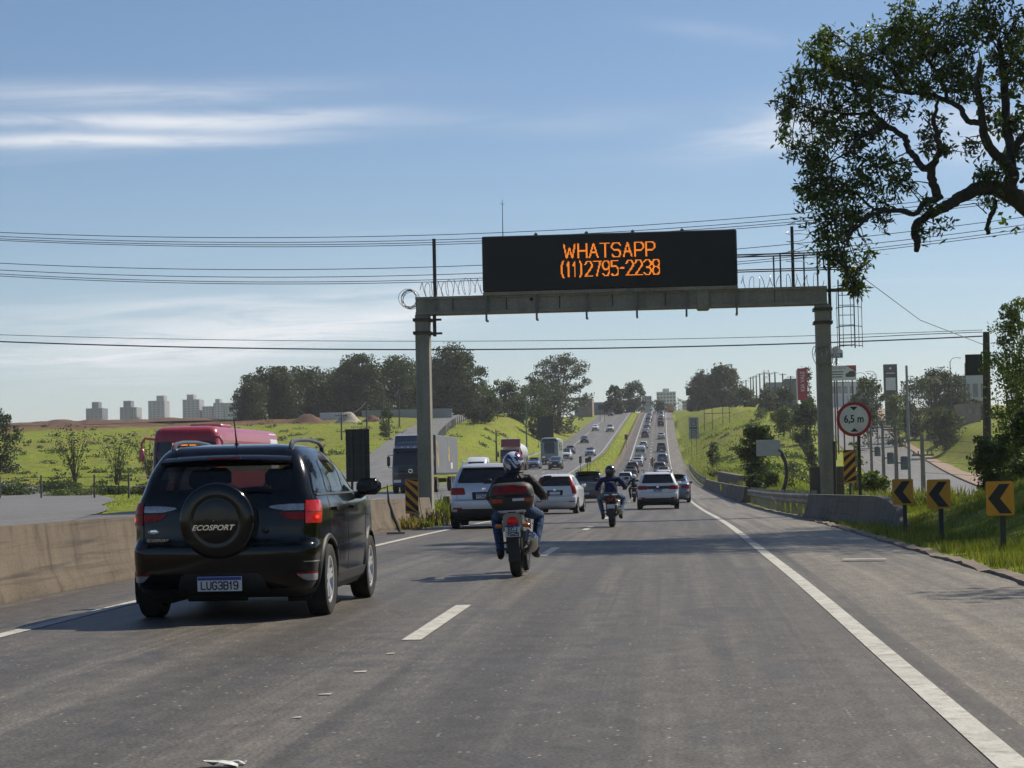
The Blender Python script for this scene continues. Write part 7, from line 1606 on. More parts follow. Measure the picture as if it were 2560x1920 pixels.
BL = [  # crop centre, radius (crop units), depth offset, share
    (300, 450, 170, 1.6), (420, 300, 150, 1.9), (480, 480, 190, 1.5), (230, 640, 150, 1.7), (160, 830, 120, 1.6), (330, 820, 170, 1.3), (480, 700, 170, 1.2), (620, 560, 180, 1.4), (650, 380, 170, 1.6), (800, 300, 190, 1.4), (780, 520, 160, 1.2), (920, 180, 210, 1.4), (980, 420, 200, 1.0), (1080, 560, 150, .8), (1120, 250, 210, 1.0), (1260, 420, 170, .6), (1300, 200, 200, .8), (1280, 560, 120, .5), (1460, 120, 190, 1.2), (1560, 420, 150, .8), (1640, 180, 190, 1.0), (1690, 520, 120, .6), (330, 1000, 160, .8), (470, 960, 140, .5), (610, 880, 130, .5), (380, 1170, 150, .4), (310, 1300, 120, .2), (480, 1250, 150, 0), (620, 1190, 140, -.2), (480, 1420, 150, -.4), (380, 1480, 110, -.4), (620, 1380, 110, -.8), (430, 1590, 80, -.9), (880, 1230, 130, -.6), (820, 1080, 110, 0), (930, 1150, 100, -.4), (700, 1060, 110, -.2), (1100, 800, 100, -.6), (1140, 900, 70, -.6), (1190, 960, 60, -.6), (1090, 980, 50, -.5), (1450, 1120, 100, -.2), (1540, 1130, 70, 0), (1400, 960, 60, -.5), (1520, 800, 90, .8), (1650, 760, 90, .9), (1680, 1000, 70, .5), (1470, 660, 80, -.4), (1380, 560, 90, -.5), (1120, 1330, 60, -.6), (1150, 1430, 70, -.6), (1060, 1500, 50, -.6), (780, 1440, 50, -1), (470, 1660, 85, -.9), (540, 1730, 80, -.8), (610, 1790, 70, -.7), (570, 1870, 60, -.6), (660, 1730, 55, -.6), (690, 1650, 50, -.7), (640, 1880, 50, -.5), (420, 1640, 60, -.9), (1500, 1270, 60, 0), (700, 720, 140, .8), (860, 700, 130, .9), (760, 880, 90, .6), (550, 1500, 70, -1.2)]
tw = []; CC = []; k_ = .3857 * TY / F_PX
for (cx_, cy, rad, dy) in BL:
    c = cp(cx_, cy, dy) - p0; rr = rad * k_; near = min(limb_pts, key=lambda q: (q[0] - c).length_squared)[0]
    m = max(4, int((rad / 150.0)**2 * 17))
    for j in range(m):
        d = Vector((rng.gauss(0, 1), rng.gauss(0, 1), rng.gauss(0, 1))).normalized() * rr * (rng.random()**.45) * 1.08; d.y *= 1.35; e = c + d
        src = min(limb_pts, key=lambda q: (q[0] - e).length_squared)[0] if j % 2 else near.lerp(c, rng.uniform(.4, 1.0)); mid = src.lerp(e, .55) + Vector((rng.gauss(0, .06), rng.gauss(0, .06), rng.gauss(0.03, .06))); tw.append((src, mid, e)); CC.append(e)
        CC.append(mid.lerp(e, .6))
TWB = MB()
for a, b, c in tw: TWB.tube([a, b, c], [.016, .010, .005], 4, cap=False)
o = TWB.build('twigs', BARK_D, big, 60, recalc=False); o['kind'] = 'stuff'
CC = np.array([c[:] for c in CC]); vs = []
for c in CC:               # a spray of leaflets at each twig end
    n = rng.randint(9, 17); base = c + nrg.normal(size=(n, 3)) * .075; d = nrg.normal(size=(n, 3)) * .9 + np.array([0, 0, -.35]); d /= np.linalg.norm(d, axis=1)[:, None]; q = nrg.normal(size=(n, 3)); s = np.cross(d, q); s /= np.linalg.norm(s, axis=1)[:, None]; L_ = nrg.uniform(.085, .19, n)[:, None]
    vs.append(np.stack([base, base + d * L_ * .5 + s * L_ * .17, base + d * L_, base + d * L_ * .5 - s * L_ * .17], 1).reshape(-1, 3))
link('crown', fast_mesh('crown', np.vstack(vs), 4, LEAF_H), big)
print('overhanging leaves', sum(len(v) for v in vs) // 4)
# the crown goes on beyond the picture edge and shades the bank
ext = cloud([(x - p0.x, y - p0.y, z - p0.z, a, b, c) for x, y, z, a, b, c in ((9.8, 45, 9.2, 2.2, 3.4, 1.9), (12.5, 46, 10.5, 3.6, 3.6, 2.6), (13.5, 42, 8.5, 3.2, 3.0, 2.2), (9.6, 43, 13.0, 2.6, 2.6, 1.5), (11.5, 43.5, 14.0, 3.0, 2.8, 1.6), (7.6, 43.5, 12.9, 1.9, 2.2, 1.1), (13.5, 44, 13, 2.6, 2.6, 1.6), (12, 50, 8.5, 3, 3, 2.2), (11, 38, 8.5, 2.2, 2.4, 1.5))], 38000, 40, .3)
link('outer_crown', fast_mesh('crown', leaf_verts(ext, .21 * nrg.uniform(.7, 1.3, len(ext)), .24), 4, LEAF_H), big)
# trees out of view to the right whose shade falls on the shoulder and the bank
tree('roadside_tree', 'tree on the right bank whose shade falls on the shoulder', 13.3, 25.6, [(-.8, -.5, 6.2, 1.5, 1.3, .9), (.6, .2, 7.2, 1.8, 1.6, 1.1), (1.8, .8, 6.2, 1.6, 1.8, 1.0), (.2, 1.2, 5.4, 1.4, 1.3, .8), (-1.6, .6, 6.8, 1.3, 1.2, .8)], 5200, .19, LEAF_H, .22)
# leafy tree at the right edge, nearer than the big pole, and the dark scrub under it
px_tree('roadside_tree', 'light leaved tree at the right edge below the overhanging tree', 2455, 2640, 745, 1080, 66, 9500, .095, LEAF_L, 10, .07, .15, 91, ground=gz(at(2540, 1080, 66).x, 66))
for i, (x0, x1, yt, yb, Y_, n, m, lf, lab) in enumerate([(2478, 2660, 900, 1190, 74, 12000, LEAF_B, .13, 'dark scrub at the right edge under the light leaved tree'), (2420, 2580, 1080, 1240, 64, 9000, LEAF_B, .11, 'low dark scrub on top of the right bank'), (2500, 2700, 990, 1250, 54, 9500, LEAF_B, .11, 'dense dark scrub at the right picture edge')]):
    px_tree('bank_scrub', lab, x0, x1, yt, yb, Y_, n, lf, m, 8, .04, 0, 95 + i, cat='bush')

# ---- grass ------------------------------------------------------------------
GRASS = leafy('grass_blades', (.055, .085, .010), (.24, .25, .040), 1.6, .34, .6); GRASS_DRY = leafy('dry_grass', (.16, .12, .05), (.34, .27, .12), 1.5, .3, .7); GRASS_S = leafy('slope_grass', (.11, .15, .018), (.28, .31, .045), .25, .38, .65)
def blades(X, Y_, h, lean=.35, w=.07):
    N = len(X); Z = land(X, Y_); a = nrg.uniform(0, 2 * np.pi, N); l = h * nrg.uniform(.2, 1, N) * lean; t = np.column_stack([X + np.cos(a) * l, Y_ + np.sin(a) * l, Z + h]); b = a + nrg.uniform(1, 2, N); dx = np.cos(b) * h * w; dy = np.sin(b) * h * w
    return np.stack([np.column_stack([X - dx, Y_ - dy, Z - .03]), np.column_stack([X + dx, Y_ + dy, Z - .03]), t], 1).reshape(-1, 3)
N = 110000; yy = 8 + 54 * nrg.random(N)**.9; xx = 3.86 + nrg.random(N)**1.1 * (yy * .19 - 1.5).clip(2.5, 8); keep = nrg.random(N) < .25 + .75 * (np.sin(xx * 2.3 + yy * .7) * np.sin(yy * 1.9 - xx) * .5 + .5)
xx, yy = xx[keep], yy[keep]; h = nrg.uniform(.04, .13, len(xx)) * (1 + .6 * (np.sin(xx * 1.7) * np.sin(yy * 1.3) > .3))
tag(link('grass', fast_mesh('grass', blades(xx, yy, h, .8, .06), 3, GRASS)), 'green grass covering the right bank round the chevron signs', 'grass', kind='stuff')
C = []
for k in range(620):
    y = 165 / (1 - nrg.random() * .62); left = nrg.random() < .72; x = (-30 - nrg.random() * 95 * (y / 300)) if left else 6 + nrg.random() * 20
    if not left and y < 100: continue
    nn = int(nrg.integers(25, 80)); r_ = nrg.uniform(.4, 1.5); d = nrg.normal(size=(nn, 2)) * r_ * .5; hx = x + d[:, 0]; hy = y + d[:, 1]
    if (land(np.array([x]), np.array([y])) - land(np.array([x]), np.array([y]), True))[0] > .05: continue
    C.append(np.column_stack([hx, hy, land(hx, hy) + np.abs(nrg.normal(size=nn)) * .22]))
C = np.vstack(C); tag(link('weeds', fast_mesh('weeds', leaf_verts(C, .30 * nrg.uniform(.6, 1.4, len(C)), .3), 4, LEAF_B)), 'dark weed clumps scattered over field and slopes', 'weeds', kind='stuff')
N = 90000; yy = 62 / (1 - nrg.random(N) * .87); u = np.where(nrg.random(N) < .62, 4.35 + nrg.random(N) * 22 * (yy / 300).clip(.25, 1), np.where(nrg.random(N) < .55, -10.2 + nrg.random(N) * 2.6, -21.6 - nrg.random(N) * 60 * (yy / 300).clip(.2, 1)))
ok = (land(u + xo(yy), yy) - land(u + xo(yy), yy, True) < .05) & ~((u < -21) & (u > -27) & (yy < 150)); u, yy = u[ok], yy[ok]
h = (.07 + .0006 * yy) * nrg.uniform(.5, 1.6, len(u)); h *= np.where((u > 3.9) & (yy < 125), 1.4, 1) * np.where((u > -10.5) & (u < -7), .5, 1)
tag(link('grass', fast_mesh('grass', blades(u + xo(yy), yy, h, .5, .16), 3, GRASS_S)), 'rough grass on the slopes and the median', 'grass', kind='stuff')
def tuft(label, x, y, r, n, h0, h1, m, name='weed_tuft', zoff=0):
    z = gz(x, y) + zoff; a = nrg.normal(size=(n, 2)) * r; X = x + a[:, 0]; Y_ = y + a[:, 1]; hh = nrg.uniform(h0, h1, n); th = nrg.uniform(0, 2 * np.pi, n); l = hh * nrg.uniform(.15, .8, n); vs = []
    p = np.column_stack([X - x, Y_ - y, np.zeros(n)]); t = p + np.column_stack([np.cos(th) * l, np.sin(th) * l, hh]); mid = p * .5 + t * .5 + np.column_stack([0 * l, 0 * l, hh * .14]); b = th + 1.57; s = np.column_stack([np.cos(b), np.sin(b), 0 * b]) * .008 * (1 + .02 * y)
    q = np.stack([p - s, p + s, mid + s * .8, mid - s * .8], 1).reshape(-1, 3); q2 = np.stack([mid - s * .8, mid + s * .8, t + s * .1, t - s * .1], 1).reshape(-1, 3)
    return tag(link(name, fast_mesh(name, np.vstack([q, q2]), 4, m), None, (x, y, z)), label, 'plant', kind='stuff')
tuft('dry weeds growing at the foot of the barrier by the striped marker', -6.82, 52.6, .16, 160, .12, .38, GRASS_DRY); tuft('thick dry weed clump where the left barrier ends', -6.78, 58.5, .26, 170, .12, .50, GRASS_DRY); tuft('small green weed at the barrier foot left of the dry clump', -6.85, 55.3, .2, 160, .1, .3, GRASS); tuft('tall bright weeds standing behind the gap in the left barrier', -7.5, 66.0, .18, 60, .5, .95, GRASS)
GT = 'tall grass tufts behind the guard rail'
for i, (xp, yp, Y_, n, r_, lab) in enumerate(((1985, 1242, 70, 900, .9, 'tall bright grass right behind the guard rail'), (1880, 1222, 95, 700, .9, 'tall grass left of the curved mast'), (1840, 1205, 125, 700, 1.2, 'tall grass in front of the low concrete wall'), (2160, 1232, 72, 700, .7, 'tall grass behind the barrier end'), (2240, 1240, 66, 700, .8, 'tall grass behind the first chevron sign'), (2040, 1245, 66, 400, .5, 'tall grass round the foot of the right post'), (1775, 1150, 210, 400, 1.6, 'tall grass beside the steel railing'), (2350, 1245, 58, 700, .8, 'tall grass behind the middle chevron sign'))):
    p = at(xp, yp, Y_); tuft(lab, max(p.x, 4.45 + r_ * 1.1 + float(xo(Y_))), Y_, r_ * .6, n, .25, .65, GRASS, 'grass_tuft')['group'] = GT

# ------------------------------------------------------------------ buildings
def block(name, label, px0, px1, ytop, ybase, Y, m, floors=8, depth=None, win=None, cat='building', roofbox=None, cols=5, rz=0.0, base=None):
    """a far building with window rows on the side that faces the road"""
    a, b = at(px0, ybase, Y), at(px1, ybase, Y); w = b.x - a.x; xc = (a.x + b.x) / 2; zt_ = at((px0 + px1) / 2, ytop, Y).z; zv = at((px0 + px1) / 2, ybase, Y).z; z0 = (min(gz(xc, Y), zv) - 2) if base is None else base; d = depth or w * .8
    t = thing(name, label, cat, (xc, Y, z0), rz); h = zt_ - z0
    mb = MB(); mb.box((0, d / 2, h / 2), (w, d, h)); wl = mb.build('wall', m, t, 0); mb = MB(); mb.box((0, d / 2, h + .2), (w * 1.01, d * 1.01, .4)); mb.build('parapet', m, wl, 0)
    if roofbox:
        for (f0, f1, hh) in roofbox: mb = MB(); mb.box(((f0 + f1) / 2 * w - w / 2, d / 2, h + .4 + hh / 2), ((f1 - f0) * w, d * .6, hh)); mb.build('roof_house', m, t, 0)
    if floors:
        fh = (zt_ - zv) / floors
        for i in range(floors):
            for c in range(cols):
                mb = MB(); mb.box((-w / 2 + w * (c + .5) / cols, -.04, (zv - z0) + fh * (i + .5)), (w / cols * .62, .10, fh * .5)); mb.build('window', win or M_WIN, t, 0)
    return t
M_WIN = glassy('far_window', (.10, .12, .14), 1, .15); M_TOWER = mat('tower_render', (.30, .31, .34), .8, var=.15, vs=.05); M_TOWER2 = mat('tower_dark', (.16, .17, .20), .8, var=.2, vs=.05); M_WHB = mat('white_building', (.52, .54, .55), .8, var=.1, vs=.05); M_GRB = mat('grey_building', (.26, .27, .28), .85, var=.2, vs=.1); M_BRICK = mat('brown_building', (.26, .20, .16), .9, var=.25, vs=.3)
GT_ = 'towers on the left horizon'
for px0, px1, yt, m, fl, co, rb, lab in ((215, 256, 1022, M_TOWER2, 7, 4, ((.3, .7, 5),), 'dark tower farthest left on the horizon'), (300, 331, 1019, M_TOWER2, 8, 3, ((.2, .8, 5),), 'dark tower second from the left on the horizon'), (333, 342, 1019, M_TOWER, 8, 1, None, 'slim pale tower beside the second dark tower'), (371, 412, 1003, M_TOWER, 10, 4, ((.45, .9, 4),), 'pale tower with a roof house third from the left'), (457, 499, 1000, M_TOWER, 10, 4, ((.2, .6, 4),), 'wide pale tower in the middle of the horizon row'), (506, 530, 1017, M_TOWER, 8, 3, None, 'low pale tower right of the wide one'), (534, 560, 1008, M_TOWER, 9, 3, ((.1, .5, 3),), 'tall pale tower right of the low one'), (562, 600, 1008, M_TOWER, 9, 4, ((.5, .9, 3),), 'pale tower beside the left end of the wood')):
    block('apartment_tower', lab, px0, px1, yt, 1062, 1550, m, fl, 16, roofbox=rb, cols=co, base=8)['group'] = GT_
block('office_building', 'white block with a roof house beyond the brow of the hill', 1642, 1690, 981, 1015, 1200, M_WHB, 4, 18, cols=6, roofbox=((.32, .66, 2.0),), base=15); block('low_building', 'grey building left of the white block', 1606, 1629, 992, 1018, 1050, M_GRB, 3, 15, cols=4, base=15); block('low_building', 'pale low building right of the white block', 1706, 1722, 1003, 1018, 1100, M_GRB, 2, 12, cols=3, base=15)
block('water_tower', 'narrow grey tower behind the trees right of the gantry post', 1202, 1216, 953, 1040, 640, M_GRB, 0, 4, cat='tower'); block('roadside_building', 'brown building beside the tall eucalyptus', 1446, 1481, 999, 1022, 660, M_BRICK, 1, 14, cols=3); block('roadside_building', 'low grey shed beyond the eucalyptus on the hilltop', 1436, 1530, 1009, 1022, 690, M_GRB, 0, 12)
block('roadside_building', 'grey building below the distant poles', 1918, 1968, 959, 992, 620, M_GRB, 1, 14, cols=5); block('roadside_building', 'dark grey building left of the red banner sign', 1964, 1994, 950, 1000, 580, mat('darkgrey_building', (.12, .12, .13), .85, var=.2, vs=.2), 2, 12, cols=3)
block('shop_building', 'long pale showroom under the billboard', 2048, 2182, 957, 992, 800, M_WHB, 1, 14, cols=9); block('shop_building', 'pale grey building beside the big wooden pole', 2409, 2470, 942, 1010, 480, M_WHB, 1, 10, cols=3); block('house', 'small house roof left of the big wooden pole', 2400, 2452, 1014, 1046, 400, M_BRICK, 1, 8, cols=3)
block('boundary_wall', 'long grey wall at the foot of the wood', 905, 1130, 1028, 1046, 440, M_GRB, 0, .3, cat='wall'); block('boundary_wall', 'low pale wall at the dirt yard by the wood', 800, 862, 1036, 1050, 430, M_WHB, 0, .3, cat='wall')
# heaps of earth and gravel in the dirt yard
def heap(label, px, py, Y, r, h, m, name='earth_heap'):
    p = at(px, py, Y); z = gz(p.x, Y); mb = MB(); rw = []
    for i in range(7):
        a = i / 6; rw.append([(math.cos(b) * r * a * (1 + .15 * math.sin(3 * b + px)), math.sin(b) * r * a * .8, h * (max(0.0, math.cos(a * 1.5708))**1.5) * (1 + .25 * math.sin(5 * b + i + px) * a) - .1) for b in np.linspace(0, 2 * math.pi, 19)])
    mb.grid(rw); return tag(mb.build(name, m, None, 60, (p.x, Y, z)), label, 'heap')
EARTH = mat('red_earth', (.105, .052, .034), .95, var=.35, vs=.5, bump=.5); GRAVEL = mat('pale_gravel', (.36, .31, .25), .95, var=.25, vs=2)
heap('pale gravel heap in the dirt yard before the wood', 872, 1049, 420, 3.2, 2.3, GRAVEL, 'gravel_heap'); heap('brown earth heap left of the gravel heap', 770, 1050, 425, 4.0, 1.8, EARTH); heap('reddish earth heap right of the gravel heap', 930, 1050, 420, 2.4, 1.4, EARTH)
for k, (px, hh) in enumerate(((30, .9), (60, 1.2), (110, 1.7), (150, 2.2), (190, 1.6), (235, 1.9), (290, 1.5), (345, 1.3), (420, 1.4), (480, 1.1))): heap('%s from the left of the dug earth heaps along the far ridge' % ('first second third fourth fifth sixth seventh eighth ninth tenth'.split()[k]), px, 1064, 452, rng.uniform(8, 13), hh * .75, EARTH)
# ------------------------------------------------------------------ shop signs on the right
def sign_board(name, label, px0, px1, py0, py1, Y, m, thick=.3, legs=(-.3, .3), legm=None):
    a, b = at(px0, py1, Y), at(px1, py0, Y); w, h = b.x - a.x, (py1 - py0) / F_PX * Y; xc = (a.x + b.x) / 2; zc = at((px0 + px1) / 2, (py0 + py1) / 2, Y).z; zg = gz(xc, Y); t = thing(name, label, 'sign', (xc, Y, zg)); zc -= zg
    mb = MB(); mb.box((0, 0, zc), (w, thick, h), bev=.03); f = mb.build('panel', m, t, 30)
    for s in legs: mb = MB(); mb.box((s * w, 0, (zc - h / 2) / 2 - .3), (.22, .22, zc - h / 2 + .8)); mb.build('leg', legm or M_POLE, t)
    return t, f, zc, w, h
t, f, zc, w, h = sign_board('banner_sign', 'tall red sign with white upright lettering left of the gantry post', 1995, 2017, 921, 1000, 380, mat('banner_red', (.36, .02, .05), .6, var=.12), .5, ())
text('sign_letters', 'KIA VALE', 1.05, WHT, f, (.05, -.26, zc + .5), (R(90), R(-90), 0), depth=.02, bold=.01, width=h * .62); mb = MB(); mb.box((-w * .56, 0, zc - .3), (.25, .4, h)); mb.build('side_strip', WHT, t)
t, f, zc, w, h = sign_board('billboard', 'white billboard with a dark car and a red corner right of the gantry post', 2072, 2140, 914, 951, 360, mat('billboard_white', (.60, .60, .60), .6, var=.06), .3, (-.3, .35))
mb = MB(); mb.prism([(w * .12, zc + h * .5), (w * .5, zc + h * .5), (w * .5, zc + h * .05)], -.175, -.165, 'XZ'); mb.build('red_corner', RED, f, 0)
mb = MB(); mb.prism([(w * .10, zc - h * .22), (w * .12, zc - h * .05), (w * .20, zc + h * .0), (w * .26, zc + h * .12), (w * .42, zc + h * .12), (w * .47, zc - h * .02), (w * .47, zc - h * .22), (w * .40, zc - h * .28), (w * .16, zc - h * .28)], -.178, -.165, 'XZ'); mb.build('car_picture', BLK, f, 0)
text('sign_letters', 'VALE AUTO', .62, RED, f, (-w * .14, -.17, zc + h * .33), depth=.02, width=w * .55)
for i in range(3): mb = MB(); mb.box((-w * .19, -.165, zc + h * (.08 - .17 * i)), (w * (.46 - .04 * i), .02, .17)); mb.build('text_line', BLK, f, 0)
t, f, zc, w, h = sign_board('totem_sign', 'dark totem with a pale lower panel among the street trees', 2210, 2242, 911, 985, 520, SBACK, .8, ())
mb = MB(); mb.box((0, -.42, zc - h * .16), (w * .72, .03, h * .42)); mb.build('lower_panel', WHT, f); mb = MB(); mb.lathe([(.30, -.41), (.30, -.43), (.001, -.43)], 20, 'Y', 0, Matrix.Translation((0, 0, zc + h * .36))); mb.build('emblem', WHT, f); mb = MB(); mb.box((0, -.42, zc + h * .20), (w * .66, .03, .18)); mb.build('name_band', WHT, f); mb = MB(); mb.box((0, 0, (zc - h / 2) / 2 - .3), (w * .9, .6, zc - h / 2 + .7)); mb.build('plinth', SBACK, t)
p = at(2090, 880, 400); zg = gz(p.x, 400); t = thing('gable_sign', 'house shaped sign with blue and white fields above the billboard', 'sign', (p.x, 400, zg)); zc = p.z - zg; w = 33 / F_PX * 400; h = 30 / F_PX * 400
mb = MB(); mb.prism([(-w / 2, zc - h / 2), (w / 2, zc - h / 2), (w / 2, zc + h * .1), (0, zc + h / 2), (-w / 2, zc + h * .1)], -.2, .2, 'XZ'); f = mb.build('panel', mat('gable_grey', (.42, .44, .48), .6, var=.1), t, 0); mb = MB(); mb.box((0, -.21, zc - h * .28), (w * .96, .03, h * .36)); mb.build('lower_band', mat('gable_blue', (.05, .09, .20), .6, var=.1), f); text('sign_letters', 'RN', 1.0, WHT, f, (-.0, -.24, zc - h * .28), depth=.02)
mb = MB(); mb.lathe([(.32, -.21), (.32, -.23), (.24, -.23), (.24, -.21)], 20, 'Y', 0, Matrix.Translation((0, 0, zc + h * .12)), True); mb.build('emblem', SBACK, f); mb = MB(); mb.cyl((0, .3, -1), (0, .3, zc), .16, 8); mb.build('mast', M_POLE, t)
back_board('hanging_board', 'black board fixed high on the big wooden pole', 2414, 2456, 886, 938, 98.5, (), m=BLK)
# ------------------------------------------------------------------ poles and wires
WOODP = mat('wood_pole', (.060, .050, .042), .95, var=.35, vs=2, bump=.4, stretch=(4, 4, .4)); CONP = mat('concrete_pole', (.20, .19, .175), .9, var=.2, vs=1); DPOLE = mat('far_pole', (.07, .068, .066), .9, var=.2); WIREM = mat('power_wire', (.035, .035, .038), .6, var=0)
def pole(label, px, ytop, Y, m, r=.14, arms=1, trafo=False, lamp=0, group=None, lean=0., ybase=None, name='utility_pole'):
    tp = at(px, ytop, Y); zg = gz(tp.x, Y); t = thing(name, label, 'pole', (tp.x, Y, zg), 0, group, rot=(0, R(lean), 0)); h = tp.z - zg
    mb = MB(); mb.tube([(0, 0, -.8), (0, 0, h)], [r * 1.25, r * .8], 8); mb.build('shaft', m, t, 60)
    for k in range(arms):
        mb = MB(); z = h - .35 - k * .9; mb.box((0, -.12, z), (2.0 if k == 0 else 1.3, .10, .11))
        for s in (-.9, -.45, .45, .9): mb.cyl((s * (1 if k == 0 else .6), -.12, z + .05), (s * (1 if k == 0 else .6), -.12, z + .24), .045, 6)
        mb.build('crossarm', m, t)
    if trafo: mb = MB(); mb.lathe([(.001, 0), (.33, 0), (.33, .9), (.28, .98), (.001, 1.0)], 14, 'Z', 0, Matrix.Translation((.62, -.15, h * .52))); mb.box((.28, -.1, h * .52 + .5), (.5, .1, .1)); mb.build('transformer', mat('transformer_grey', (.13, .135, .14), .6, .2, .2), t)
    if lamp: mb = MB(); mb.tube([(0, 0, h - .1), (lamp * .5, 0, h + .55), (lamp * 1.3, 0, h + .75), (lamp * 1.9, 0, h + .62)], [.07, .06, .05, .05], 6); mb.box((lamp * 2.0, 0, h + .60), (.5, .2, .10), bev=.03); mb.build('lamp_arm', m, t)
    return t, Vector((tp.x, Y, tp.z))
_, BIG = pole('big dark wooden pole at the right edge of the street', 2456, 830, 100, WOODP, .20, 0, lean=1.2)
sp = {}
for k, px, yt, Y_, tr, lab in (('A', 2176, 1048, 210, True, 'street pole left of the other transformer poles'), ('B', 2206, 1058, 175, True, 'street pole second from the left with a transformer'), ('C', 2238, 1062, 150, True, 'street pole third from the left with a transformer'), ('E', 2305, 1086, 125, False, 'thick street pole nearest the brown pavement')): sp[k] = pole(lab, px, yt, Y_, CONP, .15, 2, tr, group='poles along the side street')[1]
pole('tall slim steel lamp post beside the side street', 2266, 914, 140, mat('grey_steel_pole', (.24, .25, .25), .5, .3, .1), .10, 0, name='lamp_post'); pole('slim pole behind the round height sign', 2107, 950, 330, DPOLE, .12, 1)
for px, yt, Y_, s, lab in ((2375, 903, 420, 1, 'curved street lamp above the dark trees'), (2166, 940, 430, -1, 'left one of two curved street lamps over the showroom'), (2190, 936, 440, -1, 'right one of two curved street lamps over the showroom'), (2412, 908, 430, 1, 'curved street lamp beside the hanging board')): pole(lab, px, yt, Y_, DPOLE, .10, 0, lamp=s, group='street lamps on the right skyline', name='street_lamp')
ord_ = 'first second third fourth fifth sixth seventh eighth ninth tenth eleventh'.split()
for k, (cx_, cy) in enumerate(((690, 370), (730, 355), (775, 330), (800, 318), (830, 308), (865, 290), (910, 278), (962, 285), (1015, 275), (1092, 290), (1172, 315))): pole('%s pole from the left in the row on the right skyline' % ord_[k], 1680 + cx_ * .2532, 860 + cy * .2532, 760 - k * 22, DPOLE, .22, 1, group='poles on the right skyline')
t = thing('radio_mast', 'red and white lattice mast among the skyline poles', 'mast', (at(1917, 985, 700).x, 700, gz(at(1917, 985, 700).x, 700))); hh = at(1917, 925, 700).z - t.location.z
for k in range(8):
    z0, z1 = hh * k / 8, hh * (k + 1) / 8; w0, w1 = lerp(1.5, .8, k / 8), lerp(1.5, .8, (k + 1) / 8); mb = MB()
    for a, b in ((-1, -1), (1, -1), (1, 1), (-1, 1)): mb.cyl((a * w0, b * w0, z0), (a * w1, b * w1, z1), .09, 4)
    mb.cyl((-w0, -w0, z0), (w1, -w1, z1), .06, 4); mb.cyl((w0, -w0, z0), (-w1, -w1, z1), .06, 4); mb.build('lattice_section', RED if k % 2 == 0 else WHT, t)
lp = []
for px, yt, Y_, lab in ((853, 1034, 330, 'slim pole standing in the field left of the dark sign back'), (916, 1004, 350, 'pole beside the dirt yard'), (971, 987, 345, 'pole at the ramp bend with a bush at its foot'), (997, 974, 385, 'pole at the upper edge of the ramp'), (957, 974, 420, 'pole behind the ramp bend')): lp.append(pole(lab, px, yt, Y_, DPOLE, .13, 1, group='poles beside the ramp')[1])
px_tree('ramp_bush', 'small bush at the foot of the ramp pole', 945, 985, 1022, 1072, 335, 1500, .3, LEAF_M, 5, .08, .1, 50, cat='bush')
pole('green lamp mast on the slope left of the dark sign back', 1314, 985, 300, mat('green_mast', (.12, .17, .14), .6, .2, .1), .10, 0, name='lamp_mast'); pole('short dark post on the slope left of the tanker', 1240, 1075, 300, DPOLE, .12, 0, name='marker_post')
def wire(label, pts, r=.014, n=40, name='power_line', fit=True, cat='wire', group=None):
    """a sagging wire through three places"""
    P = [Vector(p) for p in pts]; mb = MB(); out = []
    if fit:
        T_ = np.array([p.x for p in P]); c = np.polyfit(T_, [p.z for p in P], 2); d = np.polyfit(T_, [p.y for p in P], 1)
        for x in np.linspace(T_.min(), T_.max(), n): out.append((x, float(np.polyval(d, x)), float(np.polyval(c, x))))
    else: out = P
    o0 = Vector(out[0]); mb.tube([Vector(q) - o0 for q in out], r, 4); return tag(mb.build(name, WIREM, None, 60, o0), label, cat, group)
WY = 92; nm = ('uppermost', 'second', 'third', 'lowest')
for g, (yl, ym, yr, lab) in enumerate(((581, 594, 535, 'upper'), (658, 674, 610, 'lower'))):
    for k, (dl, dm, dr) in enumerate(((0, 0, 0), (10, 12, 12), (16, 18, 20), (20, 23, 26)) if g == 0 else ((0, 0, 0), (17, 19, 20), (27, 31, 32), (32, 36, 38))):
        q = [at(0, yl + dl, WY + k * .7), at(700, ym + dm, WY + k * .7), at(1980, yr + dr, WY + k * .7)]; a = np.polyfit([p.x for p in q], [p.z for p in q], 2)
        ends = [(x, WY + k * .7, float(np.polyval(a, x))) for x in (-42, 0, 24)]; wire('%s wire of the %s group of four above the road' % (nm[k], lab), ends, .0155, 50, group='power lines crossing the sky')
wire('thick sagging cable crossing below the gantry beam', [at(-120, 849, 100), at(1040, 874, 100), BIG + Vector((0, 0, -.2))], .032, 60, 'cable'); wire('thin wire just above the thick sagging cable', [at(-120, 833, 100), at(1100, 853, 100), BIG + Vector((0, 0, .1))], .014, 60, 'cable')
wire('loose wire hanging from the gantry ladder to the big wooden pole', [at(2152, 690, 70), at(2300, 800, 86), BIG + Vector((0, 0, -.6))], .016, 30, 'cable', False)
wire('low cable crossing behind the right gantry post', [at(2100, 846, 101), at(2300, 836, 101), BIG], .018, 20, 'cable', False)
def span(label, a, b, sag=.6, r=.03, group=None):
    a, b = Vector(a), Vector(b); out = [a.lerp(b, t) + Vector((0, 0, -sag * 4 * t * (1 - t))) for t in np.linspace(0, 1, 12)]; return wire(label, out, r, name='street_wire', fit=False, group=group)
for (a, b, n_) in (('A', 'B', 'first and second'), ('B', 'C', 'second and third'), ('C', 'E', 'third and thick')):
    for k, dx in enumerate((-.9, .9)): span('%s wire between the %s street poles' % (('left', 'right')[k], n_), sp[a] + Vector((dx, 0, -.1)), sp[b] + Vector((dx, 0, -.1)), .3, .015)
for k in range(4): span('%s of four wires from the thick street pole to the right' % nm[k], sp['E'] + Vector((0, 0, -.2 - .7 * k)), (sp['E'].x + 16, 124 + 2 * k, sp['E'].z - .4 - .5 * k), .5, .014)
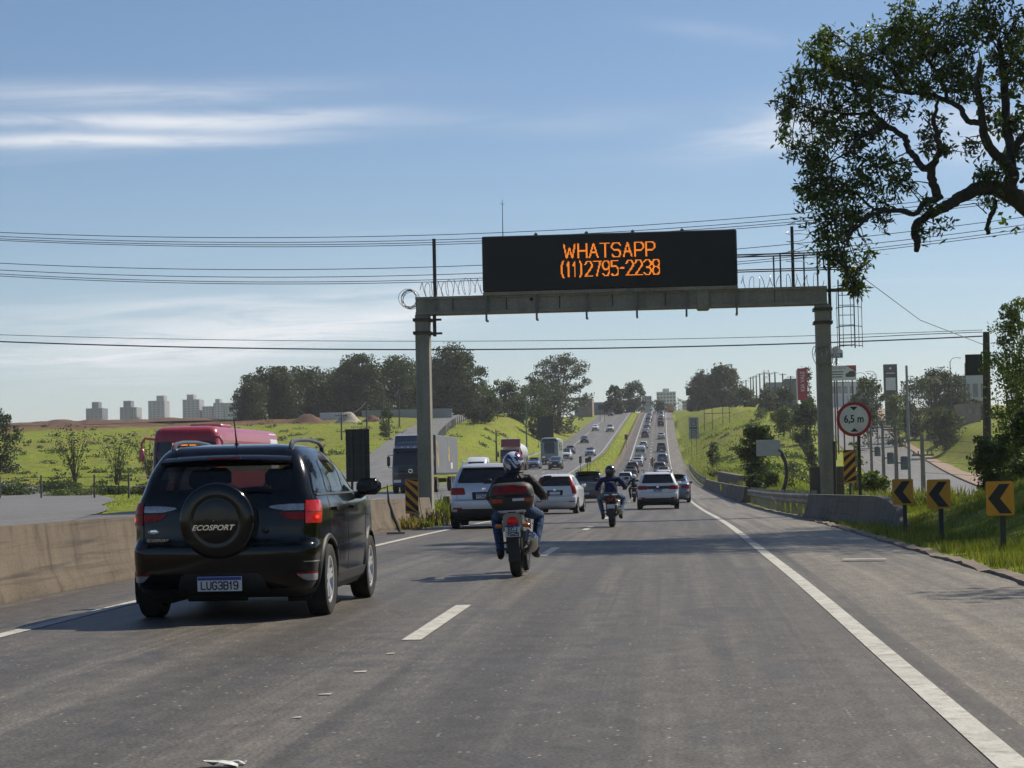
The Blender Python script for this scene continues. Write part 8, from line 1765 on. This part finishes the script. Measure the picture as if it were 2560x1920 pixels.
for (a, b, n_) in ((0, 1, 'slim field pole and the dirt yard pole'), (1, 2, 'dirt yard pole and the ramp bend pole'), (2, 3, 'ramp bend pole and the upper ramp pole')): span('wire between the %s' % n_, lp[a], lp[b], .8, .03)
# ------------------------------------------------------------------ fences
def fence(label, pts, step, h, w, m, name='post_fence', rails=(.4, .9), n0=0):
    t = thing(name, label, 'fence', (pts[0][0], pts[0][1], gz(*pts[0]))); o0 = t.location; P = [Vector((p[0], p[1], 0)) for p in pts]; Q_ = []
    for a, b in zip(P, P[1:]):
        n = max(1, int((b - a).length / step)); Q_ += [a.lerp(b, i / n) for i in range(n)]
    Q_.append(P[-1]); Q_ = [Vector((q.x, q.y, gz(q.x, q.y))) for q in Q_]
    for q in Q_: mb = MB(); mb.box(q - o0 + Vector((0, 0, h / 2 - .1)), (w, w, h + .2)); mb.build('fence_post', m, t).rotation_euler = (R(rng.uniform(-3, 3)) * 0, 0, 0)
    for r_ in rails: mb = MB(); mb.tube([q - o0 + Vector((0, 0, h * r_)) for q in Q_], .018, 4); mb.build('fence_wire', WIREM, t)
    return t
S = SPINES['ramp']; fence('row of concrete fence posts along the edge of the ramp', [(p[0] + 4.6, p[1]) for p in S if 225 < p[1] < 440], 3.2, 1.5, .16, CONP); fence('low fence along the lower end of the ramp', [(p[0] - 4.6, p[1]) for p in S if 118 < p[1] < 185], 4, .9, .14, CONP)
fence('wire fence with leaning posts down the right slope', [tuple(at(1930, 1035, 420).xy), tuple(at(1981, 1065, 360).xy), tuple(at(1995, 1090, 310).xy), tuple(at(2012, 1118, 265).xy), tuple(at(2040, 1150, 215).xy)], 5.0, 1.3, .14, WOODP)
fence('sparse concrete posts along the green field on the left', [tuple(at(0, 1200, 152).xy), tuple(at(103, 1216, 150).xy), tuple(at(236, 1222, 146).xy), tuple(at(322, 1226, 142).xy), tuple(at(410, 1226, 146).xy)], 12, 1.7, .11, DPOLE, rails=(.5, .9))
# ------------------------------------------------------------------ litter on the road
p = at(548, 1892, 8.9); lt = thing('crumpled_paper', 'crumpled white litter on the road at the lower left', 'litter', (p.x, 8.95, .004))
for k, (dx, dy, s_) in enumerate(((0, 0, 1), (.05, .06, .6), (-.02, -.18, .5))):
    mb = MB(); rw = []
    for i in range(5): rw.append([(dx + s_ * (-.075 + .037 * i + rng.uniform(-.01, .01)), dy + s_ * (-.035 + .024 * q + rng.uniform(-.008, .008)), max(.002, rng.uniform(.0, .03) * s_)) for q in range(4)])
    mb.grid(rw); mb.build('scrap', mat('litter_white', (.50, .52, .50), .7, var=.25, vs=30), lt, 0)
p = at(1052, 1342, 47.5); mb = MB(); mb.box((0, 0, .04), (.40, .16, .05)); tag(mb.build('broken_board', mat('board_grey', (.2, .19, .17), .9, var=.2), None, 0, (-6.35, 46.5, gz(-6.35, 46.5)), (0, 0, R(14))), 'flat broken board lying at the left road edge', 'litter')
mb = MB(); mb.tube([(.30, 0, 0), (.16, 0, .35), (.03, 0, .75), (0, 0, 1.15)], [.045, .04, .03, .012], 6); tag(mb.build('bent_strip', V['trim'], None, 60, (-6.95, 49.5, gz(-6.95, 49.5))), 'bent black strip leaning against the left barrier', 'debris')

# ------------------------------------------------------------------ haze
mb = MB(); mb.box((0, 1600, 39), (6400, 3360, 90))
hm = bpy.data.materials.new('haze_air'); hm.use_nodes = True; hn = hm.node_tree; hn.nodes.clear()
ho = hn.nodes.new('ShaderNodeOutputMaterial'); hv = hn.nodes.new('ShaderNodeVolumePrincipled')
hv.inputs['Color'].default_value = (.93, .96, 1.0, 1); hv.inputs['Density'].default_value = HAZE_D; hv.inputs['Anisotropy'].default_value = .25
hn.links.new(hv.outputs[0], ho.inputs['Volume'])
haze = tag(mb.build('haze', hm, None, 0), 'thin pale haze over the whole valley', 'haze', kind='stuff')
